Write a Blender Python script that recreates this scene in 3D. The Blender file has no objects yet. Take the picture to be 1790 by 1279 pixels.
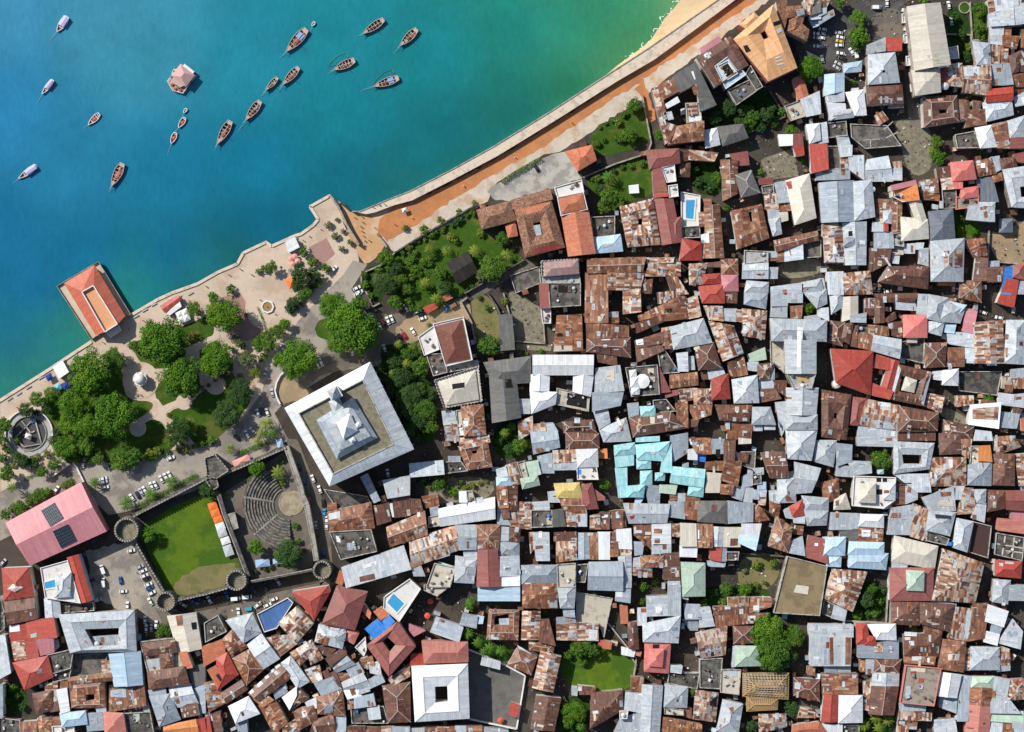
import bpy, bmesh, math, random
from mathutils import Vector, Matrix
from mathutils.bvhtree import BVHTree
random.seed(7)
R = random.Random(11)
# ------------------------------------------------------------------ camera, sky, sun, exposure
SC = bpy.context.scene
S, H = 0.28, 1150.0            # metres per photo pixel on the ground, height of the camera over the town
CX, CY = 895.0, 639.5
def W(px, py, z=0.0):
    k = S * (H - z) / H
    return Vector(((px - CX) * k, -(py - CY) * k, z))
cam = bpy.data.objects.new('camera', bpy.data.cameras.new('camera'))
SC.collection.objects.link(cam); SC.camera = cam
cam.location = (0, 0, H)
cam.data.sensor_fit = 'HORIZONTAL'
cam.data.angle = 2 * math.atan(CX * S / H)
cam.data.clip_start = 1.0; cam.data.clip_end = 5000
SUN_AZ = Vector((0.80, -0.60, 0)).normalized()      # the way shadows fall
SUN_EL = math.radians(41)
wd = bpy.data.worlds.new('World'); SC.world = wd; wd.use_nodes = True
nt = wd.node_tree; bg = nt.nodes['Background']
sky = nt.nodes.new('ShaderNodeTexSky'); sky.sky_type = 'NISHITA'; sky.sun_disc = False
sky.sun_elevation = SUN_EL; sky.sun_rotation = math.atan2(-SUN_AZ.x, -SUN_AZ.y)
sky.air_density = 1.0; sky.dust_density = 1.0; sky.ozone_density = 1.0
nt.links.new(sky.outputs[0], bg.inputs['Color']); bg.inputs['Strength'].default_value = 0.088
sd = bpy.data.lights.new('sun', 'SUN'); sd.energy = 4.4; sd.angle = math.radians(0.6); sd.color = (1.0, 0.955, 0.88)
sun = bpy.data.objects.new('sun', sd); SC.collection.objects.link(sun)
dv = Vector((SUN_AZ.x * math.cos(SUN_EL), SUN_AZ.y * math.cos(SUN_EL), -math.sin(SUN_EL)))
sun.rotation_euler = dv.to_track_quat('-Z', 'Y').to_euler()
vs = SC.view_settings; vs.view_transform = 'Standard'; vs.look = 'None'; vs.exposure = 0.32; vs.gamma = 1.0
SC.cycles.max_bounces = 5; SC.cycles.diffuse_bounces = 3; SC.cycles.glossy_bounces = 2
SC.cycles.transparent_max_bounces = 6

# ------------------------------------------------------------------ helpers
def lin(*c):
    return tuple(((v / 255) / 12.92 if v / 255 <= 0.04045 else ((v / 255 + 0.055) / 1.055) ** 2.4) for v in c)
COL = SC.collection
def link(o, parent=None):
    COL.objects.link(o)
    if parent: o.parent = parent
    return o
def mesh(name, verts, faces, mat=None, uv=False, smooth=False):
    me = bpy.data.meshes.new(name)
    me.from_pydata([tuple(v) for v in verts], [], faces)
    if mat is not None: me.materials.append(mat)
    if uv:
        L = me.uv_layers.new(name='UVMap').data
        vs_ = [v.co for v in me.vertices]
        for p in me.polygons:
            n = p.normal
            d = Vector((0, 0, -1)); v = d - n * d.dot(n)
            if v.length < 0.04:
                e = vs_[p.vertices[1]] - vs_[p.vertices[0]]
                u = e.normalized() if e.length > 1e-6 else Vector((1, 0, 0)); v = n.cross(u)
            else:
                v.normalize(); u = v.cross(n)
            for li in p.loop_indices:
                co = vs_[me.loops[li].vertex_index]
                L[li].uv = (co.dot(u), co.dot(v))
    if smooth:
        for p in me.polygons: p.use_smooth = True
    me.update()
    return me
def obj(name, me, parent=None, loc=(0, 0, 0), rz=0.0):
    o = bpy.data.objects.new(name, me); link(o, parent)
    o.location = loc
    if rz: o.rotation_euler[2] = rz
    return o
def empty(name, loc, rz=0.0):
    o = bpy.data.objects.new(name, None); link(o); o.location = loc
    o.empty_display_size = 1.0
    if rz: o.rotation_euler[2] = rz
    return o
class MB:
    def __init__(s): s.v = []; s.f = []
    def add(s, vs_, fs):
        n = len(s.v); s.v += [Vector(v) for v in vs_]; s.f += [tuple(i + n for i in f) for f in fs]
    def box(s, x0, x1, y0, y1, z0, z1):
        s.add([(x0,y0,z0),(x1,y0,z0),(x1,y1,z0),(x0,y1,z0),(x0,y0,z1),(x1,y0,z1),(x1,y1,z1),(x0,y1,z1)],
              [(0,3,2,1),(4,5,6,7),(0,1,5,4),(1,2,6,5),(2,3,7,6),(3,0,4,7)])
    def prism(s, pts, z0, z1, bottom=False):
        n = len(pts)
        vs_ = [(p[0],p[1],z0) for p in pts] + [(p[0],p[1],z1) for p in pts]
        fs = [(i,(i+1)%n,(i+1)%n+n,i+n) for i in range(n)] + [tuple(range(n,2*n))]
        if bottom: fs.append(tuple(range(n-1,-1,-1)))
        s.add(vs_, fs)
    def bar(s, a, b, w, h):
        a = Vector(a); b = Vector(b); d = (b - a)
        if d.length < 1e-6: return
        d.normalize(); up = Vector((0,0,1))
        sd_ = d.cross(up)
        if sd_.length < 1e-3: sd_ = Vector((1,0,0))
        sd_.normalize(); up = sd_.cross(d)
        c = []
        for p in (a, b):
            for sx, sz in ((-1,-1),(1,-1),(1,1),(-1,1)):
                c.append(p + sd_ * (w/2*sx) + up * (h/2*sz))
        s.add(c, [(0,1,2,3),(7,6,5,4),(0,4,5,1),(1,5,6,2),(2,6,7,3),(3,7,4,0)])
    def cyl(s, c, r, z0, z1, n=16, r1=None):
        r1 = r if r1 is None else r1
        vs_ = [(c[0]+r*math.cos(2*math.pi*i/n), c[1]+r*math.sin(2*math.pi*i/n), z0) for i in range(n)]
        vs_ += [(c[0]+r1*math.cos(2*math.pi*i/n), c[1]+r1*math.sin(2*math.pi*i/n), z1) for i in range(n)]
        s.add(vs_, [(i,(i+1)%n,(i+1)%n+n,i+n) for i in range(n)] + [tuple(range(n,2*n))])
    def ring(s, c, r0, r1, z0, z1, n=32, a0=0.0, a1=2*math.pi):
        full = abs(a1 - a0 - 2*math.pi) < 1e-6; m = n if full else n + 1
        vs_ = []
        for i in range(m):
            a = a0 + (a1-a0)*i/n; ca, sa = math.cos(a), math.sin(a)
            vs_ += [(c[0]+r0*ca,c[1]+r0*sa,z0),(c[0]+r1*ca,c[1]+r1*sa,z0),(c[0]+r1*ca,c[1]+r1*sa,z1),(c[0]+r0*ca,c[1]+r0*sa,z1)]
        fs = []
        for i in range(n if full else n):
            j = (i+1) % m
            for k in range(4):
                k2 = (k+1) % 4
                fs.append((4*i+k, 4*j+k, 4*j+k2, 4*i+k2))
        if not full: fs += [(0,1,2,3), (4*m-1,4*m-2,4*m-3,4*m-4)]
        s.add(vs_, fs)
    def build(s, name, mat, parent=None, origin=(0,0,0), uv=False, smooth=False):
        o_ = Vector(origin)
        me = mesh(name, [v - o_ for v in s.v], s.f, mat, uv, smooth)
        bm = bmesh.new(); bm.from_mesh(me); bmesh.ops.recalc_face_normals(bm, faces=bm.faces); bm.to_mesh(me); bm.free()
        return obj(name, me, parent)
PEND = []      # (object, description, px, py) labelled once everything stands
def tag(o, label, cat, group=None, kind=None):
    o['label'] = label
    if cat: o['category'] = cat
    if group: o['group'] = group
    if kind: o['kind'] = kind
    return o
def later(o, desc, px, py, cat, group=None):
    o['category'] = cat
    if group: o['group'] = group
    PEND.append((o, desc, px, py))

# ------------------------------------------------------------------ materials
def newmat(name, rough=0.8, spec=0.3):
    m = bpy.data.materials.new(name); m.use_nodes = True
    b = m.node_tree.nodes['Principled BSDF']
    b.inputs['Roughness'].default_value = rough
    b.inputs['Specular IOR Level'].default_value = spec
    return m, m.node_tree.nodes, m.node_tree.links, b
def ramp(N, stops, mode='LINEAR'):
    r = N.new('ShaderNodeValToRGB'); r.color_ramp.interpolation = mode
    e = r.color_ramp.elements
    while len(e) > 1: e.remove(e[-1])
    e[0].position = stops[0][0]; e[0].color = (*stops[0][1], 1)
    for p, c in stops[1:]:
        x = e.new(p); x.color = (*c, 1)
    return r
def mth(N, L, op, a, b=None, clamp=False):
    n = N.new('ShaderNodeMath'); n.operation = op; n.use_clamp = clamp
    for i, v in enumerate((a, b)):
        if v is None: continue
        if isinstance(v, (int, float)): n.inputs[i].default_value = v
        else: L.new(v, n.inputs[i])
    return n.outputs[0]
def mixc(N, L, fac, a, b, mode='MIX'):
    n = N.new('ShaderNodeMix'); n.data_type = 'RGBA'; n.blend_type = mode
    if isinstance(fac, (int, float)): n.inputs[0].default_value = fac
    else: L.new(fac, n.inputs[0])
    for i, v in ((6, a), (7, b)):
        if isinstance(v, tuple): n.inputs[i].default_value = (*v[:3], 1)
        else: L.new(v, n.inputs[i])
    return n.outputs[2]
def noise(N, L, vec, scale, detail=3, rough=0.55):
    n = N.new('ShaderNodeTexNoise'); n.inputs['Scale'].default_value = scale
    n.inputs['Detail'].default_value = detail; n.inputs['Roughness'].default_value = rough
    if vec is not None: L.new(vec, n.inputs['Vector'])
    return n.outputs['Fac']
def sheet_mat(name, stops, streak=0.0, streak_col=(0.16,0.06,0.03), fade=0.12, rough=0.5, spec=0.4, sw=1.0, sl=2.8, run=0.35, dirt=0.25, band=0.0, band_col=(0.14,0.055,0.03), mixw=0.62, mixs=0.95, ov=0.16):
    """sheets laid on a roof: one tone per sheet, rust running down the slope, larger weathering"""
    m, N, L, b = newmat(name, rough, spec)
    uv = N.new('ShaderNodeUVMap'); uv.uv_map = 'UVMap'
    sp = N.new('ShaderNodeSeparateXYZ'); L.new(uv.outputs[0], sp.inputs[0])
    oi = N.new('ShaderNodeObjectInfo'); rnd = oi.outputs['Random']
    iu = mth(N, L, 'FLOOR', mth(N, L, 'DIVIDE', sp.outputs[0], sw))
    w1 = N.new('ShaderNodeTexWhiteNoise'); w1.noise_dimensions = '2D'
    cb = N.new('ShaderNodeCombineXYZ'); L.new(iu, cb.inputs[0]); L.new(rnd, cb.inputs[1]); L.new(cb.outputs[0], w1.inputs['Vector'])
    vv_ = mth(N, L, 'ADD', mth(N, L, 'DIVIDE', sp.outputs[1], sl), mth(N, L, 'MULTIPLY', w1.outputs['Value'], run))
    iv = mth(N, L, 'FLOOR', vv_); fv = mth(N, L, 'FRACT', vv_); fu = mth(N, L, 'FRACT', mth(N, L, 'DIVIDE', sp.outputs[0], sw))
    cb2 = N.new('ShaderNodeCombineXYZ'); L.new(iu, cb2.inputs[0]); L.new(iv, cb2.inputs[1]); L.new(mth(N, L, 'MULTIPLY', rnd, 97.0), cb2.inputs[2])
    w2 = N.new('ShaderNodeTexWhiteNoise'); w2.noise_dimensions = '3D'; L.new(cb2.outputs[0], w2.inputs['Vector'])
    # neighbouring sheets share tone through a slow noise so patches form
    cbs = N.new('ShaderNodeCombineXYZ'); L.new(sp.outputs[0], cbs.inputs[0]); L.new(sp.outputs[1], cbs.inputs[1]); L.new(mth(N, L, 'MULTIPLY', rnd, 50.0), cbs.inputs[2])
    slow = noise(N, L, cbs.outputs[0], 0.22, 2)
    pick = mth(N, L, 'ADD', mth(N, L, 'MULTIPLY', w2.outputs['Value'], mixw), mth(N, L, 'MULTIPLY', mth(N, L, 'SUBTRACT', slow, 0.3), mixs), True)
    r = ramp(N, stops, 'CONSTANT'); L.new(pick, r.inputs[0])
    c = r.outputs[0]
    cst = N.new('ShaderNodeCombineXYZ'); L.new(mth(N, L, 'MULTIPLY', sp.outputs[0], 1.5), cst.inputs[0]); L.new(mth(N, L, 'MULTIPLY', sp.outputs[1], 0.22), cst.inputs[1]); L.new(mth(N, L, 'MULTIPLY', rnd, 31.0), cst.inputs[2])
    st = noise(N, L, cst.outputs[0], 1.0, 4, 0.65)
    if streak > 0:
        f = mth(N, L, 'MULTIPLY', mth(N, L, 'SUBTRACT', st, 0.62 - 0.3*streak), 4.0, True)
        c = mixc(N, L, mth(N, L, 'MULTIPLY', f, min(1, streak*1.5)), c, streak_col)
    if band > 0:      # each sheet rusts from its lower lap upwards
        bf = mth(N, L, 'MULTIPLY', mth(N, L, 'SUBTRACT', mth(N, L, 'ADD', fv, mth(N, L, 'MULTIPLY', mth(N, L, 'ADD', st, w2.outputs['Value']), 0.75)), 1.22), 3.5, True)
        c = mixc(N, L, mth(N, L, 'MULTIPLY', bf, band), c, band_col)
    seam = mth(N, L, 'LESS_THAN', fu, 0.13)
    c = mixc(N, L, mth(N, L, 'MULTIPLY', seam, 0.22), c, (0.03,0.025,0.02))
    fd = noise(N, L, cbs.outputs[0], 0.9, 4, 0.6)
    gain = mth(N, L, 'ADD', 1.0 - fade, mth(N, L, 'MULTIPLY', fd, 2*fade))
    gain = mth(N, L, 'MULTIPLY', gain, mth(N, L, 'ADD', 0.90, mth(N, L, 'MULTIPLY', w1.outputs['Value'], 0.18)))
    gain = mth(N, L, 'MULTIPLY', gain, mth(N, L, 'ADD', 1.0 - ov, mth(N, L, 'MULTIPLY', rnd, 2.0*ov)))
    rn2 = mth(N, L, 'FRACT', mth(N, L, 'MULTIPLY', rnd, 17.31)); c = mixc(N, L, mth(N, L, 'MULTIPLY', rn2, ov*0.45), c, (0.34,0.31,0.28))
    cg = N.new('ShaderNodeCombineColor')
    for i in range(3): L.new(gain, cg.inputs[i])
    c = mixc(N, L, 1.0, c, cg.outputs[0], 'MULTIPLY')
    if dirt > 0:
        dn = noise(N, L, cbs.outputs[0], 0.12, 4, 0.7)
        df = mth(N, L, 'MULTIPLY', mth(N, L, 'SUBTRACT', dn, 0.55), 3.0, True)
        c = mixc(N, L, mth(N, L, 'MULTIPLY', df, dirt), c, (0.05,0.045,0.04))
    L.new(c, b.inputs['Base Color'])
    bp = N.new('ShaderNodeBump'); bp.inputs['Strength'].default_value = 0.35; bp.inputs['Distance'].default_value = 0.15
    L.new(w2.outputs['Value'], bp.inputs['Height']); L.new(bp.outputs[0], b.inputs['Normal'])
    return m
def plain(name, col, var=0.15, scale=0.35, rough=0.85, spec=0.25, dark=None, dark_amt=0.5, dscale=0.25, thr=0.55, obj_var=0.0, bump=0.0, bscale=2.0, grime=0.0):
    m, N, L, b = newmat(name, rough, spec)
    tc = N.new('ShaderNodeNewGeometry').outputs['Position']
    f = noise(N, L, tc, scale, 5, 0.6)
    lo = tuple(v*(1-var) for v in col); hi = tuple(min(1, v*(1+var)) for v in col)
    c = mixc(N, L, f, lo, hi)
    f2 = noise(N, L, tc, scale*5, 4, 0.65)
    c = mixc(N, L, mth(N, L, 'MULTIPLY', f2, 0.5), c, tuple(v*(1-var*1.4) for v in col))
    if dark is not None:
        d = noise(N, L, tc, dscale, 6, 0.65)
        c = mixc(N, L, mth(N, L, 'MULTIPLY', mth(N, L, 'MULTIPLY', mth(N, L, 'SUBTRACT', d, thr), 11.0, True), dark_amt), c, dark)
    if grime > 0:
        gm = noise(N, L, tc, scale*0.22, 7, 0.72)
        c = mixc(N, L, mth(N, L, 'MULTIPLY', mth(N, L, 'MULTIPLY', mth(N, L, 'SUBTRACT', gm, 0.42), 4.0, True), grime), c, tuple(v*0.55 for v in col))
        gl = noise(N, L, tc, scale*3.1, 6, 0.75)
        c = mixc(N, L, mth(N, L, 'MULTIPLY', mth(N, L, 'MULTIPLY', mth(N, L, 'SUBTRACT', gl, 0.56), 5.0, True), grime*0.8), c, tuple(min(1, v*1.35) for v in col))
    if obj_var > 0:
        oi = N.new('ShaderNodeObjectInfo')
        g = mth(N, L, 'ADD', 1-obj_var, mth(N, L, 'MULTIPLY', oi.outputs['Random'], 2*obj_var))
        cg = N.new('ShaderNodeCombineColor')
        for i in range(3): L.new(g, cg.inputs[i])
        c = mixc(N, L, 1.0, c, cg.outputs[0], 'MULTIPLY')
    L.new(c, b.inputs['Base Color'])
    if bump > 0:
        bp = N.new('ShaderNodeBump'); bp.inputs['Strength'].default_value = bump; bp.inputs['Distance'].default_value = 0.3
        L.new(noise(N, L, tc, bscale, 4, 0.6), bp.inputs['Height']); L.new(bp.outputs[0], b.inputs['Normal'])
    return m
M = {}
def T3(a, b, c, x=0.33, y=0.66): return [(0.0, a), (x, b), (y, c)]
rD, rM, rO, rL = (0.085,0.038,0.026), (0.15,0.062,0.038), (0.26,0.115,0.06), (0.42,0.25,0.16)
M['r'] = sheet_mat('dark rusted tin', [(0,rD),(0.3,(0.115,0.048,0.03)),(0.6,rM),(0.86,(0.21,0.09,0.05)),(0.95,(0.36,0.33,0.30))], 0.4, (0.06,0.027,0.02), 0.25, band=0.25, band_col=(0.20,0.09,0.055), mixw=0.75, mixs=0.5, sw=0.85, sl=5.5)
M['R'] = sheet_mat('orange rusted tin', [(0,(0.10,0.037,0.02)),(0.12,(0.17,0.062,0.03)),(0.34,(0.24,0.092,0.041)),(0.55,(0.31,0.13,0.058)),(0.72,(0.39,0.19,0.095)),(0.87,(0.5,0.31,0.19)),(0.93,(0.5,0.46,0.41))], 0.4, (0.14,0.058,0.034), 0.22, band=0.5, band_col=(0.16,0.066,0.038), mixw=0.85, mixs=0.45, sw=0.95, sl=5.0, run=0.6)
M['m'] = sheet_mat('patchwork of rusted and bare tin', [(0,(0.10,0.04,0.024)),(0.15,(0.25,0.10,0.047)),(0.24,(0.52,0.42,0.32)),(0.38,(0.35,0.165,0.085)),(0.49,(0.15,0.058,0.033)),(0.6,(0.54,0.48,0.4)),(0.76,(0.44,0.25,0.145)),(0.88,(0.44,0.46,0.47))], 0.3, (0.24,0.11,0.065), 0.2, band=0.45, band_col=(0.24,0.105,0.058), run=0.25, sl=4.2, sw=1.05, mixw=0.95, mixs=0.25)
M['g'] = sheet_mat('grey galvanised tin', [(0,(0.25,0.295,0.34)),(0.35,(0.285,0.335,0.38)),(0.7,(0.33,0.375,0.42)),(0.95,(0.28,0.2,0.16))], 0.12, (0.2,0.13,0.1), 0.14)
M['l'] = sheet_mat('pale galvanised tin', [(0,(0.365,0.41,0.45)),(0.35,(0.425,0.47,0.505)),(0.7,(0.495,0.535,0.56)),(0.96,(0.33,0.21,0.15))], 0.2, (0.25,0.18,0.14), 0.14, band=0.12, band_col=(0.3,0.25,0.21))
M['w'] = sheet_mat('white painted tin', [(0,(0.64,0.665,0.685)),(0.5,(0.70,0.72,0.735))], 0.08, (0.42,0.40,0.37), 0.08, dirt=0.14)
M['d'] = sheet_mat('red painted tin', [(0,(0.36,0.042,0.026)),(0.5,(0.40,0.055,0.034)),(0.85,(0.43,0.09,0.06))], 0.15, (0.25,0.05,0.035), 0.12, dirt=0.22, band=0.4, band_col=(0.24, 0.05, 0.035))
M['D'] = sheet_mat('faded maroon tin', [(0,(0.25,0.07,0.06)),(0.5,(0.28,0.085,0.07)),(0.9,(0.31,0.11,0.095))], 0.12, (0.15,0.05,0.04), 0.1, dirt=0.22, band=0.4, band_col=(0.2, 0.075, 0.06))
M['b'] = sheet_mat('brick brown tiles', [(0,(0.17,0.05,0.032)),(0.5,(0.20,0.06,0.036)),(0.85,(0.27,0.095,0.055))], 0.25, (0.11,0.035,0.025), 0.15, sw=0.6, sl=1.2)
M['x'] = sheet_mat('blackened thatch tiles', [(0,(0.032,0.03,0.027)),(0.5,(0.042,0.038,0.034)),(0.85,(0.055,0.05,0.044))], 0.2, (0.025,0.023,0.02), 0.2, rough=0.95, spec=0.08)
M['p'] = sheet_mat('pink painted tin', [(0,(0.50,0.185,0.21)),(0.5,(0.52,0.20,0.225))], 0.0, fade=0.06, dirt=0.22, band=0.4, band_col=(0.42, 0.2, 0.2))
M['j'] = sheet_mat('coral painted tin', [(0,(0.58,0.15,0.13)),(0.5,(0.62,0.18,0.155))], 0.06, (0.45,0.13,0.1), 0.08, dirt=0.22, band=0.4, band_col=(0.4, 0.14, 0.12))
M['a'] = sheet_mat('salmon tin', [(0,(0.44,0.155,0.12)),(0.5,(0.47,0.18,0.14)),(0.9,(0.5,0.22,0.18))], 0.1, (0.3,0.11,0.08), 0.1, dirt=0.1)
M['e'] = sheet_mat('mauve tin', [(0,(0.30,0.19,0.175)),(0.5,(0.33,0.21,0.19))], 0.05, fade=0.08, dirt=0.1)
M['t'] = sheet_mat('terracotta tiles', [(0,(0.40,0.12,0.06)),(0.4,(0.46,0.15,0.075)),(0.8,(0.5,0.18,0.1))], 0.2, (0.3,0.09,0.05), 0.12, rough=0.8, sw=0.6, sl=0.8, dirt=0.15)
M['T'] = sheet_mat('weathered clay tiles', [(0,(0.10,0.05,0.03)),(0.25,(0.17,0.08,0.045)),(0.5,(0.26,0.12,0.065)),(0.75,(0.36,0.17,0.09))], 0.4, (0.06,0.045,0.035), 0.2, rough=0.85, sw=0.5, sl=0.7, dirt=0.6)
M['i'] = sheet_mat('tan orange tin', [(0,(0.62,0.33,0.15)),(0.5,(0.65,0.36,0.17))], 0.03, (0.5,0.26,0.12), 0.06, dirt=0.22, band=0.4, band_col=(0.5, 0.3, 0.17))
M['o'] = sheet_mat('orange painted tin', [(0,(0.62,0.2,0.05)),(0.5,(0.66,0.24,0.065))], 0.08, (0.4,0.14,0.05), 0.08, dirt=0.22, band=0.4, band_col=(0.45, 0.2, 0.09))
M['y'] = sheet_mat('yellow painted tin', [(0,(0.58,0.44,0.13)),(0.5,(0.62,0.48,0.16))], 0.05, (0.5,0.38,0.12), 0.06, dirt=0.22, band=0.4, band_col=(0.45, 0.34, 0.14))
M['u'] = sheet_mat('turquoise painted tin', [(0,(0.24,0.52,0.55)),(0.4,(0.29,0.57,0.60)),(0.75,(0.38,0.63,0.64))], 0.06, (0.35,0.6,0.58), 0.1, dirt=0.22, band=0.4, band_col=(0.45, 0.6, 0.6))
M['B'] = sheet_mat('pale blue tin', [(0,(0.36,0.52,0.66)),(0.5,(0.42,0.57,0.69)),(0.85,(0.5,0.62,0.7))], 0.04, (0.4,0.45,0.5), 0.08, dirt=0.22, band=0.4, band_col=(0.5, 0.56, 0.6))
M['X'] = sheet_mat('bright blue tin', [(0,(0.02,0.19,0.62)),(0.5,(0.025,0.22,0.68))], 0.0, fade=0.06, dirt=0.22, band=0.4, band_col=(0.1, 0.25, 0.5))
M['N'] = sheet_mat('navy roof membrane', [(0,(0.04,0.13,0.34)),(0.5,(0.045,0.14,0.37))], 0.0, fade=0.1, dirt=0.1, sw=3, sl=6)
M['n'] = sheet_mat('pale green tin', [(0,(0.38,0.5,0.40)),(0.5,(0.42,0.54,0.44)),(0.9,(0.46,0.56,0.47))], 0.05, (0.3,0.36,0.28), 0.07, dirt=0.22, band=0.4, band_col=(0.32, 0.38, 0.3))
M['v'] = sheet_mat('slate grey tin', [(0,(0.115,0.135,0.165)),(0.5,(0.135,0.155,0.185))], 0.08, (0.1,0.1,0.1), 0.12)
M['k'] = plain('stained dark concrete', (0.13,0.12,0.105), 0.3, 0.5, dark=(0.04,0.037,0.033), dark_amt=0.8, dscale=0.3, thr=0.46, obj_var=0.25)
M['K'] = sheet_mat('dark grey roofing', [(0,(0.10,0.10,0.095)),(0.5,(0.12,0.118,0.11)),(0.85,(0.15,0.145,0.135))], 0.2, (0.06,0.058,0.055), 0.15)
M['c'] = plain('cream plaster', (0.50,0.455,0.37), 0.15, 0.4, dark=(0.2,0.175,0.14), dark_amt=0.55, dscale=0.3, thr=0.54, obj_var=0.12)
M['C'] = sheet_mat('cream tin', [(0,(0.54,0.50,0.42)),(0.5,(0.58,0.535,0.45)),(0.85,(0.5,0.47,0.40))], 0.12, (0.38,0.33,0.26), 0.08, dirt=0.12)
M['wf'] = plain('white washed terrace', (0.62,0.60,0.57), 0.12, 0.5, dark=(0.3,0.28,0.26), dark_amt=0.5, dscale=0.4, thr=0.55)
M['lf'] = plain('pale concrete terrace', (0.38,0.39,0.38), 0.18, 0.5, dark=(0.16,0.15,0.14), dark_amt=0.6, dscale=0.35, thr=0.52)
M['jf'] = plain('salmon terrace', (0.33,0.27,0.22), 0.3, 0.6, dark=(0.10,0.10,0.07), dark_amt=0.7, dscale=0.3, thr=0.5)
M['rf'] = plain('dark red terrace', (0.07,0.035,0.03), 0.3, 0.4)
M['q'] = plain('sawn timber', (0.46,0.30,0.13), 0.2, 1.0)
M['wall'] = plain('weathered plaster wall', (0.42,0.385,0.33), 0.25, 0.25, dark=(0.13,0.115,0.10), dark_amt=0.75, dscale=0.22, thr=0.48, obj_var=0.25)
M['wallw'] = plain('white plaster wall', (0.62,0.60,0.56), 0.15, 0.25, dark=(0.25,0.23,0.21), dark_amt=0.6, dscale=0.22, thr=0.52, obj_var=0.12)
M['wallp'] = plain('rose plaster wall', (0.52,0.22,0.19), 0.15, 0.25, dark=(0.25,0.12,0.1), dark_amt=0.4)
M['para'] = plain('parapet coping', (0.44,0.42,0.38), 0.25, 0.6, dark=(0.10,0.095,0.085), dark_amt=0.75, dscale=0.5, thr=0.5)
M['paraw'] = plain('white parapet', (0.68,0.66,0.63), 0.1, 0.6, dark=(0.35,0.33,0.3), dark_amt=0.5, dscale=0.5, thr=0.55)
M['parap'] = plain('salmon parapet', (0.58,0.2,0.17), 0.1, 0.6, dark=(0.3,0.12,0.1), dark_amt=0.4)
M['cap'] = plain('pale ridge cap', (0.42,0.36,0.31), 0.25, 0.8)
M['hole'] = plain('painted dark of openings', (0.012,0.011,0.010), 0.1)  # flat near-black colour standing in for the darkness inside roof openings
M['junk'] = plain('rooftop junk', (0.22,0.2,0.18), 0.5, 2.0, obj_var=0.6)
M['solar'] = plain('solar glass', (0.022,0.032,0.05), 0.2, 2.0, rough=0.55, spec=0.25)
M['alu'] = plain('aluminium', (0.5,0.52,0.53), 0.05, 1.0, rough=0.4)
M['pool'] = plain('pool water', (0.05,0.30,0.55), 0.12, 1.5, rough=0.08, spec=0.5)
M['mb'] = plain('brown stained concrete', (0.27,0.205,0.115), 0.35, 0.4, dark=(0.15,0.11,0.06), dark_amt=0.8, dscale=0.2, thr=0.47, grime=0.5)
FLOOR = {'h':'mb','k':'k','c':'c','w':'wf','l':'lf','j':'jf','r':'rf','N':'N','B':'B','a':'jf','D':'rf'}
PARA = {'k':'para','c':'para','w':'paraw','l':'para','j':'parap','r':'para','N':'paraw','B':'paraw','a':'parap','D':'para'}
def inset(pts, d):
    n = len(pts); out = []
    for i in range(n):
        a, b, c = pts[i-1], pts[i], pts[(i+1) % n]
        e1 = (b - a).normalized(); e2 = (c - b).normalized()
        n1 = Vector((-e1.y, e1.x)); n2 = Vector((-e2.y, e2.x))
        m = n1 + n2
        if m.length < 1e-4: m = n1
        m.normalize(); k = max(0.35, m.dot(n1))
        out.append(b + m * (d / k))
    return out
def area2(p): return sum(p[i-1].x*p[i].y - p[i].x*p[i-1].y for i in range(len(p))) / 2
def lerp(a, b, t): return a + (b - a) * t
def skirt(v, f, idx, dz=0.22):
    n = len(v)
    for i in idx: v.append(Vector((v[i].x, v[i].y, v[i].z - dz)))
    k = len(idx)
    for i in range(k):
        j = (i+1) % k
        f.append((idx[i], n+i, n+j, idx[j]))
    # underside so the eave reads as a solid edge
    f.append(tuple(n+i for i in range(k-1, -1, -1)))
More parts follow.
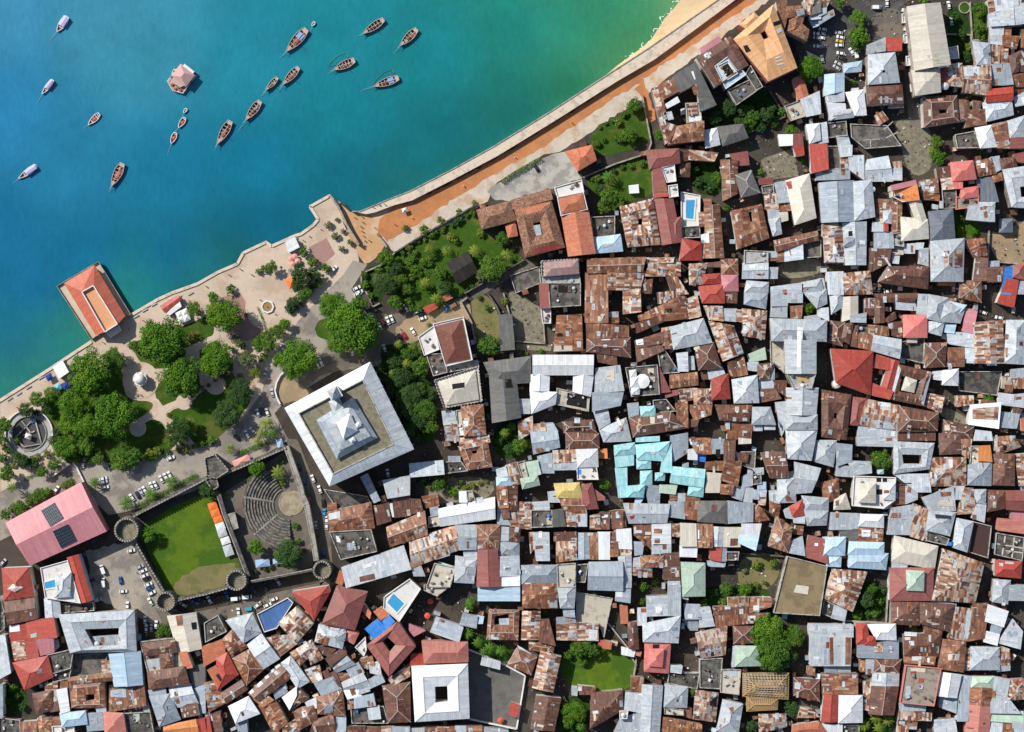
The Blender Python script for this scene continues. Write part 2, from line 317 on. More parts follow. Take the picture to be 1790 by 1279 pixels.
def roof_piece(t, P, h, rng):
    """P: corner Vectors (2D, counter-clockwise). returns verts, faces, ridge lines"""
    v, f, rl = [], [], []
    if t in 'hg':
        a = (P[1]-P[0]).length + (P[3]-P[2]).length; b = (P[2]-P[1]).length + (P[0]-P[3]).length
        Q = P if (a >= b or t == 'g') else P[1:] + P[:1]
        if t == 'g': a, b = a, b
        lo, sh = ((a, b) if Q is P else (b, a)); lo /= 2; sh /= 2
        pitch = math.tan(math.radians(rng.uniform(19, 25) if t == 'h' else rng.uniform(15, 20)))
        rise = min(sh/2*pitch, 4.2)
        m0 = (Q[3]+Q[0])/2; m1 = (Q[1]+Q[2])/2
        if t == 'h':
            k = min(0.46, (sh/2)/max(lo, 0.1)); r0 = lerp(m0, m1, k); r1 = lerp(m1, m0, k)
        else: r0, r1 = m0, m1
        v = [Vector((q.x, q.y, h)) for q in Q] + [Vector((r0.x, r0.y, h+rise)), Vector((r1.x, r1.y, h+rise))]
        f = [(0,1,5,4), (2,3,4,5), (1,2,5), (3,0,4)]
        rl = [(4,5)] + ([(0,4),(3,4),(1,5),(2,5)] if t == 'h' else [])
        skirt(v, f, [0,1,2,3])
    elif t == 's':
        k = rng.randrange(len(P)); Q = P[k:] + P[:k]
        d = Q[-1]-Q[0]; e = (Q[1]-Q[0]).normalized(); nn = Vector((-e.y, e.x))
        tan = math.tan(math.radians(rng.uniform(4, 9)))
        dist = [(q-Q[0]).dot(nn) for q in Q]; mx = max(dist)
        tan = min(tan, 1.5/max(mx, 0.5))
        v = [Vector((q.x, q.y, h + (mx-dd)*tan)) for q, dd in zip(Q, dist)]
        f = [tuple(range(len(Q)))]
        skirt(v, f, list(range(len(Q))))
    elif t == 'c':
        O, I = P[:4], P[4:]
        rid = [(O[i]*0.5 + I[i]*0.5) for i in range(4)]
        w = min((O[i]-I[i]).length for i in range(4))
        rise = min(max(w*0.5*0.38, 0.5), 2.6)
        v = [Vector((q.x,q.y,h)) for q in O] + [Vector((q.x,q.y,h+rise)) for q in rid] + [Vector((q.x,q.y,h+0.15)) for q in I]
        for i in range(4):
            j = (i+1) % 4
            f += [(i,j,4+j,4+i), (4+i,4+j,8+j,8+i)]
            rl += [(4+i,4+j), (i,4+i)]
        n = len(v)
        v += [Vector((q.x,q.y,h-0.22)) for q in O] + [Vector((q.x,q.y,h-0.1)) for q in I]
        for i in range(4):
            j = (i+1) % 4
            f += [(i,n+i,n+j,j), (8+i,8+j,n+4+j,n+4+i)]
    return v, f, rl
def wallmesh(mb, P, h, rng, hole=None):
    Q = inset(P, 0.22)
    n = len(Q)
    top = h - 0.05
    mb.add([(q.x,q.y,-0.3) for q in Q] + [(q.x,q.y,top) for q in Q], [(i,(i+1)%n,(i+1)%n+n,i+n) for i in range(n)] + ([] if hole else [tuple(range(n,2*n))]))
    if hole:
        mb.add([(q.x,q.y,-0.3) for q in hole] + [(q.x,q.y,top) for q in hole], [((i+1)%4,i,i+4,(i+1)%4+4) for i in range(4)])
# ------------------------------------------------------------------ the setting
SHORE = [(-420,900),(-200,800),(0,697),(90,640),(138,608),(160,593),(228,549),(276,520),(300,509),(345,493),(380,473),(415,458),(425,439),(465,420),(475,427),
         (515,409),(526,406),(548,390),(555,382),(540,359),(576,339),(594,354),(600,354),(614,370),(628,370),(680,348),(716,334),(790,296),(862,256),(960,196),(1074,122),(1134,82),(1254,0),(1420,-130),(1600,-260)]
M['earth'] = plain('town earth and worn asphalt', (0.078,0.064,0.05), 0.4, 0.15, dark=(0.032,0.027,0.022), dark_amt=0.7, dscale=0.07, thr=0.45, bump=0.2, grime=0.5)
M['promenade'] = plain('pale pink promenade paving', (0.55,0.44,0.34), 0.14, 0.2, dark=(0.40,0.29,0.2), dark_amt=0.6, dscale=0.09, thr=0.5, grime=0.35)
M['grass'] = plain('mown grass', (0.05,0.11,0.012), 0.5, 0.3, dark=(0.12,0.12,0.03), dark_amt=0.8, dscale=0.08, thr=0.5, rough=0.95, spec=0.1, bump=0.5, bscale=3, grime=0.5)
M['fgrass'] = plain('bright fort lawn', (0.105,0.175,0.015), 0.4, 0.25, dark=(0.04,0.095,0.012), dark_amt=0.85, dscale=0.06, thr=0.47, rough=0.95, spec=0.1, bump=0.5, bscale=3, grime=0.5)
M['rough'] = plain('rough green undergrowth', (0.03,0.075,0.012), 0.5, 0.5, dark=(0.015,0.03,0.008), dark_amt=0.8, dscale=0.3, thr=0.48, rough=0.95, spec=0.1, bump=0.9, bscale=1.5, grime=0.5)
M['dry'] = plain('dry trodden grass', (0.20,0.175,0.075), 0.25, 0.3, dark=(0.10,0.12,0.03), dark_amt=0.7, dscale=0.12, thr=0.5, grime=0.5)
M['road'] = plain('worn grey road', (0.36,0.32,0.265), 0.25, 0.14, dark=(0.15,0.135,0.12), dark_amt=0.8, dscale=0.07, thr=0.48, grime=0.5)
M['street'] = plain('dusty asphalt street', (0.17,0.145,0.115), 0.25, 0.15, dark=(0.09,0.08,0.07), dark_amt=0.7, dscale=0.09, thr=0.48, grime=0.5)
M['asphalt'] = plain('dark asphalt', (0.075,0.073,0.07), 0.25, 0.2, dark=(0.12,0.11,0.1), dark_amt=0.6, dscale=0.1, thr=0.52, grime=0.5)
M['orange'] = plain('orange laterite', (0.52,0.21,0.075), 0.16, 0.2, dark=(0.38,0.17,0.085), dark_amt=0.85, dscale=0.12, thr=0.47, grime=0.6)
M['pale'] = plain('pale coral rubble', (0.56,0.485,0.39), 0.25, 0.5, dark=(0.42,0.27,0.16), dark_amt=0.75, dscale=0.14, thr=0.5, grime=0.35)
M['sandwork'] = plain('trodden sand of the works', (0.52,0.31,0.155), 0.2, 0.25, dark=(0.56,0.42,0.3), dark_amt=0.7, dscale=0.1, thr=0.5, grime=0.35)
M['ochre'] = plain('ochre dirt lot', (0.36,0.26,0.15), 0.22, 0.2, dark=(0.22,0.17,0.115), dark_amt=0.7, dscale=0.08, thr=0.48, grime=0.5)
M['conc'] = plain('splotched concrete yard', (0.42,0.40,0.36), 0.2, 0.25, dark=(0.20,0.19,0.18), dark_amt=0.8, dscale=0.14, thr=0.46, grime=0.5)
M['mossy'] = plain('mossy stone floor', (0.24,0.215,0.15), 0.3, 0.6, dark=(0.12,0.11,0.075), dark_amt=0.7, dscale=0.4, thr=0.47, grime=0.5)
M['beach'] = plain('wet to dry sand', (0.58,0.43,0.25), 0.1, 0.2, dark=(0.46,0.31,0.15), dark_amt=0.7, dscale=0.05, thr=0.5)
M['seawall'] = plain('sea wall coping', (0.60,0.50,0.39), 0.15, 0.4, dark=(0.3,0.25,0.2), dark_amt=0.6, dscale=0.3, thr=0.52)
M['stone'] = plain('old coral stone', (0.15,0.14,0.12), 0.4, 0.6, dark=(0.05,0.047,0.042), dark_amt=0.8, dscale=0.35, thr=0.46)
M['stonel'] = plain('pale coral stone', (0.36,0.335,0.285), 0.3, 0.8, dark=(0.14,0.13,0.11), dark_amt=0.7, dscale=0.4, thr=0.48)
M['pinkpave'] = plain('pink paved square', (0.34,0.20,0.17), 0.2, 0.3)
FLATS = []
ROUND = {'lawn','path','dry_grass','dirt_lot','dirt_court','sand_lot','dirt_yard','dry_yard','sandy_alley'}
RAGGED = {'dirt_road','dirt_track','rubble_strip','work_ground','dirt_lot','dry_grass','car_park','dry_yard','concrete_yard'}
def flat(name, pts, z, mat, label, cat):
    FLATS.append(pts)
    P = [W(x, y, 0) for x, y in pts]
    if area2([p.to_2d() for p in P]) < 0: P.reverse()
    if name in ROUND:
        for _ in range(2): P = [q for a, b in zip(P, P[1:]+P[:1]) for q in (lerp(a, b, .25), lerp(a, b, .75))]
    if name in ROUND or name in RAGGED:
        er = random.Random(len(pts)*31 + int(pts[0][0])); Q = []; am = 0.7 if name in RAGGED else 0.22
        for a, b in zip(P, P[1:]+P[:1]):
            k = max(1, int((b-a).length/2.2))
            for i in range(k): Q.append(lerp(a, b, i/k) + Vector((er.uniform(-am, am), er.uniform(-am, am), 0)))
        P = Q
    o = obj(name, mesh(name, [(p.x, p.y, z) for p in P], [tuple(range(len(P)))], M[mat], True))
    return tag(o, label, cat, kind='structure')
# land: everything inland of the shore, with a quay face down into the water
LP = [W(x, y, 0) for x, y in SHORE]
far = [Vector((700, 400, 0)), Vector((700, -600, 0)), Vector((-700, -600, 0)), Vector((-700, -120, 0))]
mb = MB(); P_ = [p.to_2d() for p in LP + far]
if area2(P_) < 0: P_.reverse()
mb.prism(P_, -4.0, 0.0)
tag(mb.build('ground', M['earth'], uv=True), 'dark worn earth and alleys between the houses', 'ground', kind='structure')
# sea
CP = [(0,0,66,140,182),(-200,300,36,118,168),(0,200,44,128,176),(0,400,26,110,156),(0,560,26,110,142),(20,670,46,126,120),(100,600,34,120,132),(100,300,40,128,170),(200,30,68,146,178),(250,100,60,143,172),
 (300,300,28,122,160),(300,450,18,106,146),(250,510,28,124,140),(450,100,38,138,164),(450,300,22,120,152),(450,390,16,100,132),(600,50,32,134,152),(600,200,26,130,150),(600,315,20,108,132),
 (750,100,28,132,144),(750,250,22,114,128),(800,280,26,104,108),(900,50,33,136,130),(900,190,28,112,108),(1000,50,44,142,122),(1000,150,40,118,92),(1060,20,50,143,115),(1100,20,62,147,108),(1080,90,84,140,92),(1135,25,74,144,98),(1160,8,92,150,102),(1186,-5,135,166,116),(1110,-30,54,145,115),(1090,0,52,145,115),(1050,60,52,138,108),(1140,-60,84,156,116),(1105,75,72,134,90),(1120,45,70,143,98),(1150,-100,80,155,120),(700,-150,33,136,150),(200,-150,70,146,182),(330,490,34,112,118),(415,450,28,100,108),(700,325,28,104,112),(60,640,52,126,112),(40,610,28,108,138),(150,450,20,108,152),(60,500,22,106,154),(130,590,50,134,116),(215,530,46,138,124)]
GX, GY = 110, 72
gv, gf, gc = [], [], []
X0, X1, Y0, Y1 = -500, 1500, -420, 800
for j in range(GY+1):
    for i in range(GX+1):
        x = X0 + (X1-X0)*i/GX; y = Y0 + (Y1-Y0)*j/GY
        p = W(x, y, 0); gv.append((p.x, p.y, -1.9))
        sw = 0; c = [0,0,0]
        for a, b, r_, g_, b_ in CP:
            d2 = (x-a)**2 + (y-b)**2 + 2500; w_ = 1/d2**2.0
            sw += w_; l_ = lin(r_, g_, b_)
            for k in range(3): c[k] += l_[k]*w_
        gc.append((c[0]/sw*0.88, c[1]/sw*0.94, c[2]/sw*0.87))
for j in range(GY):
    for i in range(GX):
        a = j*(GX+1)+i; gf.append((a, a+GX+1, a+GX+2, a+1))
m, N, L, b = newmat('sea water', 0.16, 0.22)
at = N.new('ShaderNodeAttribute'); at.attribute_name = 'depth_tint'
pos = N.new('ShaderNodeNewGeometry').outputs['Position']
n1 = noise(N, L, pos, 0.035, 7, 0.68); mp0 = N.new('ShaderNodeMapping'); mp0.inputs['Rotation'].default_value = (0,0,0.45); mp0.inputs['Scale'].default_value = (1.0, 0.4, 1.0); L.new(pos, mp0.inputs[0]); n2 = noise(N, L, mp0.outputs[0], 0.5, 5, 0.72)
g1 = mth(N, L, 'ADD', 0.36, mth(N, L, 'MULTIPLY', n1, 0.52)); g1 = mth(N, L, 'ADD', g1, mth(N, L, 'MULTIPLY', n2, 0.34))
cg = N.new('ShaderNodeCombineColor')
for i in range(3): L.new(g1, cg.inputs[i])
L.new(mixc(N, L, 1.0, at.outputs['Color'], cg.outputs[0], 'MULTIPLY'), b.inputs['Base Color'])
bp = N.new('ShaderNodeBump'); bp.inputs['Strength'].default_value = 0.14; bp.inputs['Distance'].default_value = 0.6
mp = N.new('ShaderNodeMapping'); mp.inputs['Rotation'].default_value = (0,0,0.5); mp.inputs['Scale'].default_value = (1.0, 0.45, 1.0); L.new(pos, mp.inputs[0])
L.new(noise(N, L, mp.outputs[0], 0.55, 5, 0.65), bp.inputs['Height']); L.new(bp.outputs[0], b.inputs['Normal'])
M['sea'] = m
me = mesh('sea', gv, gf, m); ca = me.color_attributes.new('depth_tint', 'FLOAT_COLOR', 'POINT')
for i, c in enumerate(gc): ca.data[i].color = (*c, 1)
tag(obj('sea', me), 'teal to deep blue sea off the waterfront', 'sea', kind='structure')
# beach sloping out of the water
wl = [(1060,130),(1080,113),(1104,96),(1122,82),(1136,69),(1148,50),(1158,32),(1172,16),(1186,-2),(1230,-60),(1300,-140)]
wu = [(1066,128),(1090,112),(1112,98),(1134,84),(1160,66),(1184,50),(1208,34),(1232,18),(1256,2),(1330,-50),(1440,-130)]
bv = [W(x, y, -1.9) for x, y in wl] + [W(x, y, -0.5) for x, y in wu]
bv = [(p.x, p.y, -2.0 if i < len(wl) else -0.4) for i, p in enumerate(bv)]
n_ = len(wl); 
tag(obj('beach', mesh('beach', bv, [(i, i+1, n_+i+1, n_+i) for i in range(n_-1)], M['beach'], True)), 'sandy beach at the foot of the sea wall', 'beach', kind='structure')
mb = MB(); FL = []
for i in range(1, len(wl)-2):
    a = W(*wl[i]); b_ = W(*wl[i+1]); d = (b_-a).normalized(); nn = Vector((d.y, -d.x, 0))*-1
    for k in range(14):
        s_ = i*14+k; FL.append((lerp(a, b_, k/14) + nn*(0.9*math.sin(s_*0.31)+0.6*math.sin(s_*0.83+1)), nn, max(0.0, 0.12+0.22*math.sin(s_*0.47)+0.25*math.sin(s_*1.9))))
for (p, n0, w0), (q, n1_, w1_) in zip(FL, FL[1:]):
    if w0 > 0.02 or w1_ > 0.02: mb.add([p-n0*w0, q-n1_*w1_, q+n1_*w1_, p+n0*w0], [(0,1,2,3)])
for v in mb.v: v.z = -1.84
M['foam'] = plain('sea foam', (0.72,0.72,0.68), 0.2, 1.0)
tag(mb.build('foam', M['foam']), 'thin white foam line where the waves reach the sand', 'foam', kind='stuff')
# raised sea wall walk with its low kerb on both sides
# the walk
so = [(614,369),(628,369),(680,347),(716,333),(790,295),(862,255),(960,195),(1074,121),(1134,82),(1254,-1),(1420,-131)]
si = [(640,374),(655,371),(690,358),(720,350),(793,313),(870,272),(968,212),(1080,141),(1145,103),(1290,-4),(1440,-118)]
def strip(name, A, B, z0, z1, mat, label, cat, kind='structure'):
    mb = MB(); PA = [W(x, y, z1) for x, y in A]; PB = [W(x, y, z1) for x, y in B]
    for i in range(len(A)-1):
        q = [PA[i], PA[i+1], PB[i+1], PB[i]]
        mb.add([(p.x,p.y,z1) for p in q] + [(p.x,p.y,z0) for p in q], [(0,1,2,3),(0,4,5,1),(2,6,7,3)] + ([(3,7,4,0)] if i == 0 else []) + ([(1,5,6,2)] if i == len(A)-2 else []))
    o = mb.build(name, M[mat], uv=True); return tag(o, label, cat, kind=kind)
strip('sea_wall', so, si, -4, 2.5, 'seawall', 'raised pale sea wall walk along the beach road', 'sea wall')
def kerb(name, pts, w, h, z, mat, label, cat, kind=None, closed=False):
    mb = MB(); P = [W(x, y, z) for x, y in pts]
    if closed: P.append(P[0])
    for a, b in zip(P, P[1:]):
        d = (b-a).normalized()*w*0.45
        mb.bar(a - d*0 + Vector((0,0,h/2)), b + d*0 + Vector((0,0,h/2)), w, h)
    o = mb.build(name, M[mat]); return tag(o, label, cat, kind=kind)
kerb('sea_wall_kerb', [((a[0]*.94+b[0]*.06), (a[1]*.94+b[1]*.06)) for a, b in zip(so, si)], 0.5, 0.35, 2.5, 'stonel', 'low kerb along the seaward edge of the walk', 'kerb', 'structure')
FOR = [(-420,903),(-200,803),(0,700),(90,643),(138,611),(160,597)]
kerb('quay_kerb', FOR, 1.5, 0.55, 0.0, 'seawall', 'pale quay edge below the round playground', 'kerb', 'structure')
kerb('quay_kerb', [(228,551),(276,523),(300,512),(345,496),(380,476),(415,461),(425,442),(465,423),(475,430),(515,412),(526,409),(548,393),(556,383),(542,361),(576,342),(594,356)], 1.4, 0.55, 0.0, 'seawall', 'pale stepped quay edge between pier and jetty', 'kerb', 'structure')
flat('promenade', SHORE[2:22] + [(600,390),(625,440),(628,458),(600,500),(575,545),(545,590),(500,600),(470,660),(440,740),(340,800),(150,812),(100,830),(0,860)], 0.01, 'promenade', 'pale paved promenade of the waterfront garden', 'promenade')
flat('work_ground', [(596,356),(614,371),(640,374),(668,366),(690,360),(664,384),(659,408),(674,426),(655,452),(640,462),(622,440),(602,392)], 0.012, 'sandwork', 'trodden sand of the road works behind the jetty', 'ground')
for k, pts in enumerate([[(660,404),(664,382),(690,360),(720,352),(766,330),(844,290),(904,255),(1000,194),(1074,146),(1140,103),(1240,30),(1292,-4),(1440,-112),(1460,-90),(1322,0),(1264,40),(1202,86),(1126,136),(1120,146),(1074,170),(952,256),(854,310),(828,326),(740,384),(674,424)]]):
    flat('dirt_road', pts, 0.014, 'orange', 'orange laterite road under the sea wall', 'road')
flat('dirt_track', [(1110,156),(1120,146),(1127,138),(1134,170),(1148,208),(1134,214),(1124,176)], 0.018, 'orange', 'orange track branching inland from the beach road', 'path')
flat('rubble_strip', [(662,404),(700,364),(766,336),(844,296),(904,262),(1000,200),(1140,110),(1240,36),(1330,-20),(1372,-20),(1320,20),(1216,100),(1140,157),(1126,170),(1074,202),(985,262),(950,272),(864,324),(858,344),(830,366),(770,402),(690,442),(676,430)], 0.012, 'pale', 'pale coral rubble verge along the inland side of the orange road', 'ground')
flat('concrete_yard', [(850,334),(868,320),(950,274),(985,264),(1000,280),(1016,312),(888,352),(868,350)], 0.022, 'conc', 'stained concrete yard beside the tiled houses', 'yard')
flat('road', [(140,815),(290,790),(360,768),(420,738),(455,690),(470,650),(505,590),(520,562),(560,520),(600,480),(617,455),(642,462),(614,505),(640,545),(700,600),(660,640),(600,640),(500,700),(480,722),(505,770),(430,812),(340,858),(240,890),(190,900),(160,870)], 0.024, 'road', 'worn grey road between garden and fort', 'road')
flat('car_park', [(640,545),(690,550),(740,540),(815,518),(828,565),(735,592),(700,610),(640,640),(560,655),(520,690),(494,712),(484,690),(500,660),(560,625),(620,610)], 0.028, 'street', 'dirt parking ground before the palace', 'car park')
flat('dirt_lot', [(700,560),(745,545),(790,532),(816,520),(826,562),(760,572),(735,590),(700,610),(690,580)], 0.032, 'ochre', 'ochre dirt lot by the terrace house', 'ground')
flat('dirt_court', [(484,668),(498,655),(530,676),(545,690),(512,702),(490,706)], 0.034, 'ochre', 'ochre dirt court inside the curved white wall', 'ground')
flat('car_park', [(150,965),(238,940),(288,1040),(300,1062),(330,1076),(290,1100),(230,1075),(165,1045)], 0.026, 'road', 'pale dirt car park between pink hall and fort', 'car park')
flat('road', [(270,1062),(330,1072),(400,1058),(470,1038),(560,1018),(596,1006),(560,1052),(470,1066),(360,1092),(290,1100)], 0.03, 'street', 'street along the foot of the fort wall', 'road')
flat('street', [(500,766),(520,768),(552,850),(574,890),(582,1000),(560,1024),(551,960),(540,890),(524,850)], 0.03, 'street', 'brown street between amphitheatre and palace', 'street')
flat('forecourt', [(0,860),(100,806),(160,812),(170,850),(150,870),(30,930),(0,945)], 0.02, 'road', 'paved forecourt above the pink hall', 'ground')
M['yard'] = plain('grey yard', (0.15,0.145,0.13), 0.3, 0.25, dark=(0.08,0.078,0.07), dark_amt=0.6, dscale=0.15, thr=0.5, grime=0.4)
flat('walled_asphalt_yard', [(818,1136),(846,1146),(918,1181),(902,1272),(822,1254)], 0.02, 'yard', 'grey asphalt yard beside the big white courtyard house', 'yard')
flat('car_park', [(1385,60),(1440,20),(1500,0),(1580,0),(1590,90),(1500,120),(1480,130),(1440,120),(1400,110)], 0.02, 'asphalt', 'shaded car park left of the cream church', 'car park')
flat('dirt_lot', [(1516,28),(1584,6),(1588,84),(1530,66)], 0.024, 'street', 'bare brown dirt beside the cream church', 'ground')
flat('sand_lot', [(1726,400),(1752,410),(1790,382),(1900,380),(1900,470),(1790,462),(1745,458),(1726,424)], 0.02, 'ochre', 'open sandy lot at the edge of town', 'ground')
flat('sandy_alley', [(1560,210),(1600,205),(1630,225),(1632,300),(1590,310),(1576,260)], 0.02, 'mossy', 'sandy opening below the brown courtyard house', 'ground')
flat('street', [(1580,120),(1598,120),(1615,225),(1590,220)], 0.024, 'street', 'lane beside the cream church', 'street')
flat('dirt_yard', [(1292,962),(1372,968),(1352,1030),(1288,1042)], 0.02, 'dry', 'weedy yard below the white pavilion roof', 'yard')
flat('dirt_yard', [(1640,706),(1696,730),(1690,748),(1644,730)], 0.02, 'mossy', 'rubble yard beside patchwork sheds', 'yard')
flat('dirt_yard', [(1358,458),(1436,448),(1436,482),(1358,488)], 0.02, 'mossy', 'weedy ruin yard between tin roofs', 'yard')
flat('stone_floor', [(1330,278),(1388,258),(1396,308),(1338,314)], 0.02, 'mossy', 'mossy stone floor of a vanished house', 'yard')
flat('stone_floor', [(890,506),(946,538),(950,598),(900,596),(892,548)], 0.02, 'mossy', 'mossy paved court beside the mauve roof', 'yard')
flat('stone_floor', [(902,600),(964,602),(963,613),(903,611)], 0.02, 'mossy', 'narrow mossy court below the paved court', 'yard')
flat('dry_yard', [(820,522),(855,512),(872,556),(872,606),(838,616),(828,566)], 0.022, 'dry', 'dry grassy yard behind the crenellated house', 'yard')
flat('street', [(820,512),(916,455),(945,460),(900,480),(830,524)], 0.026, 'street', 'lane along the consulate garden wall', 'street')
flat('dirt_yard', [(740,840),(862,830),(864,870),(790,880),(742,880)], 0.02, 'mossy', 'overgrown dirt yard above the white L-roofed house', 'yard')
LAWNS = [
 ('lawn under the trees seaward of the dome', [(305,575),(345,560),(372,545),(377,590),(340,600),(318,612)], 'grass'),
 ('lawn beneath the big tree by the pier', [(228,600),(262,588),(300,582),(332,620),(304,642),(262,646),(240,628)], 'grass'),
 ('lawn under the dense grove left of the dome', [(70,704),(96,676),(130,660),(200,630),(216,650),(216,690),(236,700),(266,702),(268,714),(232,738),(206,752),(190,800),(120,800),(92,770)], 'grass'),
 ('lawn right of the domed pavilion', [(268,676),(300,655),(345,640),(352,684),(335,697),(290,712),(275,705)], 'grass'),
 ('large open lawn of the waterfront garden', [(284,722),(335,706),(352,682),(400,656),(425,656),(444,690),(424,724),(376,772),(330,786),(306,770)], 'grass'),
 ('shaded lawn in the garden corner', [(196,752),(240,740),(276,728),(300,766),(306,786),(240,804),(186,812),(170,796)], 'grass'),
 ('lawn around the tree beside the crossing paths', [(345,600),(380,592),(392,605),(402,625),(395,647),(358,662)], 'grass'),
 ('round grass bed below the giant double tree', [(549,572),(560,556),(580,560),(588,594),(556,592)], 'grass'),
 ('consulate garden lawn', [(690,441),(836,368),(846,395),(870,425),(900,440),(916,454),(850,490),(800,518),(750,545),(720,540),(690,505),(636,500),(636,478),(660,464)], 'grass'),
 ('garden lawn beside the orange track', [(1030,236),(1060,216),(1122,178),(1136,212),(1138,252),(1050,276),(1034,262)], 'grass'),
 ('garden lawn above the pale blue roof', [(1020,312),(1076,290),(1132,272),(1142,300),(1146,342),(1088,352),(1062,376),(1040,340)], 'grass'),
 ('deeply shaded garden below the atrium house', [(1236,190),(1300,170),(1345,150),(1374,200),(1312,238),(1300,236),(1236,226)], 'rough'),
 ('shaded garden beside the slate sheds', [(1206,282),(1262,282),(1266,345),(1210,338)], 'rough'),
 ('walled grass yard below the patchwork shed', [(975,1142),(1040,1128),(1100,1142),(1112,1160),(1106,1208),(1040,1206),(985,1196)], 'fgrass'),
 ('walled green yard below the roofless grid', [(1504,1012),(1552,1020),(1548,1086),(1478,1082)], 'rough'),
 ('green strip right of the cream church', [(1695,4),(1728,4),(1728,70),(1700,68)], 'grass'),
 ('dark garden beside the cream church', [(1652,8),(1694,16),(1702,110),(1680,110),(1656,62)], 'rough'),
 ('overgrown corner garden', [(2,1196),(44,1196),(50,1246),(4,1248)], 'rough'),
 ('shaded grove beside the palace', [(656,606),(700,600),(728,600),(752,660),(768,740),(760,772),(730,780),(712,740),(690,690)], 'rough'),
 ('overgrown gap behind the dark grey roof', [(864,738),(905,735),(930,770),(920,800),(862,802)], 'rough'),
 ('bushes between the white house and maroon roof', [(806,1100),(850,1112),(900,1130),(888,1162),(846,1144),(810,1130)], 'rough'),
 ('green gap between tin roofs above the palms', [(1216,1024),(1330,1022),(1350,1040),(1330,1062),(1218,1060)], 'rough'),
 ('green yard under the slate-roofed house', [(1664,366),(1690,368),(1724,400),(1700,418),(1668,414)], 'grass'),
 ('palm yard below the brown gable', [(1500,1250),(1566,1248),(1566,1282),(1500,1282)], 'rough'),
 ('tree yard beside brown roofs at the bottom edge', [(970,1222),(1034,1212),(1030,1282),(968,1282)], 'rough'),
 ('planting bed by the slip road', [(636,470),(664,462),(676,500),(666,530),(652,530)], 'rough'),
]
zz = 0.04
for lb, pts, mt in LAWNS:
    flat('lawn', pts, zz, mt, lb, 'lawn'); zz += 0.002
flat('fort_lawn', [(246,920),(300,886),(372,856),(386,900),(418,988),(400,1020),(302,1046),(284,1024),(256,956)], 0.03, 'fgrass', 'bright green lawn inside the old fort', 'lawn')
flat('dry_grass', [(294,1040),(316,1008),(350,990),(396,982),(418,990),(400,1022),(330,1040)], 0.036, 'dry', 'dry trodden grass at the foot of the fort lawn', 'lawn')
flat('fort_court', [(384,866),(440,830),(500,786),(524,850),(534,885),(548,990),(500,1002),(440,1012),(400,905)], 0.03, 'street', 'paved court around the stone amphitheatre', 'yard')
flat('pink_square', [(539,432),(571,416),(586,444),(564,462),(552,456)], 0.03, 'pinkpave', 'small pink paved square by the jetty', 'paving')
flat('pink_square', [(384,520),(420,512),(440,545),(462,580),(432,596),(396,582)], 0.03, 'pinkpave', 'rose paved square below the fountain', 'paving')
PATHS = [('straight path from the dome to the road', [(262,700),(272,690),(300,730),(350,786),(340,796),(310,760),(284,728)]),
 ('path from the crossing to the lawn edge', [(272,715),(330,690),(334,698),(284,724)]),
 ('path between the two lawn corners', [(225,740),(272,716),(278,724),(236,750)]),
 ('curved path under the seaward trees', [(318,622),(350,596),(384,580),(386,590),(352,608),(326,632)]),
 ('broad path down the garden side', [(380,590),(396,586),(420,640),(452,680),(440,700),(410,660),(398,626)])]
zz = 0.13
for lb, pts in PATHS:
    flat('path', pts, zz, 'promenade', lb, 'path'); zz += 0.004
def disc(name, px, py, r, z, mat, label, cat):
    c = W(px, py, 0); n = 40
    return tag(obj(name, mesh(name, [(c.x+r*math.cos(2*math.pi*i/n), c.y+r*math.sin(2*math.pi*i/n), z) for i in range(n)], [tuple(range(n))], M[mat], True)), label, cat, kind='structure')
disc('round_terrace', 246, 664, 8.9, 0.16, 'promenade', 'round terrace around the white dome', 'paving')
disc('round_terrace', 241, 748, 4.2, 0.16, 'promenade', 'round paved pad in the lower lawn', 'paving')
disc('round_terrace', 322, 702, 4.0, 0.164, 'promenade', 'round paved pad at the right lawn', 'paving')
disc('round_terrace', 377, 672, 5.0, 0.168, 'promenade', 'round paved pad beside the dark trees', 'paving')
disc('round_terrace', 468, 537, 11.0, 0.05, 'promenade', 'round court of the stone fountain', 'paving')
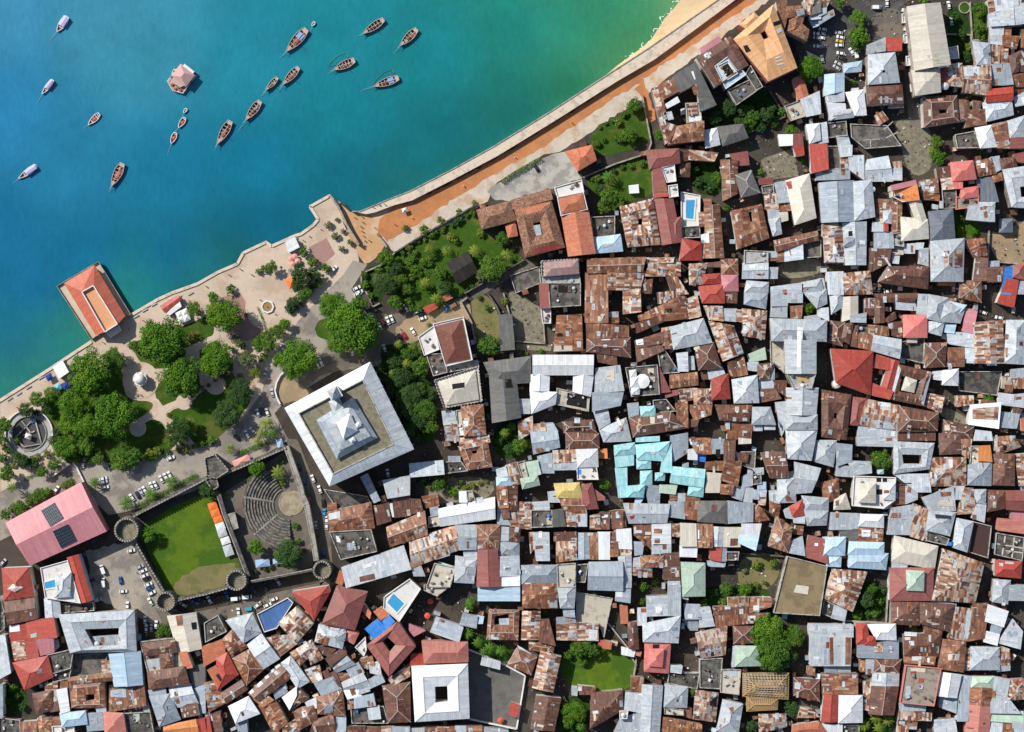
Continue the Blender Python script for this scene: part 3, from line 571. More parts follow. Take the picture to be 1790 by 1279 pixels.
# garden and yard walls
WALLS = [([(690,442),(716,425),(770,393),(834,357)], 2.6, 'stone', 'coral stone wall of the consulate garden'),
 ([(812,513),(876,477),(916,454)], 2.4, 'stone', 'inland wall of the consulate garden'),
 ([(690,442),(664,464),(632,478),(632,492),(652,536),(664,530)], 1.6, 'stonel', 'low wall around the planting bed'),
 ([(816,521),(806,528),(824,562),(832,600)], 2.2, 'stonel', 'wall beside the ochre dirt lot'),
 ([(852,512),(868,535),(874,550)], 2.4, 'stone', 'broken wall above the concrete strip'),
 ([(880,512),(890,548),(900,596),(952,600),(948,540)], 1.6, 'stonel', 'low wall around the mossy court'),
 ([(1122,166),(1130,208),(1138,250),(1132,268),(1074,287),(1020,310)], 2.0, 'stonel', 'white-topped wall of the garden by the orange track'),
 ([(818,1134),(844,1144),(888,1164),(918,1180)], 2.3, 'paraw', 'white wall along the top of the asphalt yard'),
 ([(918,1180),(903,1273),(822,1256)], 2.3, 'paraw', 'white wall around the foot of the asphalt yard'),
 ([(499,648),(490,656),(484,668),(481,682),(484,694),(490,706)], 1.6, 'paraw', 'curved white wall before the palace'),
 ([(1652,60),(1696,61),(1702,109)], 1.6, 'stonel', 'thin wall of the church garden'),
 ([(1060,1085),(1112,1150),(1104,1208),(1040,1208)], 1.8, 'stonel', 'wall right of the grass yard'),
 ([(1100,1144),(1112,1160),(1106,1190)], 1.6, 'stonel', 'short wall by the coral roof'),
 ([(1290,966),(1374,972),(1362,1010),(1350,1066)], 2.2, 'stone', 'wall round the bare yard'),
 ([(1478,1084),(1548,1088),(1552,1022)], 2.0, 'stonel', 'wall of the walled green yard'),
 ([(92,832),(127,807),(135,817),(152,852),(170,884)], 1.5, 'paraw', 'white angled wall above the pink hall'),
 ([(1300,236),(1372,204),(1345,160)], 2.4, 'stone', 'wall below the deeply shaded garden'),
 ([(1728,402),(1726,456),(1790,462)], 1.8, 'stonel', 'wall of the sandy lot'),
 ([(1695,4),(1699,70),(1728,71)], 1.2, 'stonel', 'low wall of the green strip')]
for pts, h_, mt, lb in WALLS: kerb('boundary_wall', pts, 0.7, h_, 0.0, mt, lb, 'wall')
# ------------------------------------------------------------------ the old fort
def crenel(mb, a, b, z, step=1.5, w=0.7, h=0.8):
    L_ = (b-a).length; k = max(1, int(L_/step))
    for q in range(k):
        s0 = lerp(a, b, (q+0.22)/k); s1 = lerp(a, b, (q+0.78)/k)
        mb.bar((s0.x,s0.y,z+h/2), (s1.x,s1.y,z+h/2), w, h)
def fort_wall(pts, h, w, label, cren=True, mat='stone'):
    c = W(*pts[0], h); E_ = empty('fort_wall', (c.x, c.y, 0)); o = Vector((c.x, c.y, 0))
    P = [W(x, y, h) for x, y in pts]
    mb = MB(); cm = MB()
    for a, b in zip(P, P[1:]):
        d = (b-a).normalized(); n_ = Vector((-d.y, d.x, 0))*w/2
        q = [a-n_, b-n_, b+n_, a+n_]
        mb.add([(p.x,p.y,0) for p in q]+[(p.x,p.y,h) for p in q], [(0,1,5,4),(1,2,6,5),(2,3,7,6),(3,0,4,7),(4,5,6,7)])
        if cren:
            crenel(cm, a-n_*0.75, b-n_*0.75, h)
        cm.bar((a-n_*0.8)+Vector((0,0,0.12)), (b-n_*0.8)+Vector((0,0,0.12)), 0.5, 0.24)
    mb.build('wall', M[mat], E_, o); cm.build('battlement', M['stonel'], E_, o)
    tag(E_, label, 'fort wall', 'walls of the old fort')
fort_wall([(232,901),(300,866),(362,834)], 6.5, 1.6, 'long battlemented fort wall behind the row of parked cars')
fort_wall([(398,824),(450,802),(500,780)], 6.0, 1.8, 'fort wall behind the amphitheatre trees')
fort_wall([(500,780),(524,848),(528,866),(536,882),(543,922),(547,944),(553,980)], 6.0, 2.6, 'thick fort wall along the brown street', False, 'stonel')
fort_wall([(546,996),(490,1007),(438,1017)], 6.5, 1.2, 'fort wall below the two white tents', False)
fort_wall([(304,1049),(358,1037),(398,1026)], 6.5, 1.4, 'battlemented fort wall below the dry grass')
fort_wall([(285,1034),(262,996),(236,950)], 6.5, 1.6, 'battlemented fort wall facing the pale car park')
fort_wall([(382,864),(392,898),(412,950),(434,1008)], 5.5, 2.0, 'dark cross wall between fort lawn and amphitheatre', False)
M['towerm'] = plain('tower stone', (0.23,0.205,0.165), 0.35, 0.6, dark=(0.08,0.072,0.06), dark_amt=0.7, dscale=0.35, thr=0.48)
def tower(px, py, r, h, label):
    c = W(px, py, h); E_ = empty('fort_tower', (c.x, c.y, 0))
    mb = MB(); mb.ring((0,0), r-0.75, r+0.35, -0.3, h, 36)
    # battered foot
    mb.cyl((0,0), r+0.7, -0.3, h*0.5, 36, r+0.34)
    mb.build('wall', M['towerm'], E_)
    fl = MB(); fl.cyl((0,0), r-0.7, h-4.0, h-2.4, 28); fl.build('floor', M['mossy'], E_)
    cm = MB(); n = int(2*math.pi*r/1.25)
    for i in range(n):
        a0 = 2*math.pi*(i+0.2)/n; a1 = 2*math.pi*(i+0.8)/n
        cm.ring((0,0), r-0.55, r+0.3, h, h+0.85, 2, a0, a1)
    cm.build('battlement', M['stonel'], E_)
    tag(E_, label, 'tower', 'round towers of the old fort')
tower(221, 926, 5.6, 9, 'round fort tower nearest the pink hall')
tower(289, 1051, 4.4, 8.5, 'round fort tower between car park and street corner')
tower(413, 1014, 4.7, 8.5, 'green-floored round fort tower at the foot of the lawn')
tower(563, 996, 4.2, 8.5, 'dark round fort tower at the end of the brown street')
# gatehouse
c0 = W(378, 826, 7); E_ = empty('gatehouse', (c0.x, c0.y, 0)); o_ = Vector((c0.x, c0.y, 0))
for nm_, q, h_ in (('hall', [(358,800),(376,794),(400,822),(378,836),(362,830)], 8.0), ('wing', [(358,836),(378,834),(382,850),(372,856)], 6.5)):
    P = [W(x, y, h_).to_2d() for x, y in q]
    if area2(P) < 0: P.reverse()
    mb = MB(); mb.prism(P, -0.2, h_); mb.build(nm_, M['stone'], E_, o_)
    cm = MB(); P3 = [Vector((p.x,p.y,0)) for p in P]
    for a, b in zip(P3, P3[1:]+P3[:1]): cm.bar(a+Vector((0,0,h_+0.3)), b+Vector((0,0,h_+0.3)), 0.5, 0.6); crenel(cm, a, b, h_+0.6, 1.6, 0.5, 0.5)
    cm.build('battlement', M['stonel'], E_, o_)
tag(E_, 'dark stone gatehouse between fort lawn and amphitheatre', 'gatehouse')
c0 = W(405, 910, 4); E_ = empty('fort_lodge', (c0.x, c0.y, 0)); o_ = Vector((c0.x, c0.y, 0))
P = [W(x, y, 4.5).to_2d() for x, y in [(396,900),(410,896),(416,922),(404,926)]]
if area2(P) < 0: P.reverse()
mb = MB(); mb.prism(P, 0, 4.5); mb.build('wall', M['stone'], E_, o_)
mb = MB(); mb.prism(inset(P, -0.3), 4.5, 4.8); mb.build('roof_slab', M['stonel'], E_, o_)
tag(E_, 'small square lodge on the dark cross wall', 'lodge')
# amphitheatre
M['stagem'] = plain('stained stage floor', (0.36,0.31,0.225), 0.3, 0.4, dark=(0.22,0.17,0.09), dark_amt=0.8, dscale=0.25, thr=0.47, grime=0.5)
M['seat'] = plain('weathered stone seats', (0.24,0.22,0.185), 0.4, 0.8, dark=(0.06,0.057,0.05), dark_amt=0.85, dscale=0.45, thr=0.47)
ac = W(505, 881, 0.5); E_ = empty('amphitheatre', (ac.x, ac.y, 0))
A0, A1 = math.radians(117), math.radians(273)
aisles = [math.radians(170), math.radians(221)]
for k in range(10):
    r0 = 7.6 + k*1.46; z = 0.35 + k*0.33
    segs = [(A0 + (0.10 if k > 7 else 0), aisles[0]-0.55/r0), (aisles[0]+0.55/r0, aisles[1]-0.55/r0), (aisles[1]+0.55/r0, A1 - (0.12 if k > 6 else 0))]
    for a0, a1 in segs:
        mb = MB(); mb.ring((0,0), r0, r0+0.62, 0, z+0.28, 18, a0, a1)
        tr = mb.build('seat_row', M['seat'], E_)
        mb = MB(); mb.ring((0,0), r0+0.63, r0+1.45, 0, z, 18, a0, a1); mb.build('tread', M['stone'], tr)
for a in aisles:
    mb = MB(); d = Vector((math.cos(a), math.sin(a), 0))
    for k in range(20): 
        p = d*(7.4+k*0.74); mb.bar(p+Vector((0,0,0.15+k*0.08)), p+d*0.7+Vector((0,0,0.15+k*0.08)), 1.0, 0.3+k*0.16)
    mb.build('stair', M['stonel'], E_)
mb = MB(); mb.cyl((1.6,0.6), 6.0, 0, 0.35, 36); mb.build('stage', M['stagem'], E_)
mb = MB(); mb.ring((1.6,0.6), 6.05, 6.6, 0, 0.5, 36, math.radians(95), math.radians(265)); mb.build('stage_kerb', M['stonel'], E_)
tag(E_, 'curved stone amphitheatre seating inside the fort', 'amphitheatre')
# ------------------------------------------------------------------ clock tower palace
OUT = [(497,713),(647,632),(724,785),(576,850)]; INN = [(522,722),(634,664),(688,776),(582,828)]
pc = W(608, 745, 20); E_ = empty('palace', (pc.x, pc.y, 0)); o_ = Vector((pc.x, pc.y, 0))
zo, zi = 19.0, 21.6
PO = [W(x, y, zo) for x, y in OUT]; PI = [W(x, y, zi) for x, y in INN]
mb = MB(); names = ['seaward', 'inland', 'lower', 'street']
for i in range(4):
    j = (i+1) % 4
    mb = MB(); mb.add([PO[i], PO[j], PI[j], PI[i], PO[i]-Vector((0,0,.3)), PO[j]-Vector((0,0,.3))], [(0,1,2,3),(0,4,5,1)])
    mb.build('veranda_roof', M['l'] if i in (1,2) else M['w'], E_, o_, uv=True)  # greyer tin paints the shade of the two slopes turned from the sun
mb = MB(); q = inset([p.to_2d() for p in reversed(PO)], 0.8); mb.prism(q, 0, zo-0.3); mb.build('wall', M['wallw'], E_, o_)
# veranda columns all round
for i in range(4):
    a, b = PO[i], PO[(i+1)%4]
    for k in range(13):
        p = lerp(a, b, (k+0.5)/13); cc = (pc - p); cc.z = 0; cc.normalize(); p = p + cc*0.35
        mb = MB(); mb.cyl((p.x, p.y), 0.22, 0, zo-0.2, 8); mb.build('column', M['paraw'], E_, o_)
zt = 20.4
q = [W(x, y, zt).to_2d() for x, y in INN]; q.reverse()
mb = MB(); mb.prism(q, zo-0.2, zt); mb.build('terrace', M['mossy'], E_, o_)
mb = MB()
for i in range(4): mb.bar(PI[i]-Vector((0,0,0.6)), PI[(i+1)%4]-Vector((0,0,0.6)), 0.5, 1.5)
mb.build('parapet', M['para'], E_, o_)
def hiproof(nm_, q, z, mat, rise, parent, o_, walls=True, flatk=0.0):
    P = [W(x, y, z) for x, y in q]
    if area2([p.to_2d() for p in P]) < 0: P.reverse()
    c = sum(P, Vector())/4
    mb = MB()
    if flatk: 
        T_ = [lerp(c, p, flatk) + Vector((0,0,rise)) for p in P]
        mb.add(P+T_, [(i,(i+1)%4,(i+1)%4+4,i+4) for i in range(4)] + [(4,5,6,7)])
    else: mb.add(P+[c+Vector((0,0,rise))], [(i,(i+1)%4,4) for i in range(4)])
    r_ = mb.build(nm_, M[mat], parent, o_, uv=True)
    if walls:
        mb = MB(); mb.prism(inset([p.to_2d() for p in P], 0.5), z-2.2, z); mb.build('wall', M['wallw'], parent, o_)
    return r_
hiproof('roof', [(553,734),(617,694),(660,765),(589,803)], 22.2, 'g', 2.2, E_, o_, True, 0.78)
hiproof('upper_roof', [(569,736),(612,706),(648,762),(593,788)], 24.9, 'l', 1.2, E_, o_, True, 0.55)
hiproof('lantern_roof', [(588,739),(612,722),(626,753),(600,768)], 27.0, 'w', 4.0, E_, o_)
hiproof('dormer_roof', [(619,742),(628,736),(632,744),(624,749)], 26.6, 'w', 0.9, E_, o_)
hiproof('dormer_roof', [(609,769),(618,763),(622,770),(614,774)], 26.6, 'w', 0.9, E_, o_)
hiproof('gable_roof', [(574,702),(592,692),(604,716),(584,726)], 22.6, 'l', 1.6, E_, o_)
# clock tower
tq = [(572,683),(588,675),(597,691),(581,699)]
P = [W(x, y, 30).to_2d() for x, y in tq]; P.reverse()
if area2(P) < 0: P.reverse()
mb = MB(); mb.prism(P, 0, 30); tw = mb.build('clock_tower', M['wallw'], E_, o_)
c2 = sum((Vector((p.x,p.y,0)) for p in P), Vector())/4
mb = MB(); mb.prism(inset(P, -0.5), 30, 30.5); mb.build('cornice', M['paraw'], tw, o_)
mb = MB(); mb.add([(p.x,p.y,30.5) for p in inset(P, -0.1)] + [(c2.x,c2.y,35.5)], [(i,(i+1)%4,4) for i in range(4)]); mb.build('spire', M['l'], tw, o_, uv=True)
for i in range(4):
    a, b = P[i], P[(i+1)%4]; m_ = (a+b)/2; d = (b-a).normalized(); nn = Vector((d.y,-d.x))
    cf = MB(); n = 20
    cf.add([(m_.x+nn.x*0.06+d.x*1.1*math.cos(t_), m_.y+nn.y*0.06+d.y*1.1*math.cos(t_), 27.5+1.1*math.sin(t_)) for t_ in [2*math.pi*k/n for k in range(n)]], [tuple(range(n))])
    cf.build('clock_face', M['paraw'], tw, o_)
tag(E_, 'grand square palace with white veranda roofs and clock tower', 'palace')
# ------------------------------------------------------------------ pier house on the water
pc = W(163, 525, 5); E_ = empty('pier_house', (pc.x, pc.y, 0)); o_ = Vector((pc.x, pc.y, 0))
q = [W(x, y, 0.6).to_2d() for x, y in [(172.5,457),(229,549),(160,593),(100,500)]]
if area2(q) < 0: q.reverse()
mb = MB(); mb.prism(q, 0.0, 0.6); dk = mb.build('deck', M['promenade'], E_, o_)
for a, b in zip(q, q[1:]+q[:1]):
    for k in range(9):
        p = lerp(a, b, (k+0.5)/9); pm = MB(); pm.cyl((p.x, p.y), 0.35, -6, 0.0, 8); pm.build('pile', M['stone'], E_, o_)
    rl_ = MB(); rl_.bar((a.x,a.y,1.3), (b.x,b.y,1.3), 0.25, 1.3); rl_.build('railing', M['stonel'], E_, o_)
M['pierred'] = sheet_mat('brick red tin', [(0,(0.47,0.115,0.065)),(0.5,(0.50,0.13,0.075))], 0.05, (0.36,0.1,0.06), 0.06, dirt=0.05)
ze, zr = 5.2, 8.6
N_, W_, SW, SE = (165,463), (112,495), (167,586), (219,552)
ap = (149.7,494)
Li, Ri = (183,580), (206,566)           # inner ends of the wings
L0, R0 = (143,509), (164,498.5)
def V3(p, z): return W(p[0], p[1], z)
for nm_, fs in (('roof', [([V3(N_,ze), V3(W_,ze), V3(ap,zr)])]), ('roof', [([V3(W_,ze), V3(SW,ze), V3(Li,zr-.6), V3(L0,zr-.3), V3(ap,zr)])]), ('roof', [([V3(SE,ze), V3(N_,ze), V3(ap,zr), V3(R0,zr-.3), V3(Ri,zr-.6)])]), ('roof', [([V3(ap,zr), V3(L0,zr-.3), V3(R0,zr-.3)])])):
    mb = MB()
    for f in fs: mb.add(f, [tuple(range(len(f)))])
    mb.build(nm_, M['pierred'], E_, o_, uv=True)
q = [W(x, y, 5).to_2d() for x, y in [N_, SE, SW, W_]]
if area2(q) < 0: q.reverse()
mb = MB(); mb.prism(inset(q, 0.8), 0.6, 5.0); mb.build('wall', M['wallw'], E_, o_)
q = [W(x, y, 7.0).to_2d() for x, y in [(144,510),(164,499),(206,566),(184,580)]]
if area2(q) < 0: q.reverse()
M['tan'] = plain('tan roof terrace', (0.60,0.30,0.16), 0.15, 0.4)
mb = MB(); mb.prism(q, 5.0, 7.0); mb.build('roof_terrace', M['tan'], E_, o_)
mb = MB()
for a, b in zip(q, q[1:]+q[:1]): mb.bar((a.x,a.y,7.6), (b.x,b.y,7.6), 0.5, 2.0)
mb.build('parapet', M['paraw'], E_, o_)
q = [W(x, y, 4).to_2d() for x, y in [(184,582),(206,568),(211,578),(192,590)]]
if area2(q) < 0: q.reverse()
mb = MB(); mb.prism(q, 0, 4.0); mb.build('entrance_porch', M['paraw'], E_, o_)
tag(E_, 'red hip-roofed house on a square pier over the sea', 'pier house')
# ------------------------------------------------------------------ garden things
c = W(245, 662, 3); E_ = empty('domed_pavilion', (c.x, c.y, 0.16))
mb = MB(); mb.cyl((0,0), 3.7, 0, 0.5, 8); mb.build('plinth', M['paraw'], E_)
for i in range(8):
    a = 2*math.pi*(i+0.5)/8; mb = MB(); mb.cyl((3.0*math.cos(a), 3.0*math.sin(a)), 0.28, 0.5, 3.6, 10); mb.build('column', M['paraw'], E_)
mb = MB(); mb.ring((0,0), 2.3, 3.5, 3.6, 4.1, 8); mb.build('entablature', M['paraw'], E_)
for i in range(8):
    a = 2*math.pi*(i+0.5)/8; mb = MB(); mb.cyl((3.3*math.cos(a), 3.3*math.sin(a)), 0.35, 4.1, 4.8, 8, 0.12); mb.build('finial', M['paraw'], E_)
mb = MB(); n, k_ = 24, 8
for j in range(k_):
    t0, t1 = math.pi/2*j/k_, math.pi/2*(j+1)/k_
    for i in range(n):
        a0, a1 = 2*math.pi*i/n, 2*math.pi*(i+1)/n
        mb.add([(2.7*math.cos(t)*math.cos(a), 2.7*math.cos(t)*math.sin(a), 4.1+2.5*math.sin(t)) for t, a in ((t0,a0),(t0,a1),(t1,a1),(t1,a0))], [(0,1,2,3)])
mb.build('dome', M['paraw'], E_)
tag(E_, 'white domed pavilion on the round garden terrace', 'pavilion')
# round playground
c = W(51, 757, 0.3); E_ = empty('round_playground', (c.x, c.y, 0))
mb = MB(); mb.ring((0,0), 8.6, 11.2, 0, 0.30, 48); mb.build('ring_path', M['lf'], E_)
mb = MB(); mb.ring((0,0), 11.3, 11.8, 0, 1.3, 48, math.radians(-20), math.radians(230)); mb.build('outer_wall', M['paraw'], E_)
mb = MB(); mb.ring((0,0), 8.1, 8.6, 0, 0.9, 48); mb.build('inner_wall', M['stonel'], E_)
mb = MB(); mb.cyl((0,0), 8.1, 0, 0.18, 40); mb.build('floor', M['asphalt'], E_)
for a, r0, a2, r2 in ((70,8,200,7.5),(70,8,-40,8),(-40,8,250,7),(200,7.5,250,7),(20,3,200,3),(120,7,0,1)):
    mb = MB(); p = Vector((r0*math.cos(math.radians(a)), r0*math.sin(math.radians(a)), 0.6)); q_ = Vector((r2*math.cos(math.radians(a2)), r2*math.sin(math.radians(a2)), 0.6))
    mb.bar(p, q_, 0.6, 0.8); mb.build('low_wall', M['conc'], E_)
mb = MB(); mb.add([(-1.8,-2.2,2.6),(1.2,-3.2,2.6),(1.8,-0.8,2.6),(-1.0,0.4,2.6),(0,-1.4,4.0)], [(0,1,4),(1,2,4),(2,3,4),(3,0,4)]); cn = mb.build('canopy', M['paraw'], E_)
mb = MB()
for x, y in ((-1.6,-2.1),(1.1,-3.0),(1.6,-0.8),(-0.9,0.3)): mb.cyl((x,y), 0.08, 0.1, 2.6, 6)
mb.build('canopy_post', M['alu'], cn)
mb = MB(); mb.cyl((1.4,6.0), 1.1, 0.1, 0.7, 14); mb.build('paddling_pool', M['pool'], E_)
tag(E_, 'round walled playground with pale ring path', 'playground')
# fountain
c = W(467.6, 536, 0.5); E_ = empty('fountain', (c.x, c.y, 0.05))
mb = MB(); mb.ring((0,0), 2.5, 3.3, 0, 0.9, 8); mb.build('basin', M['paraw'], E_)
M['murk'] = plain('murky fountain water', (0.30,0.2,0.08), 0.15, 1.0, rough=0.1, spec=0.5)
mb = MB(); mb.cyl((0,0), 2.55, 0, 0.5, 8); mb.build('water', M['murk'], E_)
mb = MB(); mb.cyl((0,0), 0.35, 0.4, 1.3, 10, 0.2); mb.build('spout', M['stonel'], E_)
tag(E_, 'octagonal white stone fountain with murky water', 'fountain')
# kiosks, tents and stalls
def kiosk(q, h, mat, label, mono=False):
    P = [W(x, y, h) for x, y in q]
    if area2([p.to_2d() for p in P]) < 0: P.reverse()
    c = sum(P, Vector())/4; o_ = Vector((c.x, c.y, 0)); E_ = empty('kiosk', o_)
    mb = MB(); mb.prism(inset([p.to_2d() for p in P], 0.25), 0, h-0.05); mb.build('wall', M['wallw'], E_, o_)
    v, f, _ = roof_piece('f' if 0 else ('s' if mono else 'g'), [p.to_2d() for p in P], h, random.Random(3))
    mb = MB(); mb.add(v, f); mb.build('roof', M[mat], E_, o_, uv=True)
    mb = MB(); a, b = P[2], P[3]; mb.add([(p.x,p.y,h*0.55) for p in (a, b)] + [(a.x+ (a-c).x*0.25, a.y+(a-c).y*0.25, h*0.45), (b.x+(b-c).x*0.25, b.y+(b-c).y*0.25, h*0.45)], [(0,1,3,2)])
    mb.build('counter', M['lf'], E_, o_)
    tag(E_, label, 'kiosk', 'kiosks along the quay')
kiosk([(279,534),(311,515),(317,524),(288,547)], 3.2, 'd', 'red-roofed kiosk on the quay beside a white tent')
kiosk([(288,548),(315,527),(318,536),(297,551)], 2.6, 'w', 'white flat kiosk counter in front of the red kiosk', True)
kiosk([(92,642),(110,630),(121,650),(103,662)], 3.0, 'w', 'white kiosk on the quay beside navy tents', True)
kiosk([(499,424),(516,414),(524,432),(504,442)], 3.0, 'w', 'white kiosk on the quay near the pink square', True)
def tent(px, py, w, d, rot, mat, label, h=2.4, rise=1.0, grp='market tents'):
    c = W(px, py, h); E_ = empty('market_tent', (c.x, c.y, 0), rot)
    mb = MB(); n = 6
    cs = [(-w/2,-d/2,h),(w/2,-d/2,h),(w/2,d/2,h),(-w/2,d/2,h)]
    mb.add(cs + [(0,0,h+rise)] + [(x,y,z-0.25) for x,y,z in cs], [(0,1,4),(1,2,4),(2,3,4),(3,0,4),(0,5,6,1),(1,6,7,2),(2,7,8,3),(3,8,5,0)])
    mb.build('canopy', M[mat], E_)
    for x, y, _ in cs:
        pm = MB(); pm.cyl((x*0.95,y*0.95), 0.06, 0, h, 6); pm.build('pole', M['alu'], E_)
    tag(E_, label, 'tent', grp)
for nm_, cl in (('tw',(0.70,0.71,0.70)),('tn',(0.02,0.05,0.26)),('tb',(0.13,0.48,0.66)),('to',(0.75,0.17,0.04)),('tr',(0.62,0.10,0.06)),('tp',(0.62,0.30,0.26)),('tg',(0.42,0.45,0.48)),('ts',(0.30,0.42,0.62))):
    M[nm_] = plain('tent cloth '+nm_, cl, 0.08, 1.0)
for i, (dx, dy) in enumerate(((-3.2,-1.5),(1.6,-3.2),(3.0,1.6),(-1.8,3.4))):
    tent(320+dx*1.9, 552+dy*1.9, 3.4, 3.4, 0.45, 'tw', ['left','top','right','bottom'][i] + 'most peak of the white tent cluster beside the red kiosk')
tent(86, 659, 3.2, 3.2, 0.5, 'tn', 'navy tent on the quay just left of the white kiosk')
tent(115, 674, 3.2, 3.2, 0.45, 'tn', 'navy tent tucked under the grove edge')
tent(101, 677, 3.0, 3.0, 0.5, 'tb', 'light blue tent beside the navy tent under the grove')
tent(510, 493, 5.0, 5.0, 0.5, 'to', 'bright orange pyramid tent beside the garden road', 2.6, 1.6)
tent(707, 367, 2.4, 2.0, 0.4, 'tw', 'lone white canopy over the orange road')
for i, (x, y, mt, lb) in enumerate(((371.6,884,'to','orange fort stall at the top of the row'),(376,896,'to','orange fort stall, second in the row'),(381,908,'to','orange fort stall, third in the row'),
   (385,920,'tw','pale fort stall just below the orange ones'),(388.5,932,'tg','greyish fort stall in the middle of the row'),(394,945,'tw','white fort stall, second from the bottom of the row'),(399,962,'tg','striped grey fort stall at the bottom of the row'))):
    tent(x, y, 4.4, 3.45 if i < 6 else 5.4, 0.333, mt, lb, 2.3, 0.5, 'stalls on the fort lawn')
tent(459, 984, 7.0, 3.8, 0.12, 'ts', 'long white-blue tent under the lower fort wall')
tent(487, 981, 5.6, 2.6, 0.05, 'ts', 'blue tent half under the fort trees')
tent(422, 806, 8.6, 3.6, 0.42, 'tp', 'red and white roofed tent inside the upper fort wall')
tent(490, 778, 3.0, 6.0, 0.25, 'ts', 'blue tarpaulin at the corner of the fort')
for i, (x, y) in enumerate(((508,452),(515,448),(520,456),(511,461))):
    c = W(x, y, 2.2); E_ = empty('parasol', (c.x, c.y, 0)); mb = MB(); n = 8
    mb.add([(1.5*math.cos(2*math.pi*k/n), 1.5*math.sin(2*math.pi*k/n), 2.1) for k in range(n)] + [(0,0,2.7)], [(k,(k+1)%n,n) for k in range(n)]); mb.build('canopy', M['tp'], E_)
    mb = MB(); mb.cyl((0,0), 0.05, 0, 2.6, 6); mb.build('pole', M['alu'], E_)
    tag(E_, ['left','upper','right','lower'][i] + ' rose parasol of the group below the quay kiosk', 'parasol', 'rose parasols')
for i, (x, y, s_) in enumerate(((752,1051,1.5),(747,1076,1.5),(875,1259,1.5),(1123,666,3.6))):
    c = W(x, y, 2.2 if i < 3 else 10.5); E_ = empty('parasol', (c.x, c.y, 0 if i < 3 else 8.9)); mb = MB(); n = 10
    mb.add([(s_*math.cos(2*math.pi*k/n), s_*math.sin(2*math.pi*k/n), 2.1) for k in range(n)] + [(0,0,2.8)], [(k,(k+1)%n,n) for k in range(n)]); mb.build('canopy', M['tr' if i < 3 else 'tw'], E_)
    mb = MB(); mb.cyl((0,0), 0.06, 0, 2.6, 6); mb.build('pole', M['alu'], E_)
    tag(E_, ['upper red parasol in the dark yard by the pool terrace','lower red parasol in the dark yard by the pool terrace','red round parasol in the asphalt yard corner','large white round parasol on a dark roof terrace'][i], 'parasol')
for i, (x, y, a) in enumerate(((50,677,.5),(33,688,.55),(17,697,.55),(72,660,.5),(130,624,.55),(238,553,.5),(253,542,.5),(269,532,.5),(333,513,.5))):
    c = W(x, y, 0); E_ = empty('bench', (c.x, c.y, 0.01), a)
    mb = MB(); mb.box(-1.5,1.5,-0.35,0.35,0.4,0.55); mb.build('seat', M['lf'], E_)
    for sx in (-1.1, 1.1):
        mb = MB(); mb.box(sx-0.2,sx+0.2,-0.3,0.3,0,0.4); mb.build('leg', M['lf'], E_)
    later(E_, 'pale concrete quay bench', x, y, 'bench', 'concrete benches along the quay')
# timber roof frame under construction
zt = 7.5
bc = W(1340, 1208, zt); E_ = empty('timber_roof_house', (bc.x, bc.y, 0)); o_ = Vector((bc.x, bc.y, 0))
def frame(q, rise, axis_y=False):
    P = [W(x, y, zt) for x, y in q]
    mb = MB(); mb.prism(inset(list(reversed([p.to_2d() for p in P])), 0.3), 0, zt-0.1); mb.build('wall', M['wall'], E_, o_)
    sh = min((P[1]-P[0]).length, (P[3]-P[0]).length)/2
    def hgt(p):   # hip surface height by the distance to the nearest edge
        d = min(abs((P[(i+1)%4]-P[i]).normalized().cross(p-P[i]).z) for i in range(4))
        return zt + rise*min(1, d/sh)
    for n_, a0, a1, b0, b1 in ((15, 0, 1, 3, 2), (11, 1, 2, 0, 3)):
        for k in range(n_+1):
            s, e = lerp(P[a0], P[a1], k/n_), lerp(P[b0], P[b1], k/n_)
            mb = MB(); prev = None
            for t in range(9):
                p = lerp(s, e, t/8); p = Vector((p.x, p.y, hgt(p) + (0.12 if n_ == 11 else 0)))
                if prev is not None: mb.bar(prev, p, 0.22, 0.2)
                prev = p
            mb.build('rafter' if n_ == 15 else 'batten', M['q'], E_, o_)
    cc = sum(P, Vector())/4
    lo = (P[1]-P[0]).length; shs = (P[3]-P[0]).length
    if lo >= shs: m0, m1 = (P[0]+P[3])/2, (P[1]+P[2])/2; k = shs/2/lo
    else: m0, m1 = (P[0]+P[1])/2, (P[2]+P[3])/2; k = lo/2/shs
    r0, r1 = lerp(m0, m1, min(k,.48)), lerp(m1, m0, min(k,.48)); r0.z = r1.z = zt+rise+0.25
    order = (r0, r1, r1, r0) if lo >= shs else (r0, r0, r1, r1)
    mb = MB(); mb.bar(r0, r1, 0.35, 0.3); mb.build('ridge_beam', M['q'], E_, o_)
    for p, r_ in zip(P, order):
        mb = MB(); mb.bar(p+Vector((0,0,.2)), r_, 0.35, 0.3); mb.build('hip_beam', M['q'], E_, o_)
frame([(1298,1176),(1379,1176),(1378,1222),(1298,1217)], 3.0)
frame([(1305,1218),(1360,1221),(1359,1240),(1305,1243)], 1.6)
tag(E_, 'house under construction with a bare timber roof frame', 'house')
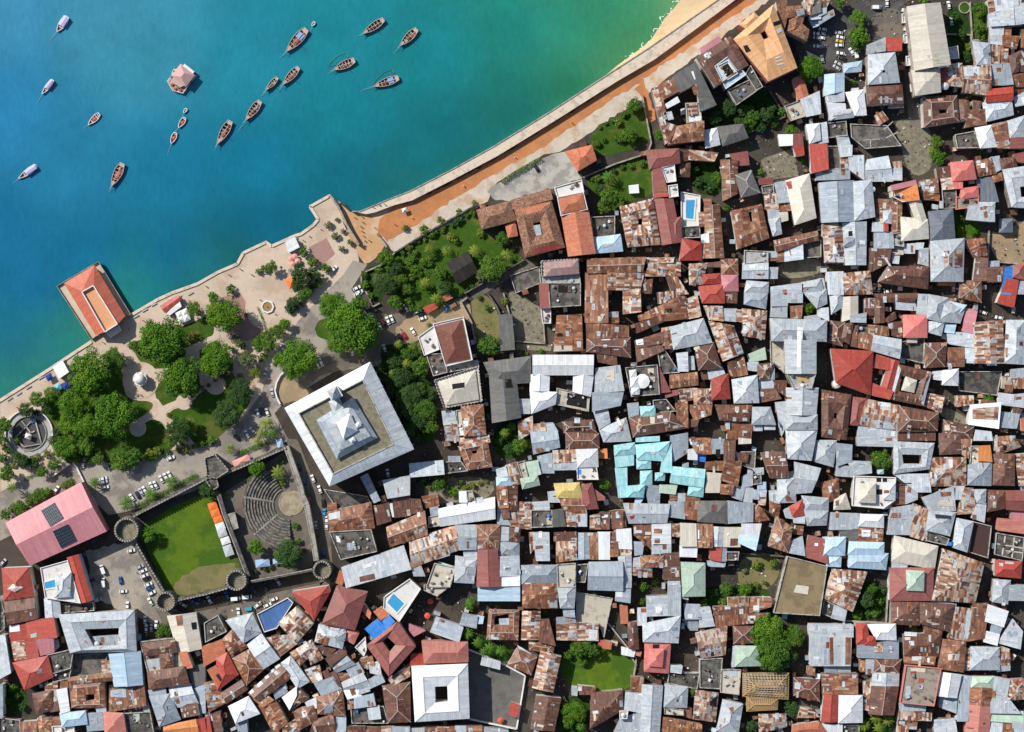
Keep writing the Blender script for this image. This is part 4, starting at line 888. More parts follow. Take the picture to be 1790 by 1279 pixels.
# water tanks and domes on roofs
for x, y, r_, z, lb, mt in ((170,1125,1.3,7.5,'blue-topped round tank in the court of the grey U-shaped roof','alu'),(1651,151,1.8,8.2,'silver domed tank below the cream church','alu'),(1462,671,2.0,4,'twin white tank beside the big red hip roof','paraw'),
    (1089,1249,1.0,11.2,'round white tank on the small square tower','paraw'),(1273,933,1.0,7.6,'small pale dish tank above the maroon shed','paraw'),(1525,331,1.3,8,'white tank beside the grey hall','paraw'),(1690,5,0.1,1,'','')):
    if not lb: continue
    c = W(x, y, z); E_ = empty('water_tank', (c.x, c.y, z))
    mb = MB(); mb.cyl((0,0), r_, 0, r_*1.1, 18); mb.build('drum', M[mt], E_)
    mb = MB(); mb.cyl((0,0), r_, r_*1.1, r_*1.5, 18, r_*0.25); mb.build('lid', M[mt], E_)
    if z == 4:
        mb = MB(); mb.cyl((0,0), r_*1.2, -4, 0, 14); mb.build('stand', M['wall'], E_)
    tag(E_, lb, 'water tank', 'water tanks on the roofs')
# planter ring
c = W(1686, 13, 0.5); E_ = empty('round_planter', (c.x, c.y, 0)); mb = MB(); mb.ring((0,0), 2.4, 2.9, 0, 0.7, 28); mb.build('rim', M['stonel'], E_); mb = MB(); mb.cyl((0,0), 2.4, 0, 0.5, 28); mb.build('turf', M['grass'], E_)
tag(E_, 'round grass planter right of the cream church', 'planter')
# jetty walls at the quay corner
kerb('jetty_wall', [(578,342),(592,362),(608,396),(628,428)], 1.0, 3.6, 0.0, 'stonel', 'tall jetty wall beside the work sand', 'wall')
kerb('slip_wall', [(658,408),(672,425),(676,432)], 0.8, 2.0, 0.0, 'stonel', 'short retaining wall at the end of the orange road', 'wall')
# ------------------------------------------------------------------ houses
# one line a house; pieces: roof type (h hip, g gable with its ridge along the first edge, s single slope, f flat, F crenellated,
# c ring round a court, z loose sheet, P solar array, O pool), colour, eave height in metres, corners in photo tile units
HOUSES = '''@ 0 1023
gp11 55,-545 705,-895 925,-475 265,-180; P 358,-655 478,-727 558,-587 440,-513; P 460,-475 595,-538 670,-393 535,-325
hd10 20,-145 250,-155 295,95 40,130; gr9 40,130 295,100 320,290 70,340; hc12 75,30 130,-20 190,20 130,50
fw10 360,-150 590,-215 700,150 400,105; hl12 500,-90 620,-110 605,95 480,105; O 390,-25 480,-50 488,12 400,30; zw 605,60 660,65 665,140 610,140
gd10 680,-265 800,130 710,150 590,-240
gl8 515,110 530,275 400,280 390,120
fk6 520,165 810,150 820,215 530,240
cl10 510,255 1175,215 1195,580 610,590 740,383 1040,372 1030,520 818,530; sg7 815,450 1030,435 1030,525 820,535
sd8 230,320 470,280 500,450 245,470; sd7 80,350 225,335 240,470 90,500; sd7 95,500 320,475 340,620 120,660; zw 75,355 170,340 175,400 80,410; zn 265,430 320,410 320,450 270,460; sp8 325,475 465,460 470,580 330,618; zm 100,490 210,480 235,640 120,655
hd9 115,680 415,620 460,800 215,910; zg 320,735 365,725 370,765 330,770
fk8 415,610 640,560 615,720 450,770; fk7 460,775 620,735 600,810 470,840
fk4 640,600 950,565 890,770 630,800
cR8 600,825 910,795 925,1070 605,1075 750,955 825,950 825,1005 750,1010; gR9 590,810 970,770 980,830 620,860; sg7 840,1070 920,1040 925,1100 850,1105
sm7 890,665 960,660 975,790 900,800
gB9 1225,580 1245,865 1000,880 955,605
sR8 960,910 1255,870 1275,1045 960,1100; zg 965,920 1100,895 1105,980 970,975; zg 1140,900 1160,897 1180,1050 1165,1055
fc7 1220,490 1520,455 1600,700 1610,725 1290,760; hr9 1245,510 1520,480 1545,580 1270,615; hr9 1395,600 1510,580 1515,735 1410,750; hr10 1290,760 1610,710 1650,860 1305,905; zl 1265,660 1390,650 1390,715 1280,725; zR 1265,630 1360,612 1360,632 1265,650
gc7 1710,245 1760,550 1560,590 1465,270; zR 1535,265 1590,260 1600,350 1550,355; zk 1670,325 1715,320 1720,380 1680,385
st9 1570,590 1630,580 1680,715 1610,725
sk6 1640,720 1789,690 1789,860 1690,880
sg8 1300,920 1445,900 1455,965 1315,985; hg9 1310,975 1480,950 1575,1170 1395,1230
gl8 1480,890 1660,860 1730,1030 1520,1070; sr8 1575,1050 1725,1030 1745,1125 1600,1155; zR 1520,930 1550,925 1570,1030 1540,1035
sg7 1700,900 1789,870 1795,1110 1740,1115
go8 1430,1230 1710,1175 1740,1290 1440,1300; zd 1710,1175 1789,1155 1810,1290 1740,1290
hr8 285,950 450,920 460,1090 320,1120; zR 375,950 430,945 440,1000 385,1010
sw9 500,915 580,900 605,1095 535,1115
hB9 525,1120 745,1100 760,1210 545,1235
sg7 750,1120 890,1115 905,1260 770,1270
ha9 905,1110 1075,1120 1100,1290 920,1290
fk7 1090,1120 1310,1110 1340,1285 1120,1285; zn 1165,1120 1220,1120 1220,1180 1170,1180
fk6 1090,1060 1280,1035 1310,1105 1090,1115; zl 1240,1060 1300,1040 1305,1110 1260,1110
hR7 330,1160 445,1155 460,1285 340,1285
sR7 180,1200 320,1190 325,1285 180,1285
fk6 0,1160 170,1180 175,1285 0,1285
fk9 0,100 35,230 35,380 0,400
sl9 0,440 40,440 95,760 0,810
sg8 0,870 20,870 20,1140 0,1150
sr7 440,960 500,950 510,1090 450,1100; sm7 395,855 500,850 500,955 400,965
sR7 530,840 590,840 590,900 530,900
fw7 460,1235 640,1225 650,1285 465,1285; sR7 460,1160 520,1155 525,1230 470,1235
sg6 470,480 500,470 510,550 480,560
@ 358 1023
hd10 765,60 1075,10 1090,60 955,300
hD11 1155,10 1415,65 1310,385 1030,330; fk9 1075,265 1200,300 1170,395 1085,375; zR 1110,310 1165,320 1150,390 1095,380
fN7 455,250 725,105 775,150 630,375 520,410
hm9 645,330 800,190 945,335 800,500
sm7 540,460 740,440 800,510 650,620; zr 580,440 640,420 640,460 590,480
hl9 190,310 410,250 490,410 340,500
gl9 375,520 495,425 650,640 515,725
fk8 0,330 115,265 185,400 10,490
hR9 150,480 240,390 370,540 240,620; hR9 245,640 390,560 515,730 365,870; zk 245,600 300,565 305,580 255,615
st9 -20,540 150,475 180,600 0,700; hd10 105,640 195,590 290,780 110,915; st9 30,740 100,700 160,840 110,890; zk 95,785 120,770 155,830 135,840
gr9 150,940 320,830 370,910 190,1030
sm7 0,850 100,840 190,1020 40,1100; sR7 0,900 60,890 70,990 10,1000
hw10 210,1060 380,975 475,1120 270,1200; sg8 270,1200 360,1180 370,1285 300,1285; zr 315,1110 335,1105 345,1135 325,1140
gr9 385,940 655,690 760,800 480,1010; zw 390,930 415,905 430,930 400,950; zw 450,870 490,835 510,855 470,890; zw 520,800 550,780 565,800 535,820; zw 575,745 600,725 610,745 585,765; zw 610,710 650,685 665,700 625,730; zR 680,790 740,760 760,790 700,830
sR8 420,990 500,930 600,1000 510,1060; gR8 620,1010 720,1200 640,1260 500,1050; sR7 480,1050 520,1060 650,1285 600,1285
sw10 680,980 800,890 800,960 740,1080; hr9 770,1060 820,890 905,985 760,1085
sg7 600,930 700,880 720,930 620,990; zl 670,870 710,850 725,900 690,910
hl9 670,680 750,620 910,840 810,900
hm8 750,590 930,480 980,560 830,700; hm8 900,600 980,550 1030,640 930,690
sm7 880,740 1000,700 1030,830 920,850; zw 960,780 1000,760 1030,820 990,840; sr7 1030,760 1070,740 1100,810 1060,820
sg8 960,860 1120,800 1190,900 1020,960; zr 1090,770 1140,740 1200,880 1170,890
hR8 975,985 1200,910 1225,1140 990,1120; zg 1045,1060 1120,1010 1120,1110 1045,1120
hR8 770,1090 950,1040 985,1180 830,1260; zw 845,1105 880,1090 890,1140 855,1160
sm7 680,1240 800,1170 830,1285 690,1285
gr8 960,1180 1120,1130 1140,1285 920,1285; sg7 1130,1150 1230,1140 1230,1285 1140,1285
sw8 880,1020 970,985 975,1070 900,1060
hl9 1000,345 1230,380 1200,550 965,490; zR 1000,430 1090,460 1070,530 990,500; hg10 1150,400 1230,410 1220,480 1140,470
ha8 1240,370 1345,415 1300,510 1225,470
sr7 985,530 1140,560 1080,620 1010,590
sr8 1060,640 1210,545 1235,600 1100,700
gg8 1110,700 1240,620 1310,690 1150,760; zR 1280,610 1310,590 1320,630 1290,640
sg7 1230,720 1340,680 1390,760 1280,800; sR7 1160,770 1280,770 1290,830 1190,830
gl8 1200,850 1380,770 1450,880 1230,940; sw8 1220,920 1320,880 1365,965 1250,990; zR 1265,910 1310,895 1320,950 1285,965
sg8 1320,890 1430,850 1440,920 1350,950; sg8 1420,830 1540,780 1570,840 1440,900; zr 1330,740 1360,730 1370,760 1340,770
sR7 1360,650 1460,620 1480,700 1400,720
sl7 1440,700 1520,660 1540,780 1450,760; zk 1400,790 1430,780 1435,810 1405,815
cD12 1410,525 1685,310 1845,535 1610,800 1550,490 1600,455 1670,520 1615,580
fw9 1565,100 1790,-60 1890,30 1700,320 1560,200; O 1595,150 1650,70 1745,160 1680,235
sX11 1405,380 1510,295 1590,385 1500,485; sX11 1555,315 1610,265 1655,315 1590,375
st9 1480,230 1540,195 1610,250 1540,300; st8 1385,165 1450,240 1440,285 1365,205
fw8 1320,540 1400,460 1410,560 1390,610
fk6 1280,1080 1560,1060 1600,1200 1290,1200; sl8 1425,1080 1520,1055 1535,1160 1440,1170
sg8 1310,985 1470,950 1490,1045 1310,1070; sm7 1250,1000 1310,990 1310,1070 1255,1080
hr9 1555,880 1789,850 1795,1190 1600,1200
sm8 1610,820 1789,690 1789,790 1650,870
sr7 1250,1235 1400,1235 1400,1290 1250,1290; sR7 1400,1240 1535,1245 1535,1290 1400,1290; sm7 1540,1240 1620,1235 1630,1290 1545,1290; sg7 1620,1235 1789,1240 1789,1290 1630,1290
sg6 0,1110 40,1100 45,1140 0,1170; sr6 40,1130 130,1100 150,1285 60,1285
sd7 0,1160 30,1140 60,1285 0,1285
@ 358 768
hR8 1070,640 1450,550 1480,770 1095,800; zl 1080,650 1180,625 1185,680 1085,705
fk3 1050,440 1420,500 1440,550 1160,605
sg7 1365,330 1420,300 1530,530 1480,550
sl9 1560,360 1789,320 1789,480 1600,510; sR7 1640,512 1789,490 1789,530 1650,545
sr8 1480,590 1600,555 1625,710 1510,745; sr8 1650,550 1789,530 1789,660 1660,680; zw 1610,560 1640,555 1655,675 1640,680
gR9 1590,770 1920,630 1945,830 1620,935; zw 1855,640 1880,630 1885,670 1860,680; zl 1870,790 1900,770 1910,800 1880,815
fk9 1095,810 1450,790 1500,975 1190,1045; zg 1240,905 1310,900 1325,965 1250,970; zw 1145,840 1180,850 1190,900 1155,895
sl8 1200,1120 1735,930 1800,1130 1240,1290; zr 1350,1200 1480,1170 1495,1240 1360,1265; zw 1380,1100 1500,1060 1505,1090 1390,1130
st7 1180,1150 1230,1180 1200,1270 1150,1250
sR5 1075,560 1145,555 1150,610 1080,615
@ 716 1023
gD10 765,-310 795,5 590,5 600,-305; sl9 795,-250 955,-255 960,-85 795,-85; sw9 795,-83 960,-83 960,-2 795,2; sB8 600,8 960,4 960,130 600,132
sg6 470,245 590,270 580,370 440,340; sB6 592,265 645,275 635,330 590,330
sg7 235,280 465,365 430,490 185,405
cR8 690,215 960,220 950,480 670,475 740,270 865,250 865,345 740,345; zw 710,430 780,435 780,475 710,470; zg 780,290 870,285 870,345 785,345
hR9 990,-40 1290,-40 1290,195 990,195; zl 1215,145 1290,130 1290,195 1225,195
hl9 1295,5 1450,0 1435,195 1320,195; sg7 1345,205 1435,200 1440,275 1350,270; sg6 1285,285 1445,275 1450,325 1290,330
gm8 1140,230 1130,470 980,470 990,230; sr8 1145,300 1215,300 1270,520 1135,490; hR7 1040,480 1265,515 1250,590 1050,560
hR8 860,690 940,555 1110,630 1060,780; zl 940,520 1000,555 1080,610 950,550
gm8 1320,620 1250,930 1075,890 1150,575; zl 1195,640 1235,648 1235,665 1195,655; zl 1235,695 1280,705 1275,718 1235,708; zl 1160,765 1210,775 1205,785 1160,778; zl 1135,810 1195,825 1190,840 1130,825; zl 1210,805 1250,815 1245,828 1210,820
gr8 1320,990 1260,1270 1065,1250 1110,970; zl 1130,1020 1150,1025 1150,1040 1130,1040; zl 1090,1095 1110,1095 1110,1110 1090,1110; zl 1240,1035 1270,1040 1265,1055 1240,1050
ha10 110,490 505,500 510,665 130,680; sd8 15,610 125,600 130,695 10,700
cw12 15,705 510,685 525,1165 45,1195 220,885 330,880 335,1020 225,1025
sl5 640,620 790,670 785,730 625,690
sd5 890,1025 960,1050 935,1150 870,1130
sp7 0,340 130,395 40,440 0,400
fc4 1455,55 1775,110 1700,460 1650,335 1455,325
sm7 1285,340 1645,340 1645,480 1290,470; zw 1570,385 1645,390 1635,480 1565,475; zl 1385,410 1425,410 1425,460 1385,455
sd6 1645,475 1695,480 1680,535 1650,520; st6 1697,480 1765,495 1755,555 1687,545
sr7 1470,880 1620,895 1610,950 1490,950; sg6 1420,890 1465,895 1460,960 1420,955
sl7 0,1255 135,1250 140,1295 0,1295; sR7 137,1240 400,1235 400,1295 140,1295; sl7 402,1230 490,1230 490,1295 402,1295; sR7 492,1230 630,1230 630,1295 492,1295; sg7 632,1240 860,1268 860,1295 632,1295
fc7 130,0 350,0 240,90 130,40
@ 716 768
sl8 0,215 290,185 300,300 10,325
cR9 420,60 680,0 725,240 505,270 545,100 590,95 585,120 550,125
sg6 340,150 440,150 440,190 345,190; fk6 300,200 450,195 500,270 300,295
sr8 0,520 90,525 115,620 0,655
gw9 255,610 740,510 745,690 270,755; sw9 435,460 500,455 500,545 440,545; fc9 502,455 545,455 580,560 505,575; sl7 320,560 380,545 385,590 330,600; zl 580,510 640,500 645,550 590,555
sR6 110,500 240,485 255,575 140,595; fc7 165,680 260,660 275,745 170,765; sg6 180,600 245,590 255,655 190,660
sm8 840,230 940,200 950,300 860,320; sl8 760,265 838,240 858,320 770,328; hB8 760,332 880,320 890,400 765,405; sR8 885,315 960,295 975,385 892,395
sn8 1000,205 1115,185 1145,300 1010,330; hn9 970,345 1115,320 1135,395 990,430; fc8 945,205 1000,190 1030,330 985,335
sg7 1120,150 1240,120 1245,200 1130,210; sg7 1140,215 1250,205 1260,290 1150,290
sm8 1255,100 1455,90 1455,190 1260,200; sl8 1257,202 1455,192 1450,260 1260,265; hw10 1460,90 1640,85 1645,235 1470,240; fw9 1465,240 1630,240 1645,345 1470,345; zX 1455,265 1500,262 1500,305 1460,305
so6 1650,90 1720,85 1725,160 1655,160
hy9 1265,390 1480,380 1505,510 1290,505
hD9 1505,400 1590,385 1645,600 1520,610; sD8 1605,430 1705,505 1705,525 1625,530
sR8 765,410 850,410 860,590 770,600; sr8 862,410 940,405 940,615 862,620; sr8 805,592 870,605 870,685 810,685; zw 820,555 850,555 850,572 820,572
sg7 770,610 805,610 880,745 770,740
sm7 945,555 1050,550 1060,690 945,690; sl7 1055,555 1215,545 1220,610 1060,615; sm7 880,625 943,618 943,690 890,690
sR7 940,692 1055,692 1060,780 940,770; sm7 880,692 938,692 938,760 880,755
fk8 1065,620 1240,620 1250,760 1065,765; sk9 1252,620 1335,615 1360,755 1257,760; zc 1195,690 1245,690 1245,740 1200,745
gR9 1315,525 1510,515 1545,640 1345,618; sm8 1345,622 1470,640 1465,755 1370,755; sl8 1468,655 1545,650 1545,755 1468,755
sl7 1210,460 1310,450 1310,545 1220,545
sm8 1580,670 1660,650 1665,780 1580,780; sr8 1662,640 1745,640 1745,780 1667,780; zw 1680,660 1735,655 1735,680 1680,685; sr7 1748,630 1860,620 1860,775 1748,780
gm8 0,880 395,755 435,960 20,1120; zl 170,830 240,810 250,880 210,900; sl8 200,960 340,920 345,1010 230,1045
sl9 405,750 580,750 585,850 410,850; sg9 420,852 580,852 580,960 440,960
hR9 585,750 790,745 775,970 600,960
sl8 792,765 865,770 860,880 787,880; hr8 867,770 965,785 955,900 862,880; hg8 780,887 955,903 955,1020 785,1020
sl8 475,980 585,975 585,1045 480,1045; hl9 405,1020 585,1050 560,1255 395,1245; zw 490,1060 580,1050 570,1120 490,1110
sl7 10,1080 80,1060 130,1190 40,1190
fc8 220,1085 400,1120 350,1285 150,1285
su5 240,1065 270,1070 380,1105 350,1120
sl8 1080,815 1215,815 1220,1055 1110,1055; zR 1100,930 1165,925 1165,950 1100,960; sm7 1045,815 1078,812 1105,930 1060,985
sr7 1265,815 1460,810 1460,880 1270,880; gm7 1285,885 1460,885 1455,1050 1285,1070
gg8 1570,820 1570,1040 1480,1045 1480,820
sR8 1575,820 1640,820 1645,1045 1580,1045
sw8 1647,810 1745,810 1745,1045 1652,1045; sR8 1750,810 1820,810 1820,1020 1755,1020
hg9 980,1105 1280,1100 1290,1260 985,1260; fc9 1290,1095 1445,1085 1445,1285 1300,1285
fk7 1460,1100 1555,1090 1530,1245 1460,1240
gg9 1570,1075 1860,1070 1860,1320 1560,1310
gg8 1060,-60 1290,-70 1310,65 1085,125; zR 1095,80 1175,70 1175,110 1110,115
hr8 1365,-60 1650,-50 1655,70 1370,75
@ 1074 1023
sg8 20,0 140,-10 135,150 10,130; zw 10,60 75,40 70,105 10,100
sl8 285,100 470,90 470,260 285,265; sl8 472,0 575,0 575,265 472,262; hl9 250,340 575,270 555,500 255,490; zw 360,185 415,185 415,245 360,245
hj8 270,500 490,510 470,765 265,750; hj10 310,560 430,560 415,710 300,700; zk 335,515 395,515 390,550 335,550
hr6 120,325 195,320 210,555 130,550
sw4 65,540 180,570 165,620 65,600
st5 50,180 110,180 115,330 60,330
sl6 205,200 280,200 275,340 205,345; zd 230,200 280,200 280,235 235,235
fk6 480,762 740,770 720,900 470,850; sl7 490,700 590,705 580,765 490,755
fk7 750,650 940,640 920,900 750,890
gm8 715,425 980,360 965,605 760,635; zk 840,585 870,580 870,615 845,620
sg6 610,165 745,170 750,290 620,290; sl6 755,195 830,190 870,350 740,365; sg5 600,300 725,295 725,390 665,390; zw 640,250 685,250 680,290 640,285
sr7 870,190 1165,180 1165,248 870,260; sR7 880,270 1165,252 1165,330 890,360; sm7 995,110 1170,105 1170,178 1000,188; sR7 1175,105 1370,110 1365,180 1175,240; sR7 1167,252 1340,245 1300,300 1170,330; zw 1215,175 1265,175 1265,235 1215,235; zw 1165,265 1235,265 1230,305 1165,310
fh9 1515,-250 1855,-165 1790,260 1395,235; zc 1590,-5 1700,10 1690,80 1565,60
hn8 1060,530 1240,535 1280,700 1060,705; sl7 1040,535 1060,535 1060,705 1030,710
hr7 1040,360 1210,360 1200,500 1045,510
fc8 935,740 1100,740 1085,950 930,930; zl 995,735 1070,735 1070,795 995,800
gl9 420,880 390,1290 230,1290 245,870; sl8 100,940 233,945 228,1110 90,1080; sl8 60,1150 228,1115 230,1290 0,1290; fw11 50,1100 115,1100 105,1160 50,1160
sR7 150,800 255,810 240,940 150,930
hl8 445,870 640,890 630,1065 435,1060; fc7 440,1065 600,1090 600,1130 440,1120; sR6 600,1075 670,1075 670,1160 605,1140
hm8 715,920 905,945 880,1190 690,1165; zk 840,950 900,960 890,1060 835,1050
gR8 430,1155 760,1220 760,1290 420,1290
hl8 950,1000 1120,1040 1080,1290 895,1270; zR 1005,1070 1040,1060 1045,1115 1010,1120
hm7 1265,1130 1500,1130 1505,1230 1270,1290
ht8 1560,1230 1789,1195 1860,1300 1560,1300
hr7 1570,810 1789,830 1789,1010 1570,960; zl 1575,845 1630,850 1620,910 1575,900
sm6 1620,1060 1720,1080 1789,1150 1600,1150
sR6 1690,710 1750,715 1745,785 1690,775
hr8 -200,945 70,920 75,1085 -210,1250
sg7 600,-20 640,-30 640,120 600,110
@ 1432 1023
sl8 -85,340 290,345 290,445 -85,440; sl8 -80,447 275,452 270,700 -75,700; zR 90,455 120,455 125,690 95,690; zR 230,455 275,455 272,690 230,690; zg 40,560 90,560 90,690 40,690
sg5 50,705 150,705 150,760 50,755; sg5 165,700 270,700 270,755 165,755
hd9 325,335 415,335 440,515 330,512; hd9 400,440 490,450 492,525 400,520; hw9 425,345 665,340 670,475 500,470; sg8 335,525 690,480 690,640 335,625; zm 475,530 555,500 560,590 485,590
hr8 640,140 870,150 875,345 630,335; zc 680,190 690,190 690,275 680,275; zc 705,295 810,300 810,310 705,305
hr8 885,150 1190,170 1130,400 880,330; hr7 920,350 1090,380 1060,425 925,415; zc 930,215 942,215 942,270 930,270; zc 945,315 1050,335 1050,345 945,325
hD9 620,-150 1000,-150 985,130 620,130; hn12 765,-130 915,-120 910,45 770,40
hm8 115,-140 415,-115 290,225 40,110; fk6 45,130 130,172 110,275 30,245; sl6 132,175 240,205 220,310 107,280
hm9 1090,-315 1440,-190 1360,150 990,125; sg7 980,130 1190,165 1180,190 990,160
hl8 1530,-50 1670,-40 1645,160 1515,140; sl8 1665,0 1800,0 1800,130 1655,125
sm8 1195,190 1340,210 1290,480 1130,460; zl 1290,220 1335,215 1300,470 1265,460; sR8 1345,160 1475,165 1440,460 1300,485
sw9 1475,170 1650,230 1610,360 1450,310; sw8 1450,400 1570,430 1550,520 1440,490; sg8 1510,340 1600,350 1570,430 1500,420
sl8 1690,300 1770,400 1750,550 1565,500; zd 1690,330 1705,320 1705,355 1692,355
hr8 740,430 1070,420 1040,620 745,610; sR7 745,615 1010,625 1000,690 745,675; zw 745,405 855,410 850,445 745,440; zl 885,540 905,540 905,580 885,580; zl 920,545 935,545 935,580 920,580; zw 810,620 895,620 895,660 810,655; zw 915,630 970,635 965,680 920,660; zl 785,485 830,485 830,525 785,525; zR 920,450 935,450 935,530 920,530
hR8 1085,475 1280,495 1260,755 1040,725; zc 1125,600 1230,600 1220,655 1125,655
hl8 1330,540 1570,545 1575,735 1320,735; sm7 1577,530 1660,560 1665,688 1582,690; sg7 1560,692 1665,692 1665,740 1560,750; sm6 1285,560 1328,545 1318,735 1270,740
sR7 25,775 330,770 330,950 30,950; zl 285,780 330,780 320,810 290,815; zl 200,840 225,840 225,890 200,890
gd9 170,960 165,1190 20,1190 45,960; hw9 172,965 375,965 375,1195 170,1200
hr8 490,645 715,650 690,768 480,760; sl8 410,650 488,650 478,760 410,770; gl8 695,770 690,885 460,880 470,766; gr8 690,887 650,1130 435,1120 460,882; sR7 355,650 408,650 403,750 360,750; sm6 385,840 458,840 438,1090 390,1080; zc 530,690 575,700 575,760 540,750
fj10 760,700 1060,730 1000,1050 710,1020; zd 800,750 850,750 840,790 800,790; zg 855,860 915,865 910,910 855,905; zc 800,720 930,725 925,760 800,750; zl 760,880 800,880 800,990 750,990; zd 870,810 915,815 910,850 865,850
sl7 700,1030 930,1040 925,1095 705,1088; sm7 700,1095 980,1120 975,1180 690,1170
gw9 1240,785 1200,980 1030,960 1055,760; sg7 1242,785 1340,800 1290,1180 1205,1180; sg6 1060,970 1200,985 1190,1110 1050,1060
hn8 1345,800 1520,800 1515,900 1330,890; gR8 1515,902 1495,1060 1310,1040 1325,892; ga8 1500,1065 1480,1290 1280,1290 1300,1045; zr 1310,1095 1335,1095 1335,1110 1310,1110; zr 1430,1200 1450,1200 1450,1215 1430,1215; zr 1290,1240 1350,1245 1350,1255 1290,1250
sl8 1530,800 1660,825 1640,960 1520,950; sl8 1500,965 1640,972 1750,1115 1500,1110; sn7 1510,1120 1780,1105 1780,1200 1500,1180; zR 1510,920 1545,920 1540,980 1510,980
sl7 1495,1190 1598,1190 1590,1290 1490,1290; sR7 1600,1190 1690,1190 1690,1290 1600,1290; sl7 1692,1190 1800,1205 1800,1290 1692,1290
hm8 1670,830 1800,825 1800,990 1660,1000; zd 1690,830 1789,830 1735,880 1730,880
sw7 20,1215 198,1220 198,1290 20,1290; fk6 200,1225 345,1225 345,1290 200,1290
sl7 1010,1180 1180,1165 1200,1290 1010,1290
sm6 690,1180 770,1190 770,1290 690,1290; sR6 775,1180 855,1185 850,1225 775,1220; sl6 775,1222 855,1227 850,1260 775,1255
@ 1074 768
hu8 0,55 175,30 180,125 5,140; su8 5,150 165,140 165,220 15,240; su8 10,255 105,250 110,500 40,505; hu9 115,410 265,400 250,500 120,500; sB7 190,505 255,505 215,565 180,560
hu9 190,50 480,22 430,185 200,170; su8 432,60 495,50 495,285 405,280; hu8 195,175 315,168 315,250 200,255; zw 320,100 360,95 360,125 325,130
hu7 230,280 325,275 325,390 230,395; hu7 360,295 440,290 435,355 360,355
gu9 510,240 790,265 775,415 490,375; sn8 400,400 545,402 530,475 395,460; hu8 655,408 780,412 770,500 645,485; zl 685,295 705,290 705,330 685,335; zl 725,270 745,268 745,300 725,305
sg7 270,400 400,410 390,560 300,565; gl8 80,560 480,570 455,725 130,730; zd 130,670 180,660 170,690 140,700
sg7 480,540 615,548 612,690 475,670; sR7 618,548 740,548 715,700 615,690; sR7 490,475 550,475 555,520 490,530; sg7 557,475 620,475 622,540 557,540; sR7 625,480 745,510 740,544 625,535
hk8 735,540 985,545 980,730 730,715; zr 850,570 900,570 890,640 845,630
sg8 995,540 1210,565 1205,715 995,730
hR7 1215,560 1285,600 1350,700 1210,720
hR7 1360,540 1450,580 1430,680 1365,640
sR8 975,190 1110,195 1075,410 930,350; sc8 810,290 930,300 915,460 800,460; sR8 930,395 1040,400 1030,480 930,470
sR7 800,200 955,190 950,270 800,260; zl 955,170 985,175 975,240 955,235
sR8 645,-10 835,-10 840,125 720,120; sw7 645,90 720,80 720,175 645,170; sX6 725,125 795,130 790,190 725,185; zw 720,20 740,20 740,60 720,60; zw 745,60 765,60 765,95 745,95; zw 660,-5 700,-5 700,40 665,45
sg8 838,0 958,0 950,120 842,120; zk 885,85 925,85 920,145 885,145
sr8 960,20 1055,10 1045,180 960,175; sr7 1062,120 1170,120 1160,195 1062,190; sc7 1090,-10 1190,0 1190,30 1090,35
gr9 1290,120 1490,115 1520,330 1370,335; zc 1395,150 1460,145 1460,155 1395,160
gl9 1575,200 1800,255 1720,460 1585,470
hl8 1425,340 1570,340 1585,545 1440,550; zR 1490,490 1520,480 1570,540 1500,540; sg7 1510,290 1565,280 1570,335 1515,335
sg6 1115,330 1205,280 1200,400 1120,415; sg6 1040,410 1140,415 1110,530 1030,500
sl6 1150,420 1210,430 1200,550 1130,540; sg6 1212,440 1265,450 1260,520 1207,515; sB6 1255,380 1320,375 1320,430 1255,435
sl6 1355,450 1440,445 1440,555 1360,540; sl6 1270,450 1325,445 1320,500 1270,500; sm6 1260,510 1320,505 1315,570 1265,565
fk6 1210,310 1275,290 1280,380 1210,390; sl6 1210,255 1300,250 1300,300 1250,305
hd8 1530,590 1640,530 1660,660 1560,670; sl7 1480,620 1530,595 1560,690 1500,680; sl7 1565,675 1660,665 1660,730 1570,725
sw8 20,790 140,780 150,955 25,950; sm7 40,957 145,960 145,1010 45,1010; sm7 0,790 18,790 22,950 0,950
gl8 145,1025 145,1290 80,1290 35,1025; sg7 0,1085 40,1090 40,1290 0,1290
sr7 170,750 328,750 325,830 170,830; sw8 330,745 490,740 490,908 330,905; zR 345,780 415,780 415,820 345,820; zR 350,865 395,865 395,905 350,905; sl7 330,910 490,910 490,985 330,1000; sR7 175,835 325,835 325,960 260,900; sg7 175,895 255,900 240,1000 180,1010
hR8 230,1020 425,1020 420,1110 235,1115; sm7 165,1118 325,1122 325,1200 165,1180; sl7 170,1040 228,1030 228,1110 165,1115
sr7 425,1000 565,990 570,1220 430,1220; zl 495,1120 545,1120 545,1165 495,1165; sl6 470,1225 570,1225 570,1290 470,1290
sc9 580,735 710,740 715,928 580,928; sw8 575,932 720,940 715,1025 575,1020
sR8 712,740 855,745 850,940 717,938; zw 730,790 742,790 742,870 730,870
gl8 960,770 940,935 855,930 860,765; sc8 965,770 1110,770 1095,935 955,935; zr 1015,865 1080,865 1075,925 1010,930
sw9 1115,740 1280,740 1258,848 1120,833; sB9 1100,837 1256,851 1230,965 1085,900
sg5 1250,915 1290,920 1285,965 1240,960
sd7 835,938 935,938 925,1060 835,1045; sg7 940,950 978,950 975,1060 930,1060; fk7 980,985 1085,985 1075,1050 980,1050; sg6 815,1065 970,1068 960,1110 820,1105
hn9 585,1075 790,1085 790,1365 600,1370
hR9 1425,680 1555,770 1515,985 1350,930
sg7 1510,905 1640,850 1660,1010 1520,985
hR7 0,620 90,620 100,760 0,775
sR6 1590,757 1650,762 1640,830 1570,820
sm7 500,738 570,740 570,850 510,840
fk6 1060,200 1110,110 1230,110 1220,260
hl8 1640,495 1870,515 1865,625 1665,620; hl8 1665,625 1865,628 1850,745 1690,750; zr 1640,560 1660,555 1665,600 1645,605
